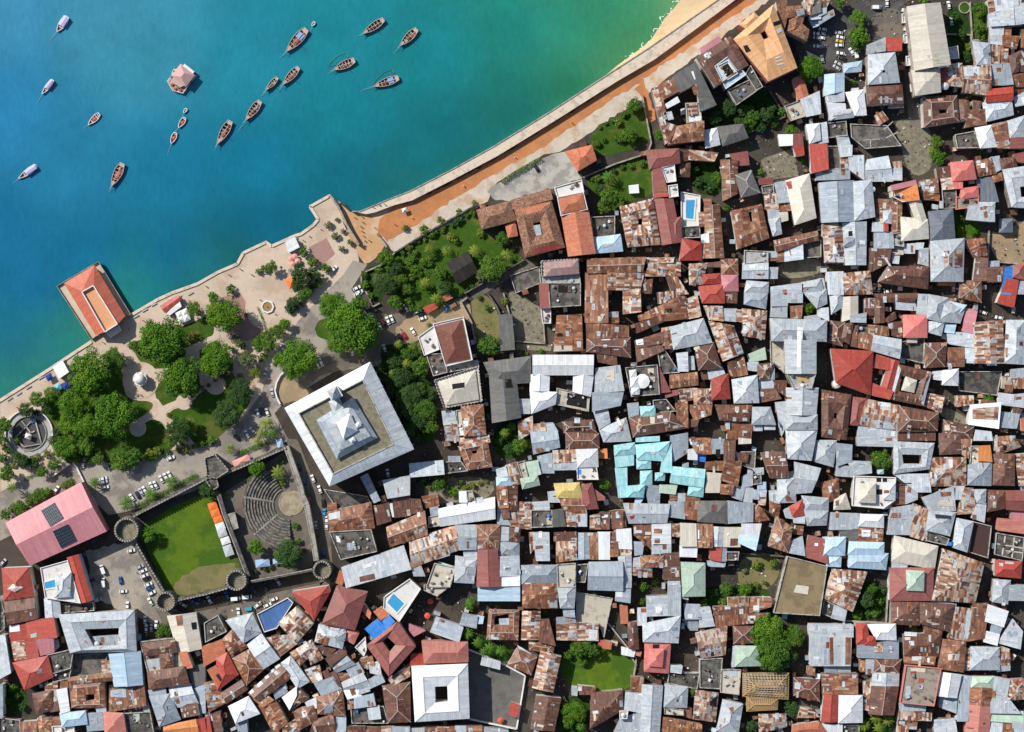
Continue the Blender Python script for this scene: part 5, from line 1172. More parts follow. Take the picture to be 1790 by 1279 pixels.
@ 1432 768
hl8 -30,10 150,10 120,235 -40,190
sg8 150,35 285,50 280,190 155,228; sl7 150,232 308,237 300,325 150,315; sl7 245,187 450,197 455,290 312,305
sl7 325,-20 680,-20 680,60 330,50
cl9 650,15 1010,30 965,260 650,303 725,130 895,135 895,215 735,210; sl8 660,306 955,303 970,455 855,455; zk 680,380 805,380 805,388 680,388
fw9 300,315 670,330 665,530 560,605 285,580; hc11 350,390 490,380 490,550 345,545; zk 500,335 540,335 540,370 500,370; zk 555,338 592,338 592,370 555,370; zk 500,435 550,435 550,480 500,480; hw10 560,400 662,385 660,528 562,520; zR 565,440 620,440 620,470 565,470
sw6 565,555 630,550 630,595 560,605; hB9 515,265 565,260 565,300 515,305
sr7 670,390 753,390 748,560 650,570; sl7 756,392 860,410 855,520 756,558
hR7 20,380 165,345 175,510 50,560
hc7 135,520 230,475 270,605 130,610; zr 140,540 175,525 170,575 145,580
sl8 100,640 340,650 340,780 90,785; sk7 190,785 340,785 340,890 180,880; hw8 345,655 560,660 560,768 345,755; sR7 345,772 558,777 550,895 345,895; zw 370,790 450,790 445,850 370,850; zw 490,800 510,800 510,860 490,860
hB9 45,860 230,855 220,1010 35,1010; hB8 75,1012 190,1015 185,1110 65,1105; hB9 265,895 565,905 560,1005 255,1000; hB9 260,1005 600,1000 580,1135 260,1115
sD8 -90,840 40,870 70,1080 -130,1020; zl 35,910 60,900 80,970 60,970; zw -40,905 -10,905 -10,930 -40,930
hm8 970,160 1280,160 1280,400 975,405; zw 1130,175 1170,175 1165,245 1140,250; zl 985,290 1030,290 1030,360 985,360
hr8 1050,-50 1240,-60 1230,120 1060,130; sm7 1242,0 1330,0 1300,160 1240,122
so9 1400,60 1490,55 1505,190 1395,180; fc8 1330,60 1395,60 1390,215 1320,215
hg9 1305,225 1505,195 1500,400 1300,395; sg8 1410,190 1490,190 1490,240 1410,240
hr8 1520,130 1705,130 1705,400 1520,395; hm8 1530,-20 1700,-30 1760,60 1560,128; zk 1605,50 1640,50 1640,95 1605,95
sm7 1710,130 1800,120 1800,400 1750,400
sl7 630,600 818,570 788,830 595,825; sm7 820,560 955,615 930,885 800,845; zR 640,640 710,640 710,685 620,685; zw 720,750 735,750 735,790 720,790
sl8 900,510 1165,412 1190,618 975,640; sl8 1168,410 1265,410 1265,520 1182,520; zR 1060,460 1155,455 1150,490 1070,500; zc 1050,530 1170,525 1170,585 1050,580
sm8 1270,425 1340,425 1370,640 1202,650; hl9 1345,440 1455,440 1450,558 1380,550; sl8 1382,562 1455,560 1440,720 1330,680
hl10 960,630 1190,640 1140,840 940,790; P 1010,650 1150,665 1145,695 1015,685; hl9 1200,690 1345,720 1290,980 1170,940; fk8 945,800 1130,870 1110,920 940,880; zX 1120,895 1175,895 1170,930 1125,925
fr6 1350,722 1500,760 1470,1030 1310,980
hc8 660,845 1035,935 1005,1130 635,1060
sl7 635,1072 775,1090 760,1118 635,1120
hr8 1470,445 1630,450 1620,600 1470,630
gD9 1635,450 1800,450 1800,620 1640,610; sp7 1680,632 1800,630 1800,700 1680,690
sa8 1575,692 1800,712 1800,820 1565,790
fk6 1550,820 1789,860 1770,1055 1535,1000; zc 1545,905 1780,945 1778,955 1543,915; zc 1620,840 1632,842 1605,1010 1593,1008; zc 1700,855 1712,857 1690,1035 1678,1033; zc 1630,965 1775,985 1773,995 1628,975
hd8 1540,1060 1770,1070 1760,1210 1540,1190; zl 1570,1078 1610,1080 1605,1110 1575,1105; zl 1625,1065 1700,1070 1700,1090 1625,1085
@ 716 512
fw11 210,272 468,212 545,580 318,635; hb12 232,292 452,238 522,572 322,608; fw10 80,385 210,290 255,490 130,540
fk9 150,540 300,530 325,690 210,720; fc8 328,632 590,590 602,640 330,690
Fc10 215,760 600,640 635,945 300,1005; hc11 255,780 570,680 600,925 320,975; zk 370,795 480,780 480,825 375,840
hR10 450,985 640,975 665,1235 480,1250; fc9 410,1030 448,1025 476,1240 430,1240; sl8 285,1035 390,1030 408,1140 300,1150; zw 470,1115 515,1118 510,1165 475,1165; zw 430,1180 480,1175 485,1240 440,1240; sm8 305,1160 428,1160 430,1290 320,1290; sm8 432,1252 690,1245 700,1300 440,1320
hk9 650,610 1055,555 1060,780 740,800; gk9 935,800 970,1085 725,1130 700,730; zk 835,755 885,750 905,825 840,830
gw10 1080,545 1605,545 1600,713 1080,713; gw9 1220,716 1215,855 1055,850 1060,716; gw9 1605,717 1580,900 1430,860 1435,717; hw9 1055,858 1285,870 1270,970 1070,1050; fc7 1290,835 1570,900 1560,1030 1285,970; zk 1380,870 1550,905 1545,1010 1370,975
sl7 960,930 1050,930 1050,1050 970,1050
sm7 950,1130 1070,1080 1075,1210 960,1275; sm7 1080,1150 1178,1140 1188,1213 1080,1213; sl7 1181,1140 1250,1135 1290,1205 1191,1213
hr7 1340,1130 1600,1110 1630,1215 1350,1218; zl 1440,1090 1490,1090 1490,1135 1440,1135; zk 1435,1140 1490,1145 1490,1200 1440,1200
sl9 1630,660 1835,635 1870,850 1620,870; sg9 1600,873 1868,856 1840,980 1600,1030; zc 1720,680 1789,670 1789,770 1720,750
sl8 1610,1040 1730,1020 1750,1130 1660,1185; hl8 1660,1190 1890,1095 1935,1290 1700,1300; zR 1830,1160 1860,1155 1870,1200 1850,1205
sR8 1290,200 1500,190 1510,500 1260,510; zl 1460,420 1500,420 1500,475 1465,475; zk 1290,350 1335,350 1335,380 1290,380; zc 1265,460 1420,460 1425,505 1260,510
fw6 1150,130 1230,130 1230,260 1165,260
sk6 780,195 890,190 915,490 800,500
sR9 1545,262 1910,290 1910,380 1550,395; hr9 1550,400 1925,390 1930,560 1550,510; sr8 1640,522 1800,520 1810,630 1650,600; zw 1675,405 1760,400 1750,425 1680,425; zl 1690,440 1725,440 1725,475 1690,475
sd3 120,130 220,90 245,120 160,175
st3 275,45 340,0 370,40 310,70
@ 1074 512
sR8 210,200 430,100 435,180 220,240; sr8 185,270 430,192 440,240 200,345
sm8 375,0 600,-20 530,75 390,90; sR8 440,90 610,15 640,220 442,240; sm8 622,60 720,20 755,200 643,223; zk 440,145 505,130 505,165 445,175
hl10 490,300 775,225 850,430 520,490; gR9 495,295 535,470 430,490 415,310; zl 575,400 600,460 580,480 540,470
hr9 705,465 865,435 930,650 740,670
sr8 180,420 425,340 420,432 190,480; zw 185,410 250,400 255,450 195,455; sr8 190,490 420,440 430,500 200,600
fk7 380,510 440,500 560,690 410,700; sl8 545,530 635,520 640,680 565,680; sl7 640,560 690,555 700,665 645,670
fk9 100,655 370,630 390,880 150,900; hw11 135,680 185,675 190,730 140,735; hw11 140,745 205,740 210,815 145,820; hw11 150,830 215,830 215,880 155,885; zc 290,660 345,655 345,700 295,705; zc 310,730 355,730 355,775 315,775
sD8 375,640 385,638 485,860 400,870; sD7 440,870 560,840 570,880 450,910
gR8 485,720 720,695 730,800 490,830
hd9 850,755 990,710 1010,920 855,930
sm8 565,845 690,835 690,930 580,950; hm8 692,835 850,840 850,965 700,970
hr9 130,1090 490,1040 640,1175 165,1255; sR9 540,965 635,955 640,1170 555,1100; zc 310,1080 355,1080 350,1140 315,1140; zl 250,1190 280,1190 275,1215 250,1215; hu9 225,995 350,990 355,1075 235,1075; sg8 115,970 205,960 210,1060 130,1080
sR8 642,982 850,980 840,1060 700,1110; sr8 640,1115 740,1090 720,1160 650,1170
hr9 885,980 1200,985 1175,1120 930,1110; zl 1035,1085 1065,1085 1065,1120 1035,1120; zw 1065,1005 1080,1005 1080,1045 1065,1045; zl 1120,1090 1160,1090 1160,1118 1120,1118
sR7 1030,1125 1100,1122 1100,1200 1030,1203; sl7 970,1125 1010,1125 1010,1195 975,1190; sR7 1110,1140 1200,1130 1200,1200 1110,1200; sR7 995,1206 1195,1212 1190,1275 990,1275; zl 1120,1205 1160,1205 1155,1250 1120,1250; sR6 930,1160 968,1155 990,1200 950,1210
hl9 1210,1000 1360,1000 1405,1145 1205,1145; sl7 1205,1150 1290,1150 1290,1200 1205,1200; sl7 1312,1148 1405,1148 1400,1190 1315,1190
hl9 1030,760 1245,720 1260,955 1050,960; zg 1070,770 1110,765 1110,800 1075,805
hr8 1255,625 1395,610 1350,755 1255,760; sl7 1165,610 1253,605 1250,680 1170,670; sg7 1355,640 1395,640 1395,750 1355,750
sl7 1260,762 1388,758 1390,830 1265,840; sr7 1265,845 1400,835 1450,920 1265,955; sr7 1392,767 1500,767 1500,900 1420,850; zl 1265,860 1305,865 1305,905 1265,900
sR7 1060,580 1125,555 1160,710 1080,725; sr7 995,610 1055,585 1078,722 1010,740
gm8 1040,290 1125,525 950,590 830,250; zR 970,290 1030,280 1040,330 980,360; zl 1060,485 1110,475 1125,525 1080,535; zw 930,410 955,405 965,440 940,445; zR 980,420 1025,400 1070,540 1040,545
sm7 785,115 940,120 948,240 830,230; sl7 950,140 1065,140 1060,245 950,237; zl 860,130 945,140 940,180 865,170; sm7 1068,150 1118,150 1110,250 1066,240
hm8 1120,140 1330,160 1310,400 1130,370
hg9 1140,0 1335,10 1320,135 1140,95
sn4 1165,540 1310,480 1325,575 1180,600
fc5 1365,420 1488,420 1495,700 1370,600
hl12 1365,225 1854,240 1850,420 1380,415; gl13 1760,422 1760,700 1500,700 1490,410; zw 1600,300 1650,300 1625,650 1595,650; fl12 1510,703 1755,703 1720,830 1570,830; zq 1605,715 1700,715 1700,780 1605,780; gl11 1780,832 1760,1065 1510,1060 1505,832; sl9 1410,960 1500,950 1500,1150 1460,1240; hl11 1502,1067 1770,1067 1770,1190 1502,1190; hl10 1500,1193 1770,1193 1720,1460 1520,1445; hl13 1545,455 1605,455 1600,495 1545,495; hl13 1645,445 1712,445 1710,495 1650,495
sl8 1370,0 1510,-20 1510,110 1370,110; sl7 1370,120 1505,120 1505,210 1365,205; sl8 1515,0 1640,0 1640,80 1520,80; sR7 1540,120 1640,110 1630,215 1545,220
sl7 1660,210 1800,190 1800,235 1665,235
su8 190,1265 390,1255 390,1290 192,1298; sg7 490,1250 635,1225 640,1390 500,1480
sl7 815,665 940,650 960,700 830,750
sr6 760,690 830,680 820,750 770,750
fk6 340,940 450,930 530,1030 350,1040
@ 1432 512
hl8 90,-20 215,-20 205,120 110,180; gc8 335,30 335,200 205,245 205,40; sl8 270,202 410,175 405,255 275,250
sm7 400,50 490,50 490,135 400,135; sr7 400,138 488,138 480,190 400,190
gr8 490,10 865,5 830,75 530,75; gr8 565,78 565,255 490,260 490,60; sl7 670,82 835,82 850,150 680,140; sr7 567,240 660,170 670,220 600,255
sl8 868,12 940,15 935,190 855,180
hj9 740,195 940,195 940,385 740,385
hl9 960,15 1125,45 1060,250 945,220; hl9 1065,62 1280,110 1230,260 1035,245; hl8 960,252 1090,252 1065,370 960,340; sB7 1095,270 1190,280 1175,350 1100,340; sB9 1128,72 1278,108 1212,180 1130,150
sl7 1120,345 1348,350 1360,478 1130,440
sp8 1285,135 1375,160 1340,345 1255,330
gm9 1600,240 1615,610 1370,610 1350,260; hw10 1470,580 1540,575 1545,625 1475,625
hl9 1640,240 1800,240 1800,620 1620,610; zR 1620,360 1655,360 1650,405 1620,405; zr 1750,425 1780,425 1780,460 1750,460; zR 1625,480 1645,475 1645,560 1630,560
sl7 1267,482 1368,482 1373,610 1267,605
hr8 930,440 1115,435 1095,640 930,650; sR7 1120,480 1263,480 1258,568 1130,600; sr7 1105,602 1265,572 1260,640 1105,640
hr8 105,245 220,260 200,460 85,430; hr8 222,270 298,260 260,440 185,400; sr7 302,280 340,280 320,470 280,460
fk6 340,275 430,280 430,350 340,345; sm7 432,282 483,286 475,360 432,350; sR7 486,282 600,300 605,368 482,365; sR7 340,360 475,370 460,500 330,470
sr7 640,260 715,250 715,390 640,370; zl 600,260 645,260 645,310 605,310
gl9 480,370 715,410 700,570 460,500
fk5 720,430 915,390 905,610 705,560; sc7 775,380 855,380 850,430 770,430
hd10 105,490 470,512 445,885 150,780; sd9 445,782 640,862 610,925 437,885; gd9 700,600 632,858 535,850 620,585; sd9 505,540 690,597 610,670 490,650
cr9 690,620 985,690 915,990 615,930 720,720 890,760 840,880 700,860; hc10 760,735 850,765 825,865 725,845; zl 690,622 715,670 640,925 617,928; zl 965,690 982,695 912,985 890,960
cr9 20,840 285,890 240,1285 20,1260 130,1050 160,1050 155,1095 130,1095
hD8 290,910 412,925 350,1155 270,1150
gm8 415,930 700,985 680,1200 352,1150; zw 510,950 625,960 625,1000 515,990; zl 500,1110 610,1130 670,1190 500,1180
hB8 620,1060 700,1010 685,1190 665,1180
hr9 705,990 1040,1050 1030,1200 690,1210; sr8 690,1213 1010,1213 1010,1285 690,1285; zk 770,1175 950,1190 945,1205 770,1195
sl7 345,1170 688,1197 685,1250 335,1250
sm7 960,880 1090,905 1060,1040 930,990
hw8 1085,680 1215,665 1210,805 1080,800; sw7 995,690 1083,682 1078,760 1000,750
fk4 1220,690 1590,690 1550,890 1230,850; zr 1365,690 1405,690 1405,755 1365,755; zc 1220,685 1590,685 1590,692 1220,692
sm7 1600,730 1728,742 1720,830 1600,830; zR 1620,800 1700,800 1690,870 1620,870; sl7 1575,875 1698,890 1690,985 1570,970; sl7 1700,890 1800,880 1800,1000 1692,985
sl8 1680,670 1800,660 1800,738 1690,740; sR8 1740,742 1800,740 1800,830 1740,830
sm6 1200,900 1345,900 1345,970 1200,990
sw8 1325,980 1580,960 1560,1180 1310,1145; zm 1340,1010 1570,990 1560,1110 1340,1100; sR7 1420,935 1530,945 1525,978 1410,975
hr7 1090,1110 1350,1170 1330,1285 1080,1285; zc 1095,1150 1140,1150 1140,1200 1095,1200
sl7 1370,1200 1500,1215 1510,1285 1350,1285
sg7 1590,1040 1750,1060 1720,1180 1590,1170; sr7 1700,1000 1770,1020 1752,1058 1692,1050
st8 1760,1100 1800,1090 1800,1200 1770,1200
hl8 -130,0 60,-30 65,90 -20,130; sl7 -10,140 75,130 80,240 -10,195
@ 1432 256
sd8 -80,-20 65,-20 75,195 -65,230; fk5 80,0 170,0 188,190 80,190; sl8 172,-10 285,-10 280,78 190,88; sm8 190,92 253,88 260,195 190,188; sl8 256,85 385,80 390,285 268,200; sg7 -20,212 263,200 265,280 -20,290
gg10 300,300 300,650 25,660 0,320; hl10 303,310 455,295 485,610 312,645
gl7 405,120 600,85 640,300 405,300; sl7 632,200 720,190 720,290 642,290; sm6 615,140 715,130 718,188 620,195
fw10 622,345 845,293 875,470 725,485 640,440; sp11 625,345 840,296 848,330 632,382; so10 645,388 848,340 868,462 720,478; zk 645,435 705,430 708,465 650,465; zr 765,425 785,440 780,443 762,428; zr 820,415 845,430 840,433 818,418
gc9 885,470 950,690 862,690 785,480; hc9 715,618 945,640 955,800 725,820
sR7 505,460 638,468 638,550 505,555; sm7 505,558 558,565 555,670 505,660; hl8 560,565 638,553 638,670 565,660; gR8 720,490 715,735 642,740 640,480; zd 560,670 605,670 605,745 560,740; sl7 470,660 553,672 558,738 465,738
sg7 485,742 640,752 645,885 485,885; fl8 642,760 730,755 735,870 655,860; zk 655,770 685,765 685,800 655,800
hm8 30,680 203,665 228,1010 60,1010; zw 80,960 220,965 215,1010 80,1010; zw 120,870 150,870 165,960 120,960; gl9 410,660 405,1030 232,1030 207,670; hg10 225,800 325,785 325,870 215,870; zk 255,740 290,735 290,780 255,785
hv8 960,570 1165,550 1185,800 975,820; hv9 1035,655 1100,650 1100,715 1040,715
hl9 975,830 1265,805 1255,1175 980,1175; zm 1090,910 1160,910 1160,1055 1095,1060; zm 1180,905 1255,905 1250,1050 1185,1060
hj10 1150,140 1340,125 1370,280 1170,300; hj9 1240,370 1385,350 1390,435 1240,455; sj9 1170,302 1250,292 1250,362 1185,365; fj8 1200,445 1390,438 1385,520 1200,545; zk 1255,470 1310,465 1310,500 1260,500
hR8 1355,140 1500,100 1545,235 1385,260; zw 1410,145 1450,145 1450,185 1415,185; zw 1455,180 1475,180 1475,225 1460,225; sg7 1503,95 1570,85 1580,200 1545,220
sv7 1385,280 1510,262 1560,480 1400,480
sl8 1295,520 1400,500 1530,555 1535,660 1295,640; hl9 1400,490 1535,490 1530,550 1410,545
sm7 890,300 1030,280 1040,400 900,400; sR7 905,402 1050,410 1045,470 920,460; sl7 1050,475 1085,475 1085,540 1050,540; sl7 985,500 1040,510 1040,550 990,545; zl 885,310 920,305 925,370 890,370; zw 970,350 1005,350 1005,390 970,390
sm7 1065,285 1150,277 1170,365 1080,375; sr7 1025,190 1148,172 1155,275 1040,288
fk6 1075,380 1190,375 1200,530 1090,540
cl9 1600,200 1850,160 1870,540 1680,530 1755,350 1850,345 1850,440 1765,440
hr8 1580,110 1700,92 1728,170 1600,205; sD8 1702,70 1800,50 1800,140 1733,130
sR7 1500,270 1590,230 1600,290 1520,310
hv4 1585,635 1690,635 1685,745 1580,745
hR7 1270,815 1445,805 1470,950 1360,960; sr7 1375,970 1470,980 1455,1170 1350,1170; zl 1360,925 1385,920 1385,960 1360,960
sg6 1475,1010 1570,1000 1570,1045 1480,1045; sr7 1470,1060 1615,1050 1590,1180 1470,1180
sX7 1625,1060 1692,1050 1690,1150 1595,1270; hD8 1700,1040 1800,1020 1800,1160 1697,1140
sd7 1640,1160 1735,1170 1700,1400 1560,1360; sg7 1740,1180 1800,1180 1800,1285 1728,1285; zX 1600,1270 1680,1285 1675,1300 1590,1290
hr9 600,1050 960,1050 945,1240 525,1180; zl 710,1075 740,1075 735,1110 710,1110
sr7 440,890 620,905 610,1010 440,1100; zw 565,970 600,970 650,1090 635,1090
sl7 745,850 830,850 830,930 750,930; sl7 845,845 910,845 900,895 845,895; sl7 875,900 950,890 950,1040 880,1020; fc6 630,890 735,880 730,940 630,940; sl6 640,950 700,945 690,1020 640,1015
sl8 70,1100 205,1095 205,1290 80,1290; hm8 210,1110 440,1090 465,1285 208,1290; sl7 0,1155 35,1155 50,1245 0,1245
hR7 1230,1175 1415,1175 1415,1360 1240,1320
so3 1040,1185 1195,1180 1190,1212 1040,1210
@ 1074 256
hD10 280,35 560,20 570,140 320,190; sD9 335,200 408,190 472,430 350,445; zd 350,410 470,405 470,435 355,445; fw9 415,185 520,160 535,300 460,310; fw9 475,345 545,335 555,430 482,440; gD9 510,460 582,830 420,855 355,460; hD9 485,650 580,615 585,830 490,800; zR 400,345 460,340 460,390 405,390
cm9 45,525 340,450 405,855 115,880 205,630 245,625 245,680 210,685
fw6 585,400 745,430 740,690 590,700; O 625,470 705,465 690,635 625,625
gR9 915,510 955,970 800,970 790,520; sR8 740,580 788,575 792,690 745,700; zw 755,770 825,750 830,840 760,845; sR8 758,850 798,850 800,970 762,975; fk7 600,705 740,695 745,790 600,795
hd9 595,805 757,840 760,990 575,990
sm7 650,30 900,60 870,125 640,110; sr7 570,20 640,20 640,120 575,130
hr6 570,140 660,140 655,260 570,255
sD7 1010,70 1160,45 1175,155 1090,160
gR8 1075,120 1070,410 960,465 930,120
hk8 1060,250 1190,210 1270,400 1110,440; zl 1145,295 1160,295 1205,210 1190,212
cR9 1020,560 1290,500 1355,800 1075,900 1170,570 1200,570 1210,650 1190,660
hc9 1500,300 1700,240 1760,620 1580,680; sl8 1400,320 1497,302 1530,480 1440,490; zd 1500,310 1545,300 1555,365 1505,375
sR7 1440,495 1555,490 1550,555 1440,560; sm7 1310,410 1430,400 1430,540 1330,550; zc 1350,430 1415,425 1430,530 1365,540; sc7 1442,580 1510,570 1515,640 1442,660; sl7 1340,560 1437,552 1432,618 1350,628; hl8 1350,640 1440,622 1460,760 1390,780
sD7 1265,290 1380,270 1385,320 1270,330; fk7 1290,350 1385,335 1390,400 1300,405
gR8 1395,825 1770,740 1780,810 1420,915; sR7 1425,918 1485,903 1490,1000 1425,1005; sl7 1492,898 1640,862 1645,980 1492,1000
fk5 1645,850 1800,820 1800,960 1652,970
fl8 1140,910 1338,920 1338,1000 1140,1018; gl8 1125,1022 1340,1004 1340,1150 1120,1150; sl7 1345,1060 1425,1060 1420,1150 1345,1150; sR7 1345,970 1420,970 1420,1000 1345,1000; sl7 1342,920 1420,920 1420,967 1342,967; zR 1230,1110 1320,1110 1300,1125 1250,1125; zw 1250,1048 1305,1048 1305,1060 1250,1060
gR10 -235,985 270,970 245,1088 -235,1103; sR9 -250,1108 -62,1108 -60,1535 -255,1535; sm9 -58,1108 262,1092 222,1250 -60,1250; sm9 78,1253 222,1253 228,1440 80,1460; sl8 -80,1452 30,1447 30,1495 -75,1495; sR8 -60,1500 35,1498 35,1538 -58,1538
sm8 280,975 515,975 510,1008 285,1018; sm8 300,1022 575,1012 575,1130 272,1130; sr8 232,1180 330,1160 320,1280 228,1280
sm8 500,1140 540,1130 640,1285 565,1290; sr8 455,1140 498,1140 560,1250 500,1255
hm8 655,1030 810,1020 765,1200 660,1205; hR8 930,985 1075,985 1080,1115 940,1115; sr8 820,1020 920,1010 920,1050 820,1050; zk 815,1055 860,1050 860,1105 815,1105
hd8 770,1120 920,1112 930,1190 780,1200; hd8 740,1225 960,1205 960,1365 770,1365; sr7 962,1270 1070,1280 1065,1365 965,1360; hp8 935,1120 1075,1120 1080,1260 935,1260
hl8 1160,1175 1345,1190 1340,1275 1140,1275; sl8 1370,1230 1630,1195 1630,1275 1370,1275; hl8 1640,1190 1800,1160 1830,1275 1640,1275
sw3 130,345 205,335 210,400 135,405
sR6 780,460 845,455 845,500 790,505
sd8 1565,0 1650,0 1655,70 1590,80
@ 716 256
hT9 590,555 870,480 930,640 635,718
sT10 890,470 1225,375 1245,458 905,543; cT11 915,547 1240,470 1360,880 1010,970 1080,670 1140,655 1165,770 1100,785; zt 930,560 1232,482 1215,540 975,608; zl 1080,690 1140,680 1155,770 1105,780; zd 1015,915 1270,840 1345,885 1015,960
ht7 840,690 920,650 940,775 865,790
fw11 1270,360 1500,295 1520,400 1295,440; fw12 1295,445 1515,400 1550,545 1325,600; ht13 1310,460 1508,412 1533,538 1333,582; gt11 1560,550 1620,930 1390,955 1330,603; gt12 1500,555 1550,860 1480,870 1440,580
fk8 1590,620 1789,610 1789,775 1605,790; hB9 1610,800 1840,770 1860,910 1620,930; zw 1680,860 1800,835 1805,855 1685,885
ht7 1365,45 1590,-10 1630,115 1470,210
Fc10 1148,1000 1475,980 1485,1115 1150,1135; he12 1175,1015 1468,990 1475,1105 1190,1128; fl9 1140,1135 1480,1120 1490,1190 1150,1192; sD9 1135,1200 1210,1200 1220,1405 1145,1410; fk9 1215,1195 1490,1195 1490,1385 1230,1400; zk 1300,1210 1380,1210 1380,1275 1300,1275
gx5 330,1020 505,920 590,1090 420,1200
fk3 885,1130 1130,1050 1140,1190 930,1275
@ 1074 0
ci15 1040,340 1390,35 1600,590 1345,710 1275,290 1315,265 1350,325 1305,345; hi15 1100,215 1220,110 1260,150 1160,250; fk15 1340,500 1445,465 1490,600 1380,625; zw 1415,260 1455,240 1470,270 1430,290; zk 1385,195 1440,175 1455,205 1395,225; zk 1125,400 1160,390 1195,445 1150,460; zw 1405,500 1455,487 1460,497 1410,512; zw 1412,530 1465,515 1470,525 1417,542; zw 1420,560 1475,547 1480,557 1425,572; hc16 1280,430 1365,405 1390,465 1320,500
cr13 710,500 1020,310 1175,570 880,760 870,570 985,490 1075,610 945,720; fB12 880,580 1000,490 1145,650 975,770; fw13 905,575 990,530 1070,640 990,690; zk 930,585 990,550 1045,635 990,665; sp13 750,425 910,320 935,355 770,475; fk12 1150,645 1190,580 1290,755 1240,785; fk11 995,790 1180,700 1240,790 1070,910; zw 780,480 800,465 815,490 795,505; zc 820,460 840,450 850,470 830,480
sk12 515,668 705,548 720,720 575,800; sk12 710,548 885,912 748,968 722,725; zR 675,770 715,730 750,810 700,830; zw 670,625 690,620 710,690 700,695
sR11 375,760 500,680 570,790 400,880; sR11 385,885 425,880 445,975 400,985; zw 440,910 550,840 575,890 460,950; sm11 330,770 373,757 478,1230 450,1250; sR11 430,1060 540,1100 480,1235 460,1220; hR11 550,1105 780,1060 780,1220 475,1255; sm11 640,910 715,905 720,990 650,1000; zw 640,1020 755,1015 760,1050 645,1065; fc10 625,905 740,900 760,1055 642,1065; zl 450,980 500,970 520,1040 470,1050; zl 400,1010 450,1000 460,1040 410,1050
sT12 1415,15 1500,0 1500,180 1475,290; hT12 1485,60 1640,50 1662,125 1500,155; gT11 1660,132 1630,230 1510,270 1530,172; hT11 1520,272 1640,210 1700,262 1680,350; zl 1585,85 1650,70 1665,120 1600,145
sm9 1655,0 1740,0 1705,125 1680,120; sk9 1710,85 1800,20 1800,100 1712,132; sl8 1705,142 1800,105 1800,160 1710,168; sB5 1705,172 1780,160 1785,220 1740,235
gt7 1640,655 1695,835 1605,870 1565,690
sl8 1630,870 1789,800 1800,990 1680,1015
fc6 1490,930 1620,880 1670,1010 1545,1050
hw7 790,1140 895,1120 920,1260 800,1290
hk7 905,1110 1120,1085 1165,1200 950,1270
sw6 1435,1180 1560,1180 1560,1265 1450,1270; sD7 1565,1175 1635,1170 1650,1290 1565,1290
hw8 1680,1090 1789,1080 1800,1220 1710,1250
@ 1432 0
gc14 1055,25 1145,560 835,610 770,60; hc13 810,615 1050,600 1060,800 845,830; zc 935,480 1020,475 1140,580 1045,595; fw5 725,125 772,120 775,190 732,195; fw5 740,305 780,302 785,370 745,372; fw5 762,495 800,492 805,565 770,568; fw5 790,735 828,732 832,800 798,802; fw4 722,70 745,70 745,100 722,100; fw4 738,240 758,238 758,265 738,265
sd8 1045,605 1110,600 1115,720 1055,738
hm8 1115,565 1245,555 1245,755 1120,740; zw 1125,630 1200,635 1195,670 1125,665
gm9 1255,580 1495,570 1495,830 1260,800; zl 1260,585 1400,580 1400,660 1265,665; zR 1350,620 1380,620 1380,660 1350,660; zw 1360,700 1380,700 1380,740 1360,740
sg8 1500,565 1593,560 1600,740 1510,740; sg8 1597,560 1660,555 1690,735 1607,742; zR 1550,590 1590,590 1590,625 1550,625
gd9 1470,785 1690,760 1690,870 1460,888
hl8 1430,900 1680,880 1695,1000 1460,1060; zw 1480,960 1530,940 1520,990 1480,1000
cr9 905,840 1205,830 1225,1060 915,1110 1045,950 1120,945 1125,985 1050,990; hr8 1208,870 1300,880 1325,1045 1228,1058; zl 1170,965 1220,955 1220,980 1180,980
sr8 1345,880 1410,890 1405,955 1350,960; sR8 1320,965 1450,957 1460,1080 1275,1110
hl11 430,480 660,460 700,715 430,735; zk 540,610 575,610 575,630 540,630
hr10 415,745 720,737 735,900 425,910; zc 515,860 640,858 640,866 515,868; fc7 620,905 730,900 730,935 620,935
sl6 415,400 575,330 578,440 420,470; sd6 580,330 715,340 715,440 600,440
hB5 215,560 370,535 365,620 225,630
gB8 215,640 215,790 50,830 50,655; sw8 70,902 225,907 230,960 100,1045; hw9 235,810 385,785 410,1000 315,1005; hl8 95,980 300,950 300,1020 90,1045; sw8 280,770 345,765 345,800 290,805; sl8 60,835 215,800 215,880 65,895
sm6 490,1010 550,975 600,1040 530,1085
sl7 0,1080 60,1070 75,1240 0,1250; fk6 70,1080 230,1060 240,1180 80,1200; sl6 150,1190 250,1185 270,1265 170,1262
fk5 270,1080 590,1095 720,1275 400,1300 280,1200; zc 390,1220 530,1210 530,1216 390,1226; zc 560,1130 640,1060 645,1064 565,1136; zc 580,1200 690,1150 692,1157 582,1207; zc 445,1215 452,1215 452,1285 445,1285
sl8 1480,125 1688,60 1698,215 1500,225; sl9 1692,40 1780,30 1800,200 1705,213; sm8 1475,0 1528,0 1543,110 1490,108; sl8 1532,0 1760,0 1750,38 1547,98; zc 1625,120 1670,115 1670,150 1630,150
sl7 1490,230 1610,220 1598,390 1500,378; sR7 1615,240 1675,235 1670,308 1615,308; sR7 1602,312 1750,320 1720,420 1602,398
hl8 1340,360 1488,380 1498,565 1380,560; sm7 1492,400 1580,395 1570,550 1502,550; sR7 1590,400 1650,410 1645,545 1582,545
sR7 1770,260 1800,260 1800,420 1770,410
hr8 1660,490 1770,440 1740,620 1690,640; sr7 1755,470 1800,450 1800,620 1755,620
sR7 1690,660 1800,640 1800,755 1700,755; sr6 1700,770 1800,760 1800,798 1705,840; sl7 1705,852 1800,802 1800,910 1720,925
hw9 1365,1120 1500,1095 1550,1279 1410,1290; fk7 1190,1180 1350,1150 1408,1285 1210,1290; sR8 1503,1092 1640,1060 1660,1290 1562,1290
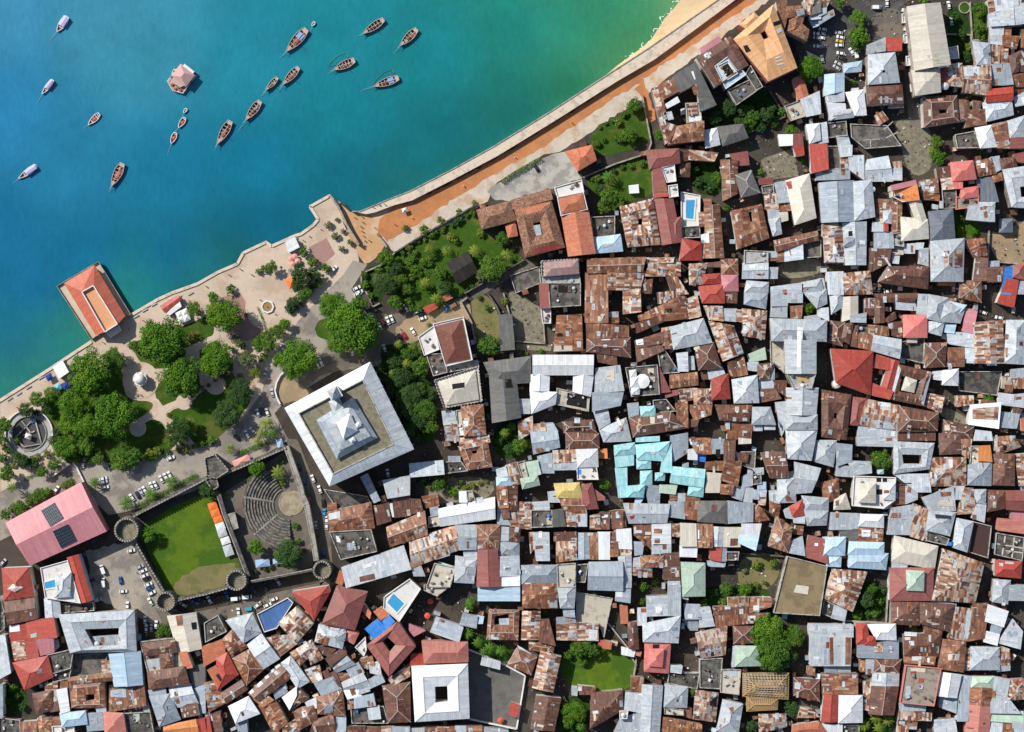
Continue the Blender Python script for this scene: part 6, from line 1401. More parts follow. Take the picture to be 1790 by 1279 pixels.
hl8 1645,1060 1800,1010 1800,1200 1670,1200; sD8 1670,1210 1800,1200 1800,1290 1670,1290
fw6 1130,420 1205,405 1215,505 1140,510
sm8 0,0 90,0 60,66 0,76; sl8 0,80 60,70 60,110 0,138; sg7 0,142 120,90 130,130 0,210'''
ADJ = {'r':'dark brown rusted tin','R':'orange-brown rusted tin','m':'patchwork rust-and-grey tin','g':'grey tin','l':'pale grey tin','w':'white',
 'd':'red','h':'brown concrete','D':'maroon','b':'brick-brown','x':'blackened','p':'pink','j':'coral','a':'salmon','e':'mauve','t':'terracotta tiled','T':'dark tiled','i':'tan-orange','o':'orange',
 'y':'yellow','u':'turquoise','B':'pale blue','X':'bright blue','N':'navy blue','n':'pale green','v':'slate grey','k':'dark concrete','c':'cream'}
LINES = []; ox = oy = 0
for ln in HOUSES.strip().split('\n'):
    if ln[0] == '@': _, a, b = ln.split(); ox, oy = int(a), int(b); continue
    ps = []
    for pc in ln.split(';'):
        w = pc.split(); head = w[0]; pts = [(ox + float(q.split(',')[0])/5, oy + float(q.split(',')[1])/5) for q in w[1:]]
        t = head[0]; c = head[1] if len(head) > 1 else ''; hh = float(head[2:]) if len(head) > 2 else 0.0
        ps.append((t, c, hh, pts))
    LINES.append(ps)
def parea(p): return abs(sum(p[i-1][0]*p[i][1] - p[i][0]*p[i-1][1] for i in range(len(p)))) / 2
HCENT = []
def build_house(ps, idx):
    rng = random.Random(1000 + idx)
    main = [p for p in ps if p[0] in 'hgsfFc']
    big = max(main, key=lambda p: parea(p[3][:4] if p[0] == 'c' else p[3]))
    allp = [q for p in main for q in p[3]]
    cx = sum(q[0] for q in allp)/len(allp); cy = sum(q[1] for q in allp)/len(allp)
    hb = big[2]
    base = W(cx, cy, hb); base.z = 0
    tot = sum(parea(p[3][:4] if p[0] == 'c' else p[3]) for p in main)
    types = {p[0] for p in main}
    if 'c' in types: nm = 'courtyard_house'
    elif types <= {'f', 'F'}: nm = 'flat_roofed_house'
    elif len(main) == 1 and tot < 330: nm = 'shed'
    else: nm = 'house'
    E_ = empty(nm, base)
    wallm = {'w':'wallw','d':'wallw','p':'wallp','j':'wallp','a':'wallp','i':'wallp','u':'wallw','B':'wallw','t':'wallw'}.get(big[1], 'wall' if rng.random() < 0.6 else 'wallw')
    polys_v, polys_f = [], []
    roofs = []
    for t, c, hh, pts in main:
        h = hh + rng.uniform(-0.25, 0.25)
        P = [W(x, y, h).to_2d() for x, y in pts]
        P = [p - base.to_2d() for p in P]
        if t != 'c' and len(P) == 4 and t != 'F' and parea([(p.x,p.y) for p in P]) > 8:      # eaves overhang and lap the neighbours
            sg = 1 if area2(P) > 0 else -1
            P = inset(P if sg > 0 else P[::-1], -0.34); P = P if sg > 0 else P[::-1]
        if t == 'c':
            O, I = P[:4], P[4:]
            if area2(O) < 0: O.reverse()
            if area2(I) < 0: I.reverse()
            # match inner corners with outer ones
            best = min(range(4), key=lambda k: sum((O[i]-I[(i+k) % 4]).length for i in range(4)))
            I = [I[(i+best) % 4] for i in range(4)]; P = O + I
        else:
            if area2(P) < 0:
                P.reverse()
                if t == 'g': P = P[-2:] + P[:-2]     # keep the ridge along the first edge
                if t == 'g': pass
        mb = MB()
        if t in 'fF':
            wallmesh(mb, P, h, rng)
            wl = mb.build('wall', M[wallm], E_)
            fl = mesh('roof', [(p.x,p.y,h) for p in P], [tuple(range(len(P)))], M[FLOOR.get(c, 'k')], True)
            ro = obj('roof', fl, E_); roofs.append(ro)
            n0 = len(polys_v); polys_v += [Vector((p.x,p.y,h)) for p in P]; polys_f.append(tuple(range(n0, n0+len(P))))
            ph = 0.7 if t == 'f' else 0.6
            Q = inset(P, 0.38)
            if all((a-b).length > 0.5 for a, b in zip(Q, Q[1:])) and parea([(p.x,p.y) for p in P]) > 12:
                pm = MB(); n = len(P)
                vv = [(p.x,p.y,h-0.1) for p in P] + [(p.x,p.y,h+ph) for p in P] + [(p.x,p.y,h+ph) for p in Q] + [(p.x,p.y,h-0.1) for p in Q]
                ff = []
                for i in range(n):
                    j = (i+1) % n
                    ff += [(i,j,n+j,n+i), (n+i,n+j,2*n+j,2*n+i), (2*n+i,2*n+j,3*n+j,3*n+i)]
                pm.add(vv, ff)
                if t == 'F':
                    for i in range(n):
                        a, b = P[i], P[(i+1) % n]; L_ = (b-a).length; k = int(L_/1.5)
                        for q in range(k):
                            s0 = lerp(a, b, (q+0.25)/k); s1 = lerp(a, b, (q+0.75)/k)
                            pm.bar((s0.x, s0.y, h+ph+0.35), (s1.x, s1.y, h+ph+0.35), 0.45, 0.7)
                pm.build('parapet', M[PARA.get(c, 'para')], E_)
        else:
            if t == 'c': wallmesh(mb, P[:4], h, rng, P[4:])
            else: wallmesh(mb, P, h, rng)
            mb.build('wall', M[wallm], E_)
            v, f, rl = roof_piece(t, P, h, rng)
            mt = {'k':'K', 'c':'C'}.get(c, c)
            me = mesh('roof', v, f, M[mt], True)
            ro = obj('roof', me, E_); roofs.append(ro)
            n0 = len(polys_v); polys_v += v; polys_f += [tuple(i+n0 for i in q) for q in f]
            capc = 'cap' if (c in 'rRmTk' and rng.random() < 0.42 and parea([(p.x,p.y) for p in P[:4]]) > 60) else (c if (c in 'lgwdDuBn' and t != 's') else None)
            if rl and capc:
                cm = MB()
                for a, b in rl:
                    d = (v[b]-v[a]).normalized()
                    cm.bar(v[a]+Vector((0,0,0.05))+d*0.1, v[b]+Vector((0,0,0.05))-d*0.05, 0.32, 0.14)
                cm.build('ridge_cap', M['cap' if capc == 'cap' else {'k':'K','c':'C'}.get(capc, capc)], ro, uv=True)
    bvh = BVHTree.FromPolygons([tuple(v) for v in polys_v], polys_f)
    def drop(px, py, h0):
        z = h0
        for _ in range(3):
            w_ = W(px, py, z) - base
            hit = bvh.ray_cast(Vector((w_.x, w_.y, 60)), Vector((0,0,-1)))
            if hit[0] is None: break
            z = hit[0].z
        w_ = W(px, py, z) - base
        return Vector((w_.x, w_.y, z))
    extra = []
    for t, c, hh, pts in main:
        ar = parea(pts[:4] if t == 'c' else pts)
        if t in 'hgsc' and c in 'rRmlg' and ar > 250:
            for _ in range(min(12, 1 + int(ar/200) + rng.randrange(0, 3)) if c in 'rRm' else min(4, int(ar/500) + rng.randrange(0, 2))):
                q = [Vector(p) for p in pts[:4]]
                e1 = (q[1]-q[0]).normalized(); e2 = Vector((-e1.y, e1.x))
                cu, cv = rng.uniform(.03,.97), rng.uniform(.03,.97)
                if t == 'c' and abs(cu-.5) < .32 and abs(cv-.5) < .32: cv = rng.choice([.13,.87])
                cp = lerp(lerp(q[0], q[1], cu), lerp(q[3], q[2], cu), cv)
                a_, b_ = rng.choice([(1.6,5),(1.7,9),(3.4,6),(5,1.6),(9,1.7),(3,3),(1.2,7),(7,9),(6,11),(10,5),(4,12)])
                nc = rng.choice({'r':'RRcmlRr','R':'rrmlcrR','m':'rRlglrR','l':'gggRw','g':'lllRl'}[c])
                extra.append(('z', nc, 0, [tuple(cp+e1*sx*a_+e2*sy*b_) for sx, sy in ((-.5,-.5),(.5,-.5),(.5,.5),(-.5,.5))]))
        if t in 'fF' and c in 'kcwlj' and ar > 200 and hh > 5 and not any(p[0] == 'O' for p in ps):
            q = [Vector(p) for p in pts]
            cc = sum(q, Vector((0,0)))/len(q)
            for _ in range(min(9, 2 + int(ar/300))):
                p = lerp(cc, rng.choice(q), rng.uniform(.15,.8)); p = lerp(p, lerp(cc, rng.choice(q), .7), rng.random()*.5)
                s1, s2, hz = rng.uniform(.5,1.6), rng.uniform(.5,1.6), rng.uniform(.4,1.5)
                w_ = drop(p.x, p.y, hh)
                if w_.z > hh + 0.4: continue
                jm = MB(); k_ = rng.random()
                if k_ < .3: jm.cyl((0,0), s1*.6, 0, hz, 12); jm.cyl((0,0), s1*.6, hz, hz+.25, 12, s1*.2)
                else: jm.box(-s1/2,s1/2,-s2/2,s2/2,0,hz)
                jo = jm.build('roof_tank' if k_ < .3 else 'roof_box', M[rng.choice(['junk','junk','paraw','r','l','X' if rng.random() < .2 else 'junk'])], E_, uv=True)
                jo.location = w_; jo.rotation_euler[2] = rng.uniform(0, 3)
    for t, c, hh, pts in ps + extra:
        if t not in 'zPO': continue
        n = 4
        if t == 'P':
            q0 = [drop(x, y, hb) for x, y in pts]
            pm = MB(); fm = MB()
            for i in range(8):
                for j in range(6):
                    def at(u, w_): return lerp(lerp(q0[0], q0[1], u), lerp(q0[3], q0[2], u), w_) + Vector((0,0,0.5))
                    a, b, cc, d = at((i+.06)/8,(j+.05)/6), at((i+.94)/8,(j+.05)/6), at((i+.94)/8,(j+.95)/6), at((i+.06)/8,(j+.95)/6)
                    pm.add([a,b,cc,d, a-Vector((0,0,.06)), b-Vector((0,0,.06)), cc-Vector((0,0,.06)), d-Vector((0,0,.06))], [(0,1,2,3),(0,4,5,1),(1,5,6,2),(2,6,7,3),(3,7,4,0)])
            sa = pm.build('solar_array', M['solar'], E_)
            fm.add([p + Vector((0,0,0.36)) for p in q0], [(0,1,2,3)])
            fm.build('panel_frame', M['alu'], sa)
            continue
        if t == 'O':
            q0 = [drop(x, y, hb) for x, y in pts]; zt = sum(q.z for q in q0)/4
            Q2 = [Vector((q.x,q.y)) for q in q0]
            if area2(Q2) < 0: Q2.reverse()
            o2 = inset(Q2, -0.7)
            pm = MB(); vv = [(p.x,p.y,zt+0.3) for p in o2]+[(p.x,p.y,zt+0.3) for p in Q2]+[(p.x,p.y,zt) for p in Q2]+[(p.x,p.y,zt) for p in o2]
            pm.add(vv, [(i,(i+1)%4,(i+1)%4+4,i+4) for i in range(4)] + [(i+4,(i+1)%4+4,(i+1)%4+8,i+8) for i in range(4)] + [(i+12,(i+1)%4+12,(i+1)%4,i) for i in range(4)])
            rim = pm.build('pool_rim', M['paraw'], E_)
            obj('pool_water', mesh('pool_water', [(p.x,p.y,zt+0.16) for p in Q2], [(0,1,2,3)], M['pool']), rim)
            continue
        v, f = [], []
        q0 = [Vector(p) for p in pts]
        for j in range(n):
            for i in range(n):
                u, w_ = i/(n-1), j/(n-1)
                q = lerp(lerp(q0[0], q0[1], u), lerp(q0[3], q0[2], u), w_)
                p = drop(q.x, q.y, hb); v.append(p + Vector((0,0,0.14)))
        for j in range(n-1):
            for i in range(n-1):
                f.append((j*n+i, j*n+i+1, (j+1)*n+i+1, (j+1)*n+i))
        edge = [0,1,2,3,7,11,15,14,13,12,8,4]
        k0 = len(v); v += [v[i]-Vector((0,0,0.2)) for i in edge]
        for i in range(12):
            j = (i+1) % 12; f.append((edge[i], k0+i, k0+j, edge[j]))
        mb = MB(); mb.add(v, f)
        mt = {'k':'hole', 'q':'q'}.get(c, c)
        cz = sum(p.z for p in v)/len(v)
        par = min(roofs, key=lambda r: (Vector(r.bound_box[0])/2 + Vector(r.bound_box[6])/2 - sum(v, Vector())/len(v)).length)
        mb.build('dark_opening_sheet' if c == 'k' else 'roof_sheet', M[mt], par, uv=True)  # 'k' patches: closed sheets, the darkness of an opening put into their colour
    cols = {}
    for t, c, hh, pts in main: cols[c] = cols.get(c, 0) + parea(pts[:4] if t == 'c' else pts)
    cl = sorted(cols, key=lambda c: -cols[c])
    form = {'courtyard_house':'courtyard house', 'flat_roofed_house':'flat-roofed house', 'shed':'shed', 'house':'house'}[nm]
    rf = {'h':'hip-roofed ', 'g':'gabled ', 's':'', 'f':'', 'F':'', 'c':''}[big[0]] if nm in ('house', 'shed') else ''
    size = 'big ' if tot > 2600 else ('little ' if tot < 420 and nm != 'shed' else '')
    d = size + ADJ.get(cl[0], '') + ' ' + rf + form
    if len(cl) > 1 and cols[cl[1]] > 0.22*tot and nm != 'shed' and len(d.split()) < 7:
        d2 = ADJ.get(cl[1], '').split()[0]
        d = d + ' part ' + d2
    HCENT.append((E_, cx, cy, nm, d, base))
    later(E_, d, cx, cy, 'shed' if nm == 'shed' else ('building' if nm == 'flat_roofed_house' else 'house'),
          {'shed':'sheds between the houses', 'house':'houses of the old town', 'courtyard_house':'courtyard houses', 'flat_roofed_house':'flat-roofed buildings'}[nm])
    return E_
for i_, ps_ in enumerate(LINES): build_house(ps_, i_)

# low lean-tos that fill the wider gaps between the houses, each a part of the house it leans on
import numpy as np
MW, MH = 900, 645
mask = np.zeros((MH, MW), bool)
def fill(pts, val=True, grow=0.0):
    P = np.array(pts)/2.0
    x0, x1 = int(max(0, P[:,0].min()-2)), int(min(MW-1, P[:,0].max()+2)); y0, y1 = int(max(0, P[:,1].min()-2)), int(min(MH-1, P[:,1].max()+2))
    if x1 <= x0 or y1 <= y0: return
    X, Y = np.meshgrid(np.arange(x0, x1+1), np.arange(y0, y1+1)); ins = np.zeros(X.shape, bool); j = len(P)-1
    for i in range(len(P)):
        xi, yi = P[i]; xj, yj = P[j]
        cr = ((yi > Y) != (yj > Y)) & (X < (xj-xi)*(Y-yi)/((yj-yi) or 1e-9) + xi); ins ^= cr; j = i
    mask[y0:y1+1, x0:x1+1] |= ins
for ps_ in LINES:
    for t, c, hh, pts in ps_:
        if t in 'hgsfFc': fill(pts[:4] if t == 'c' else pts)
roofmask = mask.copy()
for pts in FLATS: fill(pts)
fill(SHORE + [(1600,-400),(-420,-400)]); fill([(590,340),(700,330),(1280,-20),(1340,-20),(1130,150),(860,330),(690,450),(640,470)]); fill([(1380,0),(1590,0),(1590,110),(1430,120)]); fill([(0,930),(60,980),(60,1010),(0,1000)]); fill([(150,960),(300,950),(600,1000),(560,1060),(280,1110),(150,1060)]); fill([(0,560),(480,400),(640,560),(700,600),(780,740),(740,800),(600,870),(590,1010),(290,1075),(150,1060),(0,860)])
fill(OUT); fill([(1298,1176),(1379,1176),(1378,1222),(1359,1243),(1305,1243)])
def grown(m, r):
    o = m.copy()
    for dy in range(-r, r+1):
        for dx in range(-r, r+1):
            if dx*dx+dy*dy <= r*r: o |= np.roll(np.roll(m, dy, 0), dx, 1)
    return o
free = grown(roofmask, 4) & ~grown(mask, 2)
rg = random.Random(77); ys, xs = np.nonzero(free); order = list(range(len(xs))); rg.shuffle(order)
placed = 0
HP = np.array([(h[1], h[2]) for h in HCENT])
for k in order:
    x, y = int(xs[k]), int(ys[k])
    if x < 4 or y < 4 or x > MW-6 or y > MH-6 or not free[y, x] or placed >= 300: continue
    if mask[max(0,y-1):y+2, max(0,x-1):x+2].any(): continue
    px, py = x*2.0, y*2.0
    hi = int(np.argmin(((HP-(px, py))**2).sum(1))); E_ = HCENT[hi][0]; base = HCENT[hi][5]
    best = None
    for t, c, hh, pts in LINES[hi]:
        if t in 'hgsfF':
            for a, b in zip(pts, pts[1:]+pts[:1]):
                d = (Vector(b)-Vector(a))
                if d.length > 8 and (best is None or d.length > best.length): best = d
    e1 = (best or Vector((1,0))).normalized(); e2 = Vector((-e1.y, e1.x))
    a_, b_ = rg.uniform(6,12), rg.uniform(5,9); h = rg.uniform(2.6,4.6)
    q = [(px+e1.x*sx*a_/2+e2.x*sy*b_/2, py+e1.y*sx*a_/2+e2.y*sy*b_/2) for sx, sy in ((-1,-1),(1,-1),(1,1),(-1,1))]
    P = [(W(u, w_, h)-base).to_2d() for u, w_ in q]
    if area2(P) < 0: P.reverse()
    s_ = rg.randrange(4); zz_ = [h, h, h, h]; zz_[s_] += .7; zz_[(s_+1) % 4] += .7
    mb = MB(); mb.add([(p.x,p.y,0) for p in P] + [(p.x,p.y,z) for p, z in zip(P, zz_)], [(i,(i+1)%4,(i+1)%4+4,i+4) for i in range(4)] + [(4,5,6,7)])
    mb.build('lean_to', M[rg.choice('RRrrmmllgk' if True else '')], E_, uv=True)
    fill(q); roofmask |= False; placed += 1
    free[max(0,y-7):y+8, max(0,x-7):x+8] = False
print('LEANTOS', placed)
# litter and odd boxes lying about the yards and alleys
for (lb_, pts, mt_) in LAWNS: fill(pts)
gm_ = mask.copy(); mask[:] = roofmask
for (lb_, pts, mt_) in LAWNS: fill(pts)
fill([(818,1134),(918,1180),(902,1273),(822,1256)])
mb = MB(); ys, xs = np.nonzero(~mask)
ok = [(int(a), int(b)) for a, b in zip(xs, ys) if b*2 > 560 - a*2*0.43 + 60 and (a*2 > 740 or b*2 > 1040) and b*2 > 1340 - a*2*0.93]
rg.shuffle(ok)
for x, y in ok[:3600]:
    c = W(x*2 + rg.uniform(-1,1), y*2 + rg.uniform(-1,1), 0); s1, s2, hz = rg.uniform(.2,.9), rg.uniform(.2,1.1), rg.uniform(.1,.7); a = rg.uniform(0, 3.14); ca, sa = math.cos(a), math.sin(a)
    q = [(c.x+ca*u*s1-sa*v*s2, c.y+sa*u*s1+ca*v*s2) for u, v in ((-.5,-.5),(.5,-.5),(.5,.5),(-.5,.5))]
    mb.prism(q, 0, hz)
lo = mb.build('litter', M['junk']); lo.data.materials.append(M['paraw']); lo.data.materials.append(M['stone']); lo.data.materials.append(M['r'])
for i, p in enumerate(lo.data.polygons): p.material_index = [0,0,1,2,3,2,0,2,0,3,2][(i//5*7919) % 11]
tag(lo, 'litter and odd boxes scattered about yards and alleys', 'litter', kind='stuff')
# ------------------------------------------------------------------ trees
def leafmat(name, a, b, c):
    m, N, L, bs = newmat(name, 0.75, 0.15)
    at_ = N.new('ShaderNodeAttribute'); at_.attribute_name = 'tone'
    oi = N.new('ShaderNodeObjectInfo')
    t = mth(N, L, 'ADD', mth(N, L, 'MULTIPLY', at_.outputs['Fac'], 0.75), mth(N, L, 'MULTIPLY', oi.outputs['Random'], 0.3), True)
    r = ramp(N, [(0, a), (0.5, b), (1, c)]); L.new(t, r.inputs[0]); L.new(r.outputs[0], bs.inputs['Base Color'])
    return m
LM = {'b': leafmat('bright leaves', (0.024,0.08,0.006), (0.06,0.155,0.010), (0.125,0.225,0.016)),
      'd': leafmat('dark leaves', (0.018,0.045,0.012), (0.032,0.075,0.018), (0.06,0.11,0.028)),
      'm': leafmat('green leaves', (0.022,0.07,0.010), (0.055,0.13,0.014), (0.12,0.20,0.022)),
      'y': leafmat('yellow green leaves', (0.055,0.10,0.012), (0.115,0.165,0.02), (0.21,0.235,0.04)),
      'o': leafmat('olive grey leaves', (0.06,0.085,0.03), (0.11,0.14,0.05), (0.17,0.19,0.09))}
M['bark'] = plain('bark', (0.11,0.085,0.06), 0.3, 1.0)
def crown_mesh(name, nclump, nleaf, ls, flatn, seed):
    """unit crown: leaf clumps spread over a flattened dome of radius 1"""
    rg = random.Random(seed); v, f, tone = [], [], []
    cl = []
    for i in range(nclump):
        u = (i+0.5)/nclump; ph = i*2.39996 + rg.uniform(-.4,.4)
        rr_ = math.sqrt(u)*0.86*rg.uniform(0.78,1.14)
        hz = math.sqrt(max(0, 1-rr_*rr_*0.95))*flatn*rg.uniform(0.8,1.12)
        cl.append((Vector((rr_*math.cos(ph), rr_*math.sin(ph), hz)), rg.choice([0.14,0.18,0.22,0.26,0.32])*(1.2 if nclump < 20 else 1), rg.uniform(0,1)))
    for i in range(nclump//3):
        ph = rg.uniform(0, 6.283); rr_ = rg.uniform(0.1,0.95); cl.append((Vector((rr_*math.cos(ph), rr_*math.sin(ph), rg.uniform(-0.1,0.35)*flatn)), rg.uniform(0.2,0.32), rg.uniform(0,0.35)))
    for c, r_, tn in cl:
        for k in range(nleaf):
            d = Vector((rg.gauss(0,1), rg.gauss(0,1), rg.gauss(0.35,0.8)))
            if d.length < 1e-3: continue
            d.normalize(); p = c + Vector((d.x, d.y, d.z*0.75))*r_*rg.uniform(0.55,1.05)
            n_ = (d + Vector((rg.gauss(0,.45), rg.gauss(0,.45), rg.gauss(0.35,.4)))).normalized()
            t = n_.cross(Vector((rg.gauss(0,1), rg.gauss(0,1), rg.gauss(0,1)))).normalized(); b_ = n_.cross(t)
            s = ls*rg.uniform(0.6,1.3); k0 = len(v)
            v += [p+t*s, p+b_*s*0.6, p-t*s, p-b_*s*0.6]; f.append((k0,k0+1,k0+2,k0+3))
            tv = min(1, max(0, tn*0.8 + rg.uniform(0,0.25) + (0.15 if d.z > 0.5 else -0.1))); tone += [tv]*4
    me = mesh(name, v, f)
    a_ = me.attributes.new('tone', 'FLOAT', 'POINT'); a_.data.foreach_set('value', tone)
    return me
CROWN = {}
def crown(size, kind, var):
    k = (size, kind, var)
    if k not in CROWN:
        base_ = CROWN.get((size, var))
        if base_ is None:
            base_ = {'L': lambda: crown_mesh('crown', 70, 110, 0.042, 0.55, 100+var), 'M': lambda: crown_mesh('crown', 34, 90, 0.062, 0.7, 200+var), 'S': lambda: crown_mesh('crown', 16, 46, 0.12, 0.75, 300+var)}[size]()
            CROWN[(size, var)] = base_
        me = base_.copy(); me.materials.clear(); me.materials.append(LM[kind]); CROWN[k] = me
    return CROWN[k]
def trunk_mesh(name, seed, fork=5):
    rg = random.Random(seed); mb = MB()
    def limb(a, b, r0, r1, n=7):
        d = (b-a).normalized(); u = d.orthogonal().normalized(); w_ = d.cross(u)
        vs_ = [a+(u*math.cos(2*math.pi*i/n)+w_*math.sin(2*math.pi*i/n))*r0 for i in range(n)] + [b+(u*math.cos(2*math.pi*i/n)+w_*math.sin(2*math.pi*i/n))*r1 for i in range(n)]
        mb.add(vs_, [(i,(i+1)%n,(i+1)%n+n,i+n) for i in range(n)])
    t = Vector((rg.uniform(-.03,.03), rg.uniform(-.03,.03), 0.5)); limb(Vector(), t, 0.065, 0.045)
    for k in range(fork):
        a = 2*math.pi*k/fork + rg.uniform(-.3,.3); e = t + Vector((0.45*math.cos(a), 0.45*math.sin(a), rg.uniform(0.25,0.4))); limb(t, e, 0.035, 0.015)
    me = mesh(name, mb.v, mb.f, M['bark']); return me
TR = [trunk_mesh('trunk', 40+i) for i in range(3)]
def tree(px, py, r, kind='b', name=None, ht=None):
    """px, py, r: crown centre and radius in photo pixels"""
    rm = r*S
    size = 'L' if r >= 20 else ('M' if r >= 9.5 else 'S')
    h = ht or (rm*1.25 + 1.6 if size == 'L' else (rm*1.5+1.2 if size == 'M' else rm*1.3))
    flatn = {'L':0.55,'M':0.7,'S':0.75}[size]
    zc = max(0.2, h - rm*flatn)
    c = W(px, py, zc + rm*0.25)
    nm = name or ('tree' if size != 'S' else 'shrub')
    E_ = empty(nm, (c.x, c.y, 0), R.uniform(0, 6.28))
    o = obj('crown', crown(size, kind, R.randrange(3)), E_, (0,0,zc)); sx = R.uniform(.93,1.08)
    o.scale = (rm*sx, rm/sx, rm)
    t = obj('trunk', TR[R.randrange(3)], E_); t.scale = (rm*0.9, rm*0.9, (zc+rm*flatn*0.5)/0.85)
    d = {'b':'bright green','d':'dark green','m':'green','y':'yellow-green','o':'olive'}[kind]
    later(E_, ('giant ' if r >= 34 else ('large ' if size == 'L' else ('' if size == 'M' else 'small '))) + d + (' tree' if size != 'S' else ' bush'), px, py, 'tree' if size != 'S' else 'bush', {'L':'broad-crowned trees','M':'mid-sized trees','S':'bushes'}[size])
for t_ in '''390,551,31,b 281,597,42,b 300,624,22,b 315,659,36,b 376,629,31,b 420,686,23,d 396,724,25,d 156,650,38,b 200,627,20,m 128,706,29,b 200,724,39,b 150,743,25,b 175,690,22,m 120,742,18,b
66,698,14,m 89,688,12,m 46,716,13,d 80,716,10,d 234,604,11,m 340,540,14,m 8,742,15,m 2,765,12,m 12,828,15,m 74,824,10,m 96,812,12,m 114,782,22,b 148,780,16,m 172,802,11,m 60,810,9,d 40,806,11,d 28,800,10,d 210,806,18,m 233,798,17,m
90,768,8,o 100,755,9,d 70,866,13,m 56,872,10,m 36,886,13,m 10,900,10,m 22,888,8,y 4,800,9,m 124,844,10,m 112,848,7,y 312,752,23,d 335,742,10,y 300,772,12,m 262,792,9,y 275,788,8,y 450,818,15,b 446,956,15,b 506,966,24,d 490,972,12,m 516,919,6,b 364,856,15,d 258,934,14,b
524,624,34,b 488,630,13,b 512,652,14,b 614,574,46,b 580,534,25,b 628,536,18,m 590,560,20,b 640,590,22,b 590,600,18,m 454,606,11,m 470,600,14,m 486,580,13,m 498,566,10,b 458,624,9,m 462,590,8,m 432,626,17,o 446,650,11,y 416,598,10,o 373,520,11,m
400,640,10,d 392,655,9,d 402,506,9,m 415,560,7,m 700,660,20,d 735,640,18,m 720,690,22,d 742,716,21,m 705,692,16,d 733,684,15,m 728,734,18,d 752,744,14,m 690,632,13,d 712,618,12,m 716,716,18,d 750,690,12,d
532,440,9,m 547,458,9,m 526,478,19,d 569,469,9,m 536,510,11,m 512,530,11,d 520,498,12,d 548,480,12,d 556,494,9,m 505,540,8,d 474,466,11,m 462,470,7,m 452,474,6,y 574,392,7,o 586,412,7,o 598,434,6,o 612,424,6,o 600,404,5,o 589,384,4,o
674,450,16,m 692,468,13,d 636,480,7,m 638,498,8,m 648,516,7,m 676,496,20,d 660,486,10,o 712,506,10,m 690,528,14,m 702,486,10,m 726,442,6,m 752,412,5,m 776,398,5,m 840,408,7,y 768,478,12,m 778,502,12,d 788,414,8,y 796,420,7,m 740,460,7,m 726,470,8,m 716,458,7,m
752,462,6,m 750,452,6,y 734,478,6,m 760,450,5,m 860,468,23,m 844,480,12,o 878,416,13,m 868,470,12,y 850,452,8,m 740,402,9,m 770,386,8,y 829,354,5,m 802,370,6,m 820,372,4,m 708,398,6,m 1064,344,18,m 1056,362,12,m 1044,312,7,m 1080,352,14,m 1050,330,9,d
1108,184,14,m 1100,236,14,m 1085,242,8,m 1152,236,10,m 1090,200,6,m 1080,214,7,y 1416,118,23,b 1274,190,15,d 1314,206,15,m 1340,200,13,d 1366,196,8,m 1250,206,12,d 1294,216,12,d 1330,222,10,d 1382,228,11,b 1300,192,12,d 1352,214,9,m
1500,32,15,b 1500,62,19,b 1498,80,10,b 1712,16,14,m 1712,46,12,m 1716,62,9,m 1694,82,7,y 1690,98,9,d 1668,30,9,d 1680,60,9,d 1690,104,7,d 1468,4,11,m 1490,144,6,m 1638,248,12,m 1614,2,9,m 1640,274,14,b 1634,262,8,m 1702,404,7,b 1684,380,8,d 1678,400,7,m
1252,310,10,m 1240,328,9,d 1220,318,9,d 1330,300,6,m 1270,364,6,m 1402,280,5,m 1216,296,8,d 1540,802,18,m 1526,790,8,b 1550,820,8,d 1528,808,6,y 1414,538,11,m 856,604,19,m 882,526,7,y 852,538,6,m 838,520,5,m 920,618,4,m 946,614,5,m 750,568,4,m
894,746,8,y 882,758,9,m 872,770,9,d 908,778,15,m 922,772,8,y 890,786,11,d 766,846,12,m 792,860,9,b 738,840,8,m 826,848,6,y 780,838,8,y 806,842,5,m 812,852,5,y 750,850,6,o 1056,846,11,b 1050,815,7,d 820,1061,9,m
1012,1134,15,m 1036,1136,13,m 992,1144,9,m 1020,1156,9,m 1004,1243,20,b 994,1262,12,m 986,1226,8,o 952,1069,6,b 944,1066,5,m 1344,1101,30,b 1352,1143,31,m 1388,1112,20,m 1380,1146,17,d 1330,1128,16,m
1302,1030,12,b 1270,1028,12,m 1230,1052,8,m 1262,1053,8,m 1246,1036,9,d 1286,1044,8,d 1314,1269,10,d 1386,1239,14,d 1376,1226,9,d 1098,1071,6,b 1122,1052,7,m 1124,1026,9,m 1146,1016,7,y 1098,1096,5,m 1516,1050,14,d 1500,1074,9,m 1530,1070,9,m 1524,1030,10,m 1506,1030,7,d
1538,1052,7,m 1596,1099,7,m 1608,1102,5,d 1620,1215,6,y 1630,1240,5,m 288,1099,13,m 278,1108,7,m 22,1203,7,b 30,1216,6,m 12,1224,7,d 40,1236,8,d 1728,698,10,b 1718,700,5,m 1668,696,4,b 1570,738,5,b 1126,702,6,y 1120,898,5,m 1139,833,5,y 1086,878,4,b
494,844,6,m 438,838,6,m 522,946,6,m 391,866,6,y 406,610,5,m 356,1062,0,m 1018,1250,8,m 430,550,4,m 1720,30,8,b 62,722,8,d 30,770,6,m 410,590,6,o 425,604,6,m 1250,1080,4,m 868,1060,4,y 700,520,6,m 762,436,5,m 880,430,6,m 896,436,5,m'''.split():
    a = t_.split(',')
    if float(a[2]) > 0: tree(float(a[0]), float(a[1]), float(a[2]), a[3])
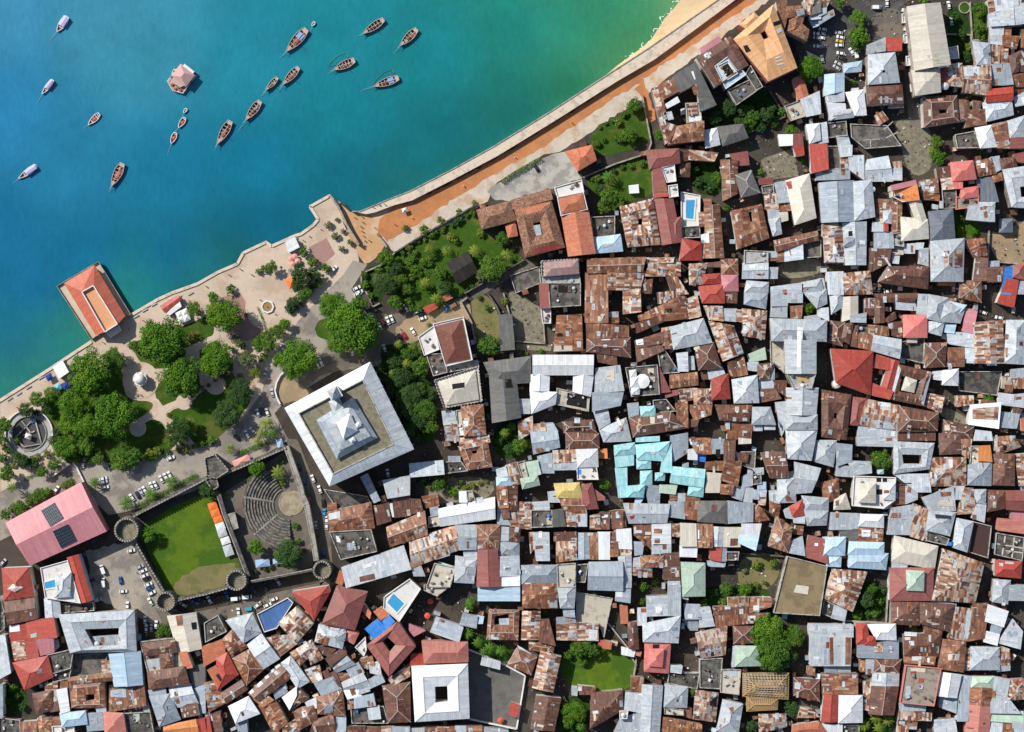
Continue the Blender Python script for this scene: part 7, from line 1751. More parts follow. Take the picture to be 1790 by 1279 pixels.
# planted borders: bushes set along the garden edges and dotted about the consulate lawn
def border(pts, step, r0, r1, kinds):
    P = [Vector(p) for p in pts]
    for a, b in zip(P, P[1:]):
        k = max(1, int((b-a).length/step))
        for i in range(k):
            p = lerp(a, b, (i+R.uniform(.1,.9))/k) + Vector((R.uniform(-2,2), R.uniform(-2,2))); tree(p.x, p.y, R.uniform(r0, r1), R.choice(kinds))
border([(186,812),(240,806),(300,788),(340,780),(376,768)], 9, 4, 8, 'mmydb')
border([(96,770),(120,800),(160,806)], 10, 5, 9, 'mdb')
border([(0,776),(20,790),(50,806)], 9, 4, 8, 'mmd')
border([(0,820),(30,812),(90,790)], 11, 4, 8, 'mdy')
border([(290,716),(312,752)], 10, 3, 6, 'my')
border([(352,682),(392,652),(424,656)], 12, 3, 6, 'myo')
border([(508,548),(540,512),(560,490)], 8, 4, 8, 'mdb')
border([(440,600),(470,580),(500,560)], 8, 4, 8, 'mb')
border([(694,446),(760,408),(834,368)], 11, 3, 7, 'mmyd')
border([(660,470),(690,505),(720,538),(752,540)], 10, 4, 8, 'mmdb')
border([(752,540),(812,508),(880,470),(912,452)], 10, 4, 7, 'mdy')
border([(720,450),(760,470),(790,480),(810,470)], 10, 3, 6, 'mby')
border([(700,470),(740,500),(770,510)], 9, 4, 8, 'mdb')
border([(1036,250),(1080,240),(1130,244)], 12, 4, 7, 'md')
border([(1040,226),(1110,190)], 11, 3, 6, 'mb')
border([(1028,316),(1090,292),(1138,280)], 12, 3, 6, 'md')
border([(444,832),(470,836),(500,800)], 12, 4, 7, 'md')
border([(440,1000),(500,985),(540,960)], 14, 4, 8, 'md')
border([(742,850),(800,852),(850,842)], 9, 3, 6, 'yym')
border([(1240,200),(1290,186),(1360,190)], 10, 5, 9, 'dm')
border([(1250,222),(1300,226),(1360,208)], 10, 5, 9, 'dm')
border([(1490,1076),(1540,1070)], 9, 5, 8, 'dm')
border([(1510,1030),(1546,1030)], 9, 5, 8, 'dm')
border([(665,640),(700,720),(730,770)], 10, 7, 11, 'dm')
border([(20,892),(90,858)], 8, 4, 8, 'mmy')
border([(1296,1000),(1340,980),(1366,990)], 10, 4, 8, 'mydo')
border([(1300,1024),(1340,1020)], 10, 4, 7, 'ymd')
# palms
def palm_meshes(seed):
    rg = random.Random(seed); v, f, tone = [], [], []
    n = 17
    for i in range(n):
        a = 2*math.pi*i/n + rg.uniform(-.2,.2); el = rg.uniform(-0.1,0.75); d = Vector((math.cos(a), math.sin(a), 0)); sd_ = Vector((-d.y, d.x, 0))
        prev = None; tn = rg.uniform(0.1,0.9)
        for k in range(7):
            t = k/6; p = d*(t*1.05) + Vector((0,0, el*t - (0.55+el*0.6)*t*t)); w_ = 0.13*(math.sin(math.pi*min(1, t*0.9+0.12)))
            if prev is not None:
                p0, w0 = prev
                for s in (-1, 1):
                    for q in range(3):
                        u0, u1 = q/3, (q+0.78)/3
                        a0, a1 = lerp(p0, p, u0), lerp(p0, p, u1); ww = lerp(Vector((w0,0,0)), Vector((w_,0,0)), u0).x
                        k0 = len(v); tip = sd_*s*ww*rg.uniform(.85,1.15) + d*0.06 - Vector((0,0,ww*0.5))
                        v += [a0, a1, a1+tip, a0+tip]; f.append((k0,k0+1,k0+2,k0+3)); tone += [tn]*4
            prev = (p, w_)
    me = mesh('fronds', v, f); at_ = me.attributes.new('tone', 'FLOAT', 'POINT'); at_.data.foreach_set('value', tone)
    return me
PALM = [palm_meshes(900+i) for i in range(3)]
PALMK = {}
mb = MB(); mb.cyl((0,0), 0.22, 0, 1, 8, 0.13)
PT = mesh('trunk', mb.v, mb.f, M['bark'])
def palm(px, py, r, h=5.5, kind='y'):
    rm = r*S; c = W(px, py, h); E_ = empty('palm_tree', (c.x, c.y, 0), R.uniform(0, 6.28))
    i = R.randrange(3)
    if (i, kind) not in PALMK:
        m_ = PALM[i].copy(); m_.materials.append(LM[kind]); PALMK[(i, kind)] = m_
    o = obj('fronds', PALMK[(i, kind)], E_, (0,0,h)); o.scale = (rm, rm, rm)
    t = obj('trunk', PT, E_); t.scale = (1,1,h)
    later(E_, {'y':'yellow-green ','m':'green '}[kind] + 'palm tree', px, py, 'palm', 'palm trees')
for t_ in '''782,438,11,y 830,438,12,y 751,436,10,y 762,522,11,y 744,494,10,y 886,446,12,y 1064,310,13,m 1108,236,9,y 1512,1269,12,y 1532,1255,13,y 1552,1259,13,y 1537,1273,12,y 486,826,14,y 402,784,10,y 450,772,9,y 466,740,13,y 458,758,12,y 474,758,12,m
164,844,11,m 220,880,14,m 264,864,13,m 300,842,13,m 20,852,10,y 818,1108,11,m 836,1124,12,m 856,1134,12,m 876,1138,11,m 846,1140,9,m 1210,1207,9,m 1016,1271,10,m 1010,1120,11,y 1026,1128,10,m 764,526,9,y 736,606,10,y 722,604,9,y 696,602,9,y 712,636,10,y 716,660,9,m 688,652,9,y 824,1052,10,m 66,862,10,m 80,860,9,m
742,500,8,m 884,756,9,y 896,744,8,m 1070,356,9,y 1628,262,8,y 772,508,8,m'''.split():
    a = t_.split(','); palm(float(a[0]), float(a[1]), float(a[2]), R.uniform(4.5, 7.0), a[3])
# hedges
def hedge(pts, w, h, label, kind='m', seed=1):
    rg = random.Random(seed); v, f, tone = [], [], []
    P = [W(x, y, h) for x, y in pts]; c0 = Vector((P[0].x, P[0].y, 0))
    for a, b in zip(P, P[1:]):
        L_ = (b-a).length; d = (b-a).normalized(); s = Vector((-d.y, d.x, 0))
        for k in range(int(L_*w*h*22)):
            t = rg.random(); p = lerp(a, b, t) + s*rg.uniform(-w/2, w/2); p.z = rg.uniform(0.15, h)*(1 if rg.random() < .4 else 1) if rg.random() < .35 else h*rg.uniform(.85,1.12)
            n_ = Vector((rg.gauss(0,.5), rg.gauss(0,.5), 1)).normalized(); t_ = n_.cross(Vector((rg.gauss(0,1), rg.gauss(0,1), rg.gauss(0,1)))).normalized(); b_ = n_.cross(t_); sz = rg.uniform(.14,.3)
            k0 = len(v); v += [p+t_*sz-c0, p+b_*sz*.6-c0, p-t_*sz-c0, p-b_*sz*.6-c0]; f.append((k0,k0+1,k0+2,k0+3)); tn = rg.random(); tone += [tn]*4
    me = mesh('foliage', v, f, LM[kind]); at_ = me.attributes.new('tone', 'FLOAT', 'POINT'); at_.data.foreach_set('value', tone)
    E_ = empty('hedge', c0); obj('foliage', me, E_); tag(E_, label, 'hedge')
hedge([(236,887),(290,860),(344,830)], 2.4, 1.2, 'clipped bright hedge along the fort wall behind parked cars', 'b', 1)
hedge([(418,793),(470,770)], 2.2, 1.2, 'clipped hedge outside the upper fort wall', 'b', 2)
hedge([(450,536),(458,556),(466,580),(462,582)], 0.9, 0.9, 'thin hedge below the fountain', 'm', 3)
hedge([(876,318),(900,302),(946,276)], 1.8, 1.6, 'leafy hedge between pale strip and concrete yard', 'm', 4)
hedge([(42,838),(54,832),(70,826)], 1.6, 0.8, 'small clipped hedge in the forecourt', 'b', 5)
hedge([(500,540),(522,516),(545,494)], 2.6, 1.4, 'broad hedge beside the garden road', 'm', 6)
hedge([(1096,1060),(1098,1080)], 1.2, 2.0, 'bright climbing hedge beside the terracotta shed', 'b', 7)
hedge([(690,450),(712,466),(740,480),(748,470)], 2.0, 0.8, 'low winding hedge in the consulate garden', 'b', 8)
hedge([(752,448),(756,470),(742,486),(728,498)], 1.6, 0.8, 'clipped border around the consulate lawn beds', 'b', 9)
# ------------------------------------------------------------------ cars
CARC = {'w':('white',(0.72,0.73,0.73)),'s':('silver',(0.42,0.44,0.46)),'k':('black',(0.02,0.02,0.022)),'b':('blue',(0.03,0.09,0.32)),'n':('navy',(0.015,0.025,0.09)),'r':('red',(0.42,0.02,0.02)),
        'm':('maroon',(0.16,0.015,0.02)),'y':('yellow',(0.62,0.45,0.05)),'t':('teal',(0.03,0.28,0.36)),'o':('brown',(0.2,0.13,0.07)),'c':('bright blue',(0.03,0.26,0.55))}
CM = {}
for k, (n_, c) in CARC.items(): CM[k] = plain('car paint '+n_, c, 0.03, 1.0, rough=0.25, spec=0.5)
M['glass'] = plain('car glass', (0.015,0.018,0.022), 0.1, 1.0, rough=0.1, spec=0.5)
M['tyre'] = plain('tyre', (0.015,0.015,0.015), 0.1, 1.0)
def car_body(van=False):
    sec = [(-2.15,0.45,0.75,0.80),(-2.05,0.3,0.92,0.86),(-1.2,0.28,0.98,0.88),(0.0,0.28,0.98,0.88),(0.9,0.28,0.95,0.88),(1.9,0.3,0.82,0.83),(2.12,0.42,0.68,0.74)]
    mb = MB(); rings = []
    for x, z0, z1, hw in sec:
        rings.append([(x,-hw*.95,z0),(x,-hw,(z0+z1)/2),(x,-hw*.92,z1),(x,hw*.92,z1),(x,hw,(z0+z1)/2),(x,hw*.95,z0)])
    v = [p for r_ in rings for p in r_]; f = []
    for i in range(len(rings)-1):
        for k in range(6): f.append((6*i+k, 6*i+(k+1)%6, 6*(i+1)+(k+1)%6, 6*(i+1)+k))
    f += [(5,4,3,2,1,0), tuple(range(len(v)-6, len(v)))]
    mb.add(v, f)
    if van: rf = [(-2.0,0.84),(1.0,0.84)]; top = 1.95
    else: rf = [(-1.25,0.66),(0.35,0.68)]; top = 1.46
    b0, b1 = (-2.05, 1.6) if van else (-1.75, 1.05)
    mb2 = MB()      # roof panel
    x0, w0 = rf[0]; x1, w1 = rf[1]
    mb.add([(x0,-w0,top-.04),(x1,-w1,top-.04),(x1,w1,top-.04),(x0,w0,top-.04),(x0+.06,-w0+.06,top),(x1-.06,-w1+.06,top),(x1-.06,w1-.06,top),(x0+.06,w0-.06,top)], [(4,5,6,7),(0,1,5,4),(1,2,6,5),(2,3,7,6),(3,0,4,7)])
    g = MB(); g.add([(b0,-.84,.95),(b1,-.84,.95),(b1,.84,.95),(b0,.84,.95),(x0,-w0,top-.04),(x1,-w1,top-.04),(x1,w1,top-.04),(x0,w0,top-.04)], [(0,1,5,4),(1,2,6,5),(2,3,7,6),(3,0,4,7)])
    return mesh('body', mb.v, mb.f), mesh('window_glass', g.v, g.f, M['glass'])
CB = {False: car_body(False), True: car_body(True)}
mb = MB(); n = 14
mb.add([(0.32*math.cos(2*math.pi*i/n), -0.11, 0.32+0.32*math.sin(2*math.pi*i/n)) for i in range(n)] + [(0.32*math.cos(2*math.pi*i/n), 0.11, 0.32+0.32*math.sin(2*math.pi*i/n)) for i in range(n)], [(i,(i+1)%n,(i+1)%n+n,i+n) for i in range(n)] + [tuple(range(n)), tuple(range(2*n-1,n-1,-1))])
WH = mesh('wheel', mb.v, mb.f, M['tyre'])
mb = MB(); mb.box(-0.04,0.04,-0.16,0.16,-0.07,0.07); LAMP = mesh('headlight', mb.v, mb.f, M['paraw'])
CBK = {}
def car(px, py, ang, col, van=False):
    c = W(px, py, 0); E_ = empty('van' if van else 'car', (c.x, c.y, 0.05), math.radians(ang))
    if (col, van) not in CBK: m_ = CB[van][0].copy(); m_.materials.append(CM[col]); CBK[(col, van)] = m_
    obj('body', CBK[(col, van)], E_); obj('window_glass', CB[van][1], E_)
    for x in (-1.3, 1.35):
        for y in (-.8, .8): obj('wheel', WH, E_, (x, y, 0))
    for y in (-.6, .6): obj('headlight', LAMP, E_, (2.1, y, 0.58))
    s_ = 0.93 if not van else 1.08
    E_.scale = (s_, s_, s_)
    later(E_, CARC[col][0] + (' van' if van else ' car'), px, py, 'van' if van else 'car', 'parked cars')
for t_ in '''299,800,20,w 181,836,15,w 182,842,15,s 184,851,10,w 231,869,125,w 241,865,120,n 247,859,120,s 253,856,120,w 265,849,118,w 272,847,118,w 282,837,118,w 290,833,118,w 297,830,118,w 146,810,80,w 230,962,10,w 180,995,110,w,v 245,990,25,s 251,997,25,w 253,1006,25,w 257,1011,25,k 260,1021,25,w
181,1018,95,w,v 211,1014,100,b 160,1014,20,n 6,982,50,s 144,970,20,b 164,946,30,k 99,855,60,w 216,1033,5,w 170,1048,15,s,v 223,1058,90,w 254,1083,90,w 256,1098,90,w 257,1111,95,k 265,1097,90,s 273,1091,85,w 239,1089,90,s 266,1036,30,w 262,1027,30,b 263,1051,120,w 320,1056,150,s 342,1053,160,b 354,1049,160,k
366,1048,120,w 382,1042,110,m 397,1040,115,b 444,1030,120,n 412,1046,5,w,v 432,1043,5,w,v 479,1047,20,w 417,1069,95,w 437,1063,5,t,v 451,1057,40,w 457,1055,30,o 468,1057,25,w 464,1025,110,k 523,817,100,n 532,841,100,b 547,836,110,w 559,855,110,w 542,877,95,r 565,879,95,k 552,917,95,s 554,933,95,m 566,966,85,b 581,1010,80,k 486,1016,125,s 571,908,90,w 567,896,90,c 571,918,90,w 678,826,100,w
464,652,60,s 555,637,120,w 561,633,120,w 616,614,95,w 672,608,110,s 707,586,120,r 699,589,120,k 664,570,118,w 657,572,118,k 670,564,118,m 678,560,112,w 685,557,112,w 710,538,118,w 451,721,110,w 467,720,110,w 459,719,110,k 476,686,100,s 442,752,135,w 432,758,120,w 414,765,140,k 494,608,120,w 626,513,20,w
584,470,50,w 624,503,25,w 628,510,20,w 730,544,20,w 738,549,20,k 739,556,20,w 781,538,60,c 794,533,30,o,v 722,579,120,w 938,294,120,k 824,289,25,k,v 1428,59,170,w 1428,66,170,s 1428,81,170,w 1469,65,165,w 1468,72,165,y 1467,79,178,w 1438,51,170,w 1436,58,170,s 1435,66,170,w 1434,80,170,s 1469,93,170,w 1472,102,160,k 1465,111,150,s 1462,118,145,s 1488,90,120,w 1496,94,100,w,v 1532,13,0,w,v 1550,5,90,w 1658,9,100,w 1663,37,95,w 1437,103,100,w 1466,57,170,s
1718,546,160,w 1746,555,170,w 1528,502,80,w 1536,503,80,w 1666,502,95,w 1552,509,5,w 590,480,0,x'''.split():
    a = t_.split(',')
    if a[3] == 'x': continue
    car(float(a[0]), float(a[1]), float(a[2]), a[3], len(a) > 4)
# ------------------------------------------------------------------ boats
BW = {}
for k, c in (('hull',(0.17,0.085,0.06)),('rail',(0.46,0.36,0.30)),('deck',(0.25,0.10,0.07)),('dark',(0.075,0.03,0.024)),('white',(0.72,0.70,0.70)),('pinkw',(0.52,0.33,0.31)),('purple',(0.50,0.46,0.72)),('blue',(0.22,0.35,0.62)),('red',(0.50,0.12,0.09)),('wet',(0.10,0.22,0.20)),('rope',(0.45,0.4,0.33))):
    BW[k] = plain('boat '+k, c, 0.2, 1.2)
def boat(sx, sy, bx, by, beam, style, label, cat='boat', sunk=False):
    zt = 1.0
    a, b = W(sx, sy, zt), W(bx, by, zt); d = b - a; Ln = d.length; c = (a+b)/2
    E_ = empty('dhow' if style in 'dkc' else 'boat', (c.x, c.y, -1.9), math.atan2(d.y, d.x))
    n = 14; L = Ln/2
    bm_ = beam*S/2
    def hw(t):        # half beam along the keel, 0 stern .. 1 bow
        return bm_*(0.58 + 0.42*min(1, t/0.3)) if t < 0.3 else bm_*max(0.02, 1-((t-0.3)/0.7)**2.2)
    free = 1.35 if style in 'dkc' else 0.75
    if sunk: free = 0.12
    def sh(t): return free*(1 + 0.45*abs(t-0.42)**1.6*2.2)
    v, f = [], []
    for i in range(n+1):
        t = i/n; x = -L + 2*L*t; w_ = hw(t); z = sh(t)
        v += [(x,-w_,z),(x*0.96,-w_*0.72,-0.35),(x*0.96,w_*0.72,-0.35),(x,w_,z)]
    for i in range(n):
        for k in range(3): f.append((4*i+k, 4*(i+1)+k, 4*(i+1)+k+1, 4*i+k+1))
    f.append((0,1,2,3))
    mb = MB(); mb.add(v, f); mb.build('hull', BW['wet' if sunk else ('white' if style in 'wp' else 'hull')], E_)
    mb = MB()
    for i in range(n):
        for s in (-1, 1):
            p = [Vector((-L+2*L*t, s*hw(t), sh(t)+0.05)) for t in (i/n, (i+1)/n)]; mb.bar(p[0], p[1], 0.16 if sunk else 0.24, 0.18)
    mb.bar((-L,-hw(0),sh(0)+.05), (-L,hw(0),sh(0)+.05), 0.36, 0.18)
    mb.build('gunwale', BW['wet' if sunk else ('white' if style in 'wp' else 'rail')], E_)
    zf = 0.25 if not sunk else -0.05
    mb = MB(); pts = [(-L+2*L*t, -hw(t)*.93) for t in [i/n for i in range(n+1)]] + [(-L+2*L*t, hw(t)*.93) for t in [i/n for i in range(n, -1, -1)]]
    mb.add([(x,y,zf) for x,y in pts], [tuple(range(len(pts)))]); mb.build('bottom_boards', BW['wet' if sunk else ('deck' if style != 'd' else 'dark')], E_)
    rg = random.Random(int(sx*7+by))
    for k in range(5 if Ln > 6 else 2):
        t = 0.12 + 0.7*k/(5 if Ln > 6 else 2); x = -L+2*L*t; w_ = hw(t)
        mb = MB(); mb.box(x-0.14, x+0.14, -w_, w_, sh(t)-0.3, sh(t)-0.15); mb.build('thwart', BW['wet' if sunk else ('rail' if style in 'dkc' else 'white')], E_)
    if style in 'dkc' and not sunk:
        def deck(t0, t1, nm_, mt):
            q = [(-L+2*L*t, -hw(t)*.95, sh(t)-0.06) for t in (t0, (t0+t1)/2, t1)] + [(-L+2*L*t, hw(t)*.95, sh(t)-0.06) for t in (t1, (t0+t1)/2, t0)]
            mb = MB(); mb.add(q, [tuple(range(6))]); mb.build(nm_, BW[mt], E_)
        deck(0.0, 0.13, 'stern_deck', 'rail'); deck(0.78, 0.99, 'bow_deck', 'rail')
        mb = MB(); mb.box(-L*.25, L*.25, -bm_*.55, bm_*.5, 0.25, 0.9); mb.build('cargo', BW[rg.choice(['deck','dark','red','deck'])], E_)
        mb = MB(); mb.cyl((L*0.1, 0), 0.13, 0.2, 5.5, 8, 0.08); ms = mb.build('mast', BW['rope'], E_)
        mb = MB(); mb.bar((-L*0.75,0.25,1.8),(L*0.8,-0.2,2.6),0.2,0.2); mb.build('yard', BW['rope'], E_)
        if style == 'c':
            mb = MB(); mb.box(-L*.62, -L*.2, -bm_*.7, bm_*.7, 1.5, 1.62); mb.build('canopy', BW['blue'], E_)
        mb = MB(); mb.bar((L,0,sh(1)),(L+1.6,0,sh(1)+.5),0.16,0.16); mb.build('bowsprit', BW['rope'], E_)
    if not sunk:
        mb = MB(); mb.bar((L,0,sh(1)*.8),(L+rg.uniform(3,7),rg.uniform(-1,1),0.03),0.07,0.07); mb.build('mooring_rope', BW['rope'], E_)
    if style in 'dkc' and not sunk:
        for k in range(4):
            x = rg.uniform(-.65,.55)*L; w_ = bm_*.5; mb = MB(); y = rg.uniform(-.5,.5)*bm_; s1 = rg.uniform(.3,.8)
            mb.box(x-s1, x+s1, y-s1*.6, y+s1*.6, .25, rg.uniform(.5,1.2)); mb.build('bundle', BW[rg.choice(['red','rail','dark','blue','deck','pinkw'])], E_)
    if style == 'p':
        mb = MB(); mb.add([(-L*.95,-bm_*.85,1.9),(L*.2,-bm_*.85,1.9),(L*.2,bm_*.85,1.9),(-L*.95,bm_*.85,1.9),(-L*.95,0,2.3),(L*.2,0,2.3)], [(0,1,5,4),(2,3,4,5),(0,4,3),(1,2,5)]); cn = mb.build('canopy', BW['purple'], E_)
        mb = MB()
        for x in (-L*.9, L*.15):
            for y in (-bm_*.8, bm_*.8): mb.cyl((x,y), 0.05, 0.3, 1.95, 6)
        mb.build('canopy_posts', BW['white'], cn)
    if style == 'w' and Ln > 4:
        mb = MB(); mb.box(-L*.3, L*.15, -bm_*.5, bm_*.5, 0.3, 1.1); mb.build('console', BW['white' if int(sx) % 2 else 'red'], E_)
        mb = MB(); mb.box(-L-.45, -L+.05, -.25, .25, 0.2, 1.0); mb.build('outboard_motor', BW['dark'], E_)
    tag(E_, label, cat, 'boats at anchor')
boat(535,50,500,89,17,'c','largest brown dhow with a blue canopy at its stern','dhow')
boat(549,37,545,44,5,'w','tiny dinghy behind the largest dhow')
boat(670,33,634,58,13,'d','brown dhow with white rail, upper of the right pair','dhow')
boat(728,50,699,79,14,'k','red-brown dhow farthest right and highest','dhow')
boat(521,117,494,147,13,'k','brown dhow left of the double boats, with smaller boat beside it','dhow')
boat(484,135,464,157,9,'k','slim open boat beside a brown dhow','boat')
boat(619,104,583,121,14,'k','afloat dhow lying beside a swamped hull','dhow')
boat(607,94,573,114,13,'d','swamped greenish hull beside an afloat dhow','boat',True)
boat(696,135,653,150,14,'c','dhow with blue cloth beside a sunken outline','dhow')
boat(687,122,652,145,12,'d','sunken boat outline behind the blue-cloth dhow','boat',True)
boat(454,176,429,209,14,'k','brown dhow in mid bay with pale bow, upper of two','dhow')
boat(402,211,379,251,15,'d','dark-laden brown dhow in mid bay, lower of two','dhow')
boat(322,205,311,222,9,'w','white motorboat just below the square houseboat')
boat(306,231,298,250,9,'w','white motorboat, lowest of the three in line')
boat(325,189,320,196,5,'w','tiny pink-white dinghy between houseboat and motorboats')
boat(116,28,98,54,13,'p','boat with a lilac canopy near the top left corner')
boat(91,139,72,163,9,'p','small canopied boat near the left edge')
boat(172,198,153,217,10,'w','white boat with a red seat below the small canopied boat')
boat(62,289,31,311,11,'p','pale canopied boat lowest on the left')
boat(213,285,194,325,15,'k','brown dhow nearest the pier house','dhow')
boat(305,120,300,135,6,'w','white dinghy tied to the side of the houseboat')
# square houseboat
c = W(315, 138, 2); E_ = empty('houseboat', (c.x, c.y, -1.9), math.radians(52))
mb = MB(); mb.add([(-6,-4.6,0),(4.6,-4.8,0),(6.4,0,0),(4.6,4.8,0),(-6,4.6,0)] + [(-6.2,-4.8,1.5),(4.8,-5,1.5),(6.8,0,1.5),(4.8,5,1.5),(-6.2,4.8,1.5)], [(i,(i+1)%5,(i+1)%5+5,i+5) for i in range(5)] + [(5,6,7,8,9)]); mb.build('hull', BW['pinkw'], E_)
E_.rotation_euler[2] = math.radians(232)
mb = MB(); mb.box(-5.4,0.8,-4.0,4.0,1.5,4.0); mb.build('cabin', BW['white'], E_)
mb = MB(); mb.add([(-5.9,-4.5,4.0),(1.3,-4.5,4.0),(1.3,4.5,4.0),(-5.9,4.5,4.0),(-3.4,0,5.9),(-1.2,0,5.9)], [(0,1,5,4),(2,3,4,5),(1,2,5),(3,0,4)]); mb.build('roof', BW['pinkw'], E_)
mb = MB(); mb.box(-7.2,-5.6,-3.2,3.0,1.2,2.9); mb.build('stern_cabin', BW['white'], E_)
mb = MB(); mb.add([(0.8,-3.6,3.3),(3.4,-3.0,3.0),(3.4,2.2,3.0),(0.8,3.6,3.3)], [(0,1,2,3)]); mb.build('awning', BW['rail'], E_)
for x, y in ((2.2,-2.4),(3.6,1.2),(2.0,2.6),(3.2,-0.6),(4.6,-1.8),(5.2,0.6),(4.2,3.0),(1.6,-4.2),(-4,-4.5),(-2,4.6)):
    mb = MB(); mb.box(x-.7,x+.7,y-.5,y+.5,1.5,2.3); mb.build('deck_box', BW['deck' if x > 3 else 'hull'], E_)
mb = MB()
for s in (-1,1): mb.bar((-5.9,s*4.6,2.3),(4.6,s*4.8,2.3),0.12,0.12)
mb.bar((4.6,-4.8,2.3),(6.6,0,2.3),0.12,0.12); mb.bar((4.6,4.8,2.3),(6.6,0,2.3),0.12,0.12); mb.build('railing', BW['white'], E_)
tag(E_, 'broad pink-roofed houseboat, bulkiest vessel in the bay', 'houseboat')
# ------------------------------------------------------------------ people (a few pixels each, on the open ground)
def person_mesh(seed):
    rg = random.Random(seed); mb = MB()
    for s in (-1, 1):
        mb.cyl((s*0.11, s*0.12), 0.09, 0, 0.85, 6, 0.12)
        mb.cyl((s*0.28, 0), 0.05, 0.8, 1.4, 6, 0.07)
    mb.cyl((0,0), 0.2, 0.82, 1.42, 8, 0.24); mb.cyl((0,0), 0.1, 1.42, 1.52, 6, 0.08)
    n = 8
    for j in range(4):
        t0, t1 = -math.pi/2+math.pi*j/4, -math.pi/2+math.pi*(j+1)/4
        for i in range(n):
            a0, a1 = 2*math.pi*i/n, 2*math.pi*(i+1)/n
            mb.add([(0.11*math.cos(t)*math.cos(a), 0.11*math.cos(t)*math.sin(a), 1.62+0.13*math.sin(t)) for t, a in ((t0,a0),(t0,a1),(t1,a1),(t1,a0))], [(0,1,2,3)])
    return mb
PC = [('white',(0.6,0.6,0.58)),('dark',(0.03,0.03,0.035)),('red',(0.35,0.04,0.03)),('blue',(0.05,0.1,0.3))]
PM = []
for i, (nm_, c) in enumerate(PC):
    mb = person_mesh(i); PM.append((nm_, mesh('person', mb.v, mb.f, plain('clothes '+nm_, c, 0.05, 1.0))))
for x, y in [(632,378),(640,366),(652,362),(663,358),(672,357),(634,388),(631,396),(633,404),(635,412),(637,420),(636,428),(645,420),(655,398),(620,380),(598,402),(560,400),(540,412),(530,420),(440,480),(420,470),(400,480),(360,500),(250,560),(225,575),(180,598),(150,622),(120,650),(60,690),(30,712),(246,690),(270,650),(440,560),(480,548),(455,524),(500,575),(700,575),(758,560),(690,392),(720,380),(810,325),(900,275),(1000,215),(1090,140),(1150,100),(330,1070),(450,1050),(545,905),(238,1000)]:
    k = R.randrange(4); c = W(x, y, 0); z = 0.05 if not (x, y) in ((652,362),(663,358),(672,357)) else 2.5
    p = obj('person', PM[k][1], None, (c.x, c.y, z), R.uniform(0, 6.28))
    later(p, 'person in ' + PM[k][0] + ' clothes', x, y, 'person', 'people out walking')
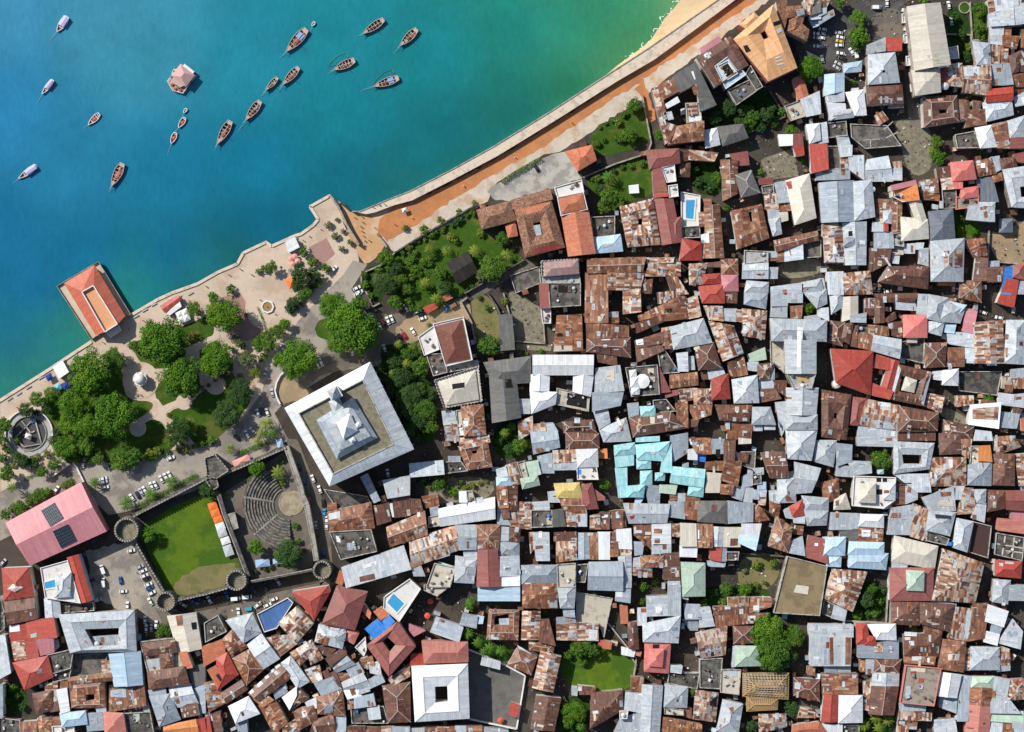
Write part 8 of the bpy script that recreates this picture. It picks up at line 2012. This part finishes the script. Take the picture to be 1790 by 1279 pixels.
# ------------------------------------------------------------------ labels: what it looks like, then where it stands
MARKS = [(95,915,'pink hall with solar panels'),(340,950,'fort lawn'),(470,890,'amphitheatre'),(610,740,'clock tower palace'),(163,525,'red pier house'),(770,1212,'white courtyard house'),(690,1050,'rooftop pool'),(1347,1120,'giant green tree'),(1340,1205,'timber roof frame'),
 (1400,1025,'walled concrete roof'),(1125,815,'turquoise roofs'),(1395,650,'long grey church roof'),(1490,655,'big red roof'),(1620,80,'cream church'),(1335,75,'tan-orange mansion'),(1275,125,'blue atrium house'),(940,400,'skylight tiled house'),(1010,385,'terracotta roof'),(985,660,'white U-shaped house'),
 (885,690,'dark grey L-roof'),(800,675,'crenellated cream house'),(790,600,'brown terrace-roof house'),(985,475,'mauve roof'),(1115,390,'pale rusty court roof'),(1690,320,'coral house'),(1655,455,'pyramid tin roof'),(1585,335,'orange roof terrace'),(1765,425,'sandy lot'),(1525,860,'white terrace house'),(1600,960,'cream hip roof'),
 (1595,1010,'green cupola'),(1212,1010,'mint hip roof'),(1610,1195,'salmon terrace'),(993,857,'yellow roof'),(1040,1175,'grass yard'),(1148,1150,'coral stepped roof'),(480,1075,'navy roof'),(220,1170,'sky-blue roof'),(170,1100,'grey U-roof'),(600,1060,'maroon pyramid roof'),(1532,1262,'palm yard'),(1765,955,'roofless grid'),(855,1000,'maroon gable'),
 (245,662,'white dome'),(51,757,'round playground'),(467,536,'fountain'),(614,572,'giant double tree'),(750,460,'consulate garden'),(868,830,'rusty court house'),(1240,90,'beach road'),(1110,220,'track garden'),(1300,205,'shaded garden'),(1460,80,'church car park'),(580,400,'jetty'),(1275,860,'patchwork hip roof'),(1330,900,'white pavilion roof'),(1720,740,'mixed tin yard'),(1640,650,'striped rust gable'),(1530,560,'brown L-roof'),(1260,600,'pale green low roof'),(1530,350,'grey hall'),(1700,180,'rusty lane roofs'),(250,1030,'pale car park')]
SELF = {'ci15':'tan-orange roofed mansion around a small dark court','cr13':'brown-roofed house around a blue-floored atrium','gc14':'long cream-roofed church beside the car park','cw12':'big white courtyard house beside the asphalt yard','gp11':'pink-roofed hall carrying two solar arrays','cT11':'tile-roofed house with a glazed skylight and battlements','hy9':'small yellow hip-roofed house','fN7':'navy blue flat roof with white rim by the street','gw10':'white and pink roofed U-shaped house','Fc10':'','hl12':'long grey cross-shaped church roof with twin gablets','cD12':'maroon courtyard house with bright blue sheds beside the pool','fj10':'flat house with salmon parapets and rubble roof'}
for ps_, hc in zip(LINES, HCENT):
    key = ps_[0][0] + ps_[0][1] + ('%g' % ps_[0][2] if ps_[0][2] else '')
    if SELF.get(key): hc[0]['label'] = SELF[key]
ORD = ['', 'second ', 'third ', 'fourth ', 'fifth ', 'sixth ', 'seventh ', 'eighth ', 'ninth ', 'tenth ', 'eleventh ', 'twelfth ']
def where(dx, dy):
    a = math.degrees(math.atan2(-dy, dx)) % 360
    return ['right of', 'upper right of', 'above', 'upper left of', 'left of', 'lower left of', 'below', 'lower right of'][int((a+22.5)//45) % 8]
G_ = {}
for o, d, x, y in PEND:
    if 'label' in o.keys(): continue
    mk = sorted(MARKS, key=lambda m_: (m_[0]-x)**2 + (m_[1]-y)**2)
    mk = [m_ for m_ in mk if (m_[0]-x)**2 + (m_[1]-y)**2 > 12**2][0]
    G_.setdefault((d, where(x-mk[0], y-mk[1]), mk[2]), []).append(((mk[0]-x)**2 + (mk[1]-y)**2, o.name, o))
for (d, w_, mk), lst in G_.items():
    lst.sort(key=lambda t: (t[0], t[1]))
    for k, (_, _, o) in enumerate(lst):
        o['label'] = '%s, %s%s the %s' % (d, (ORD[k] if k < 12 else '%dth ' % (k+1)) , w_, mk)
print('HOUSES', len(HCENT), {n: sum(1 for h in HCENT if h[3] == n) for n in {h[3] for h in HCENT}})
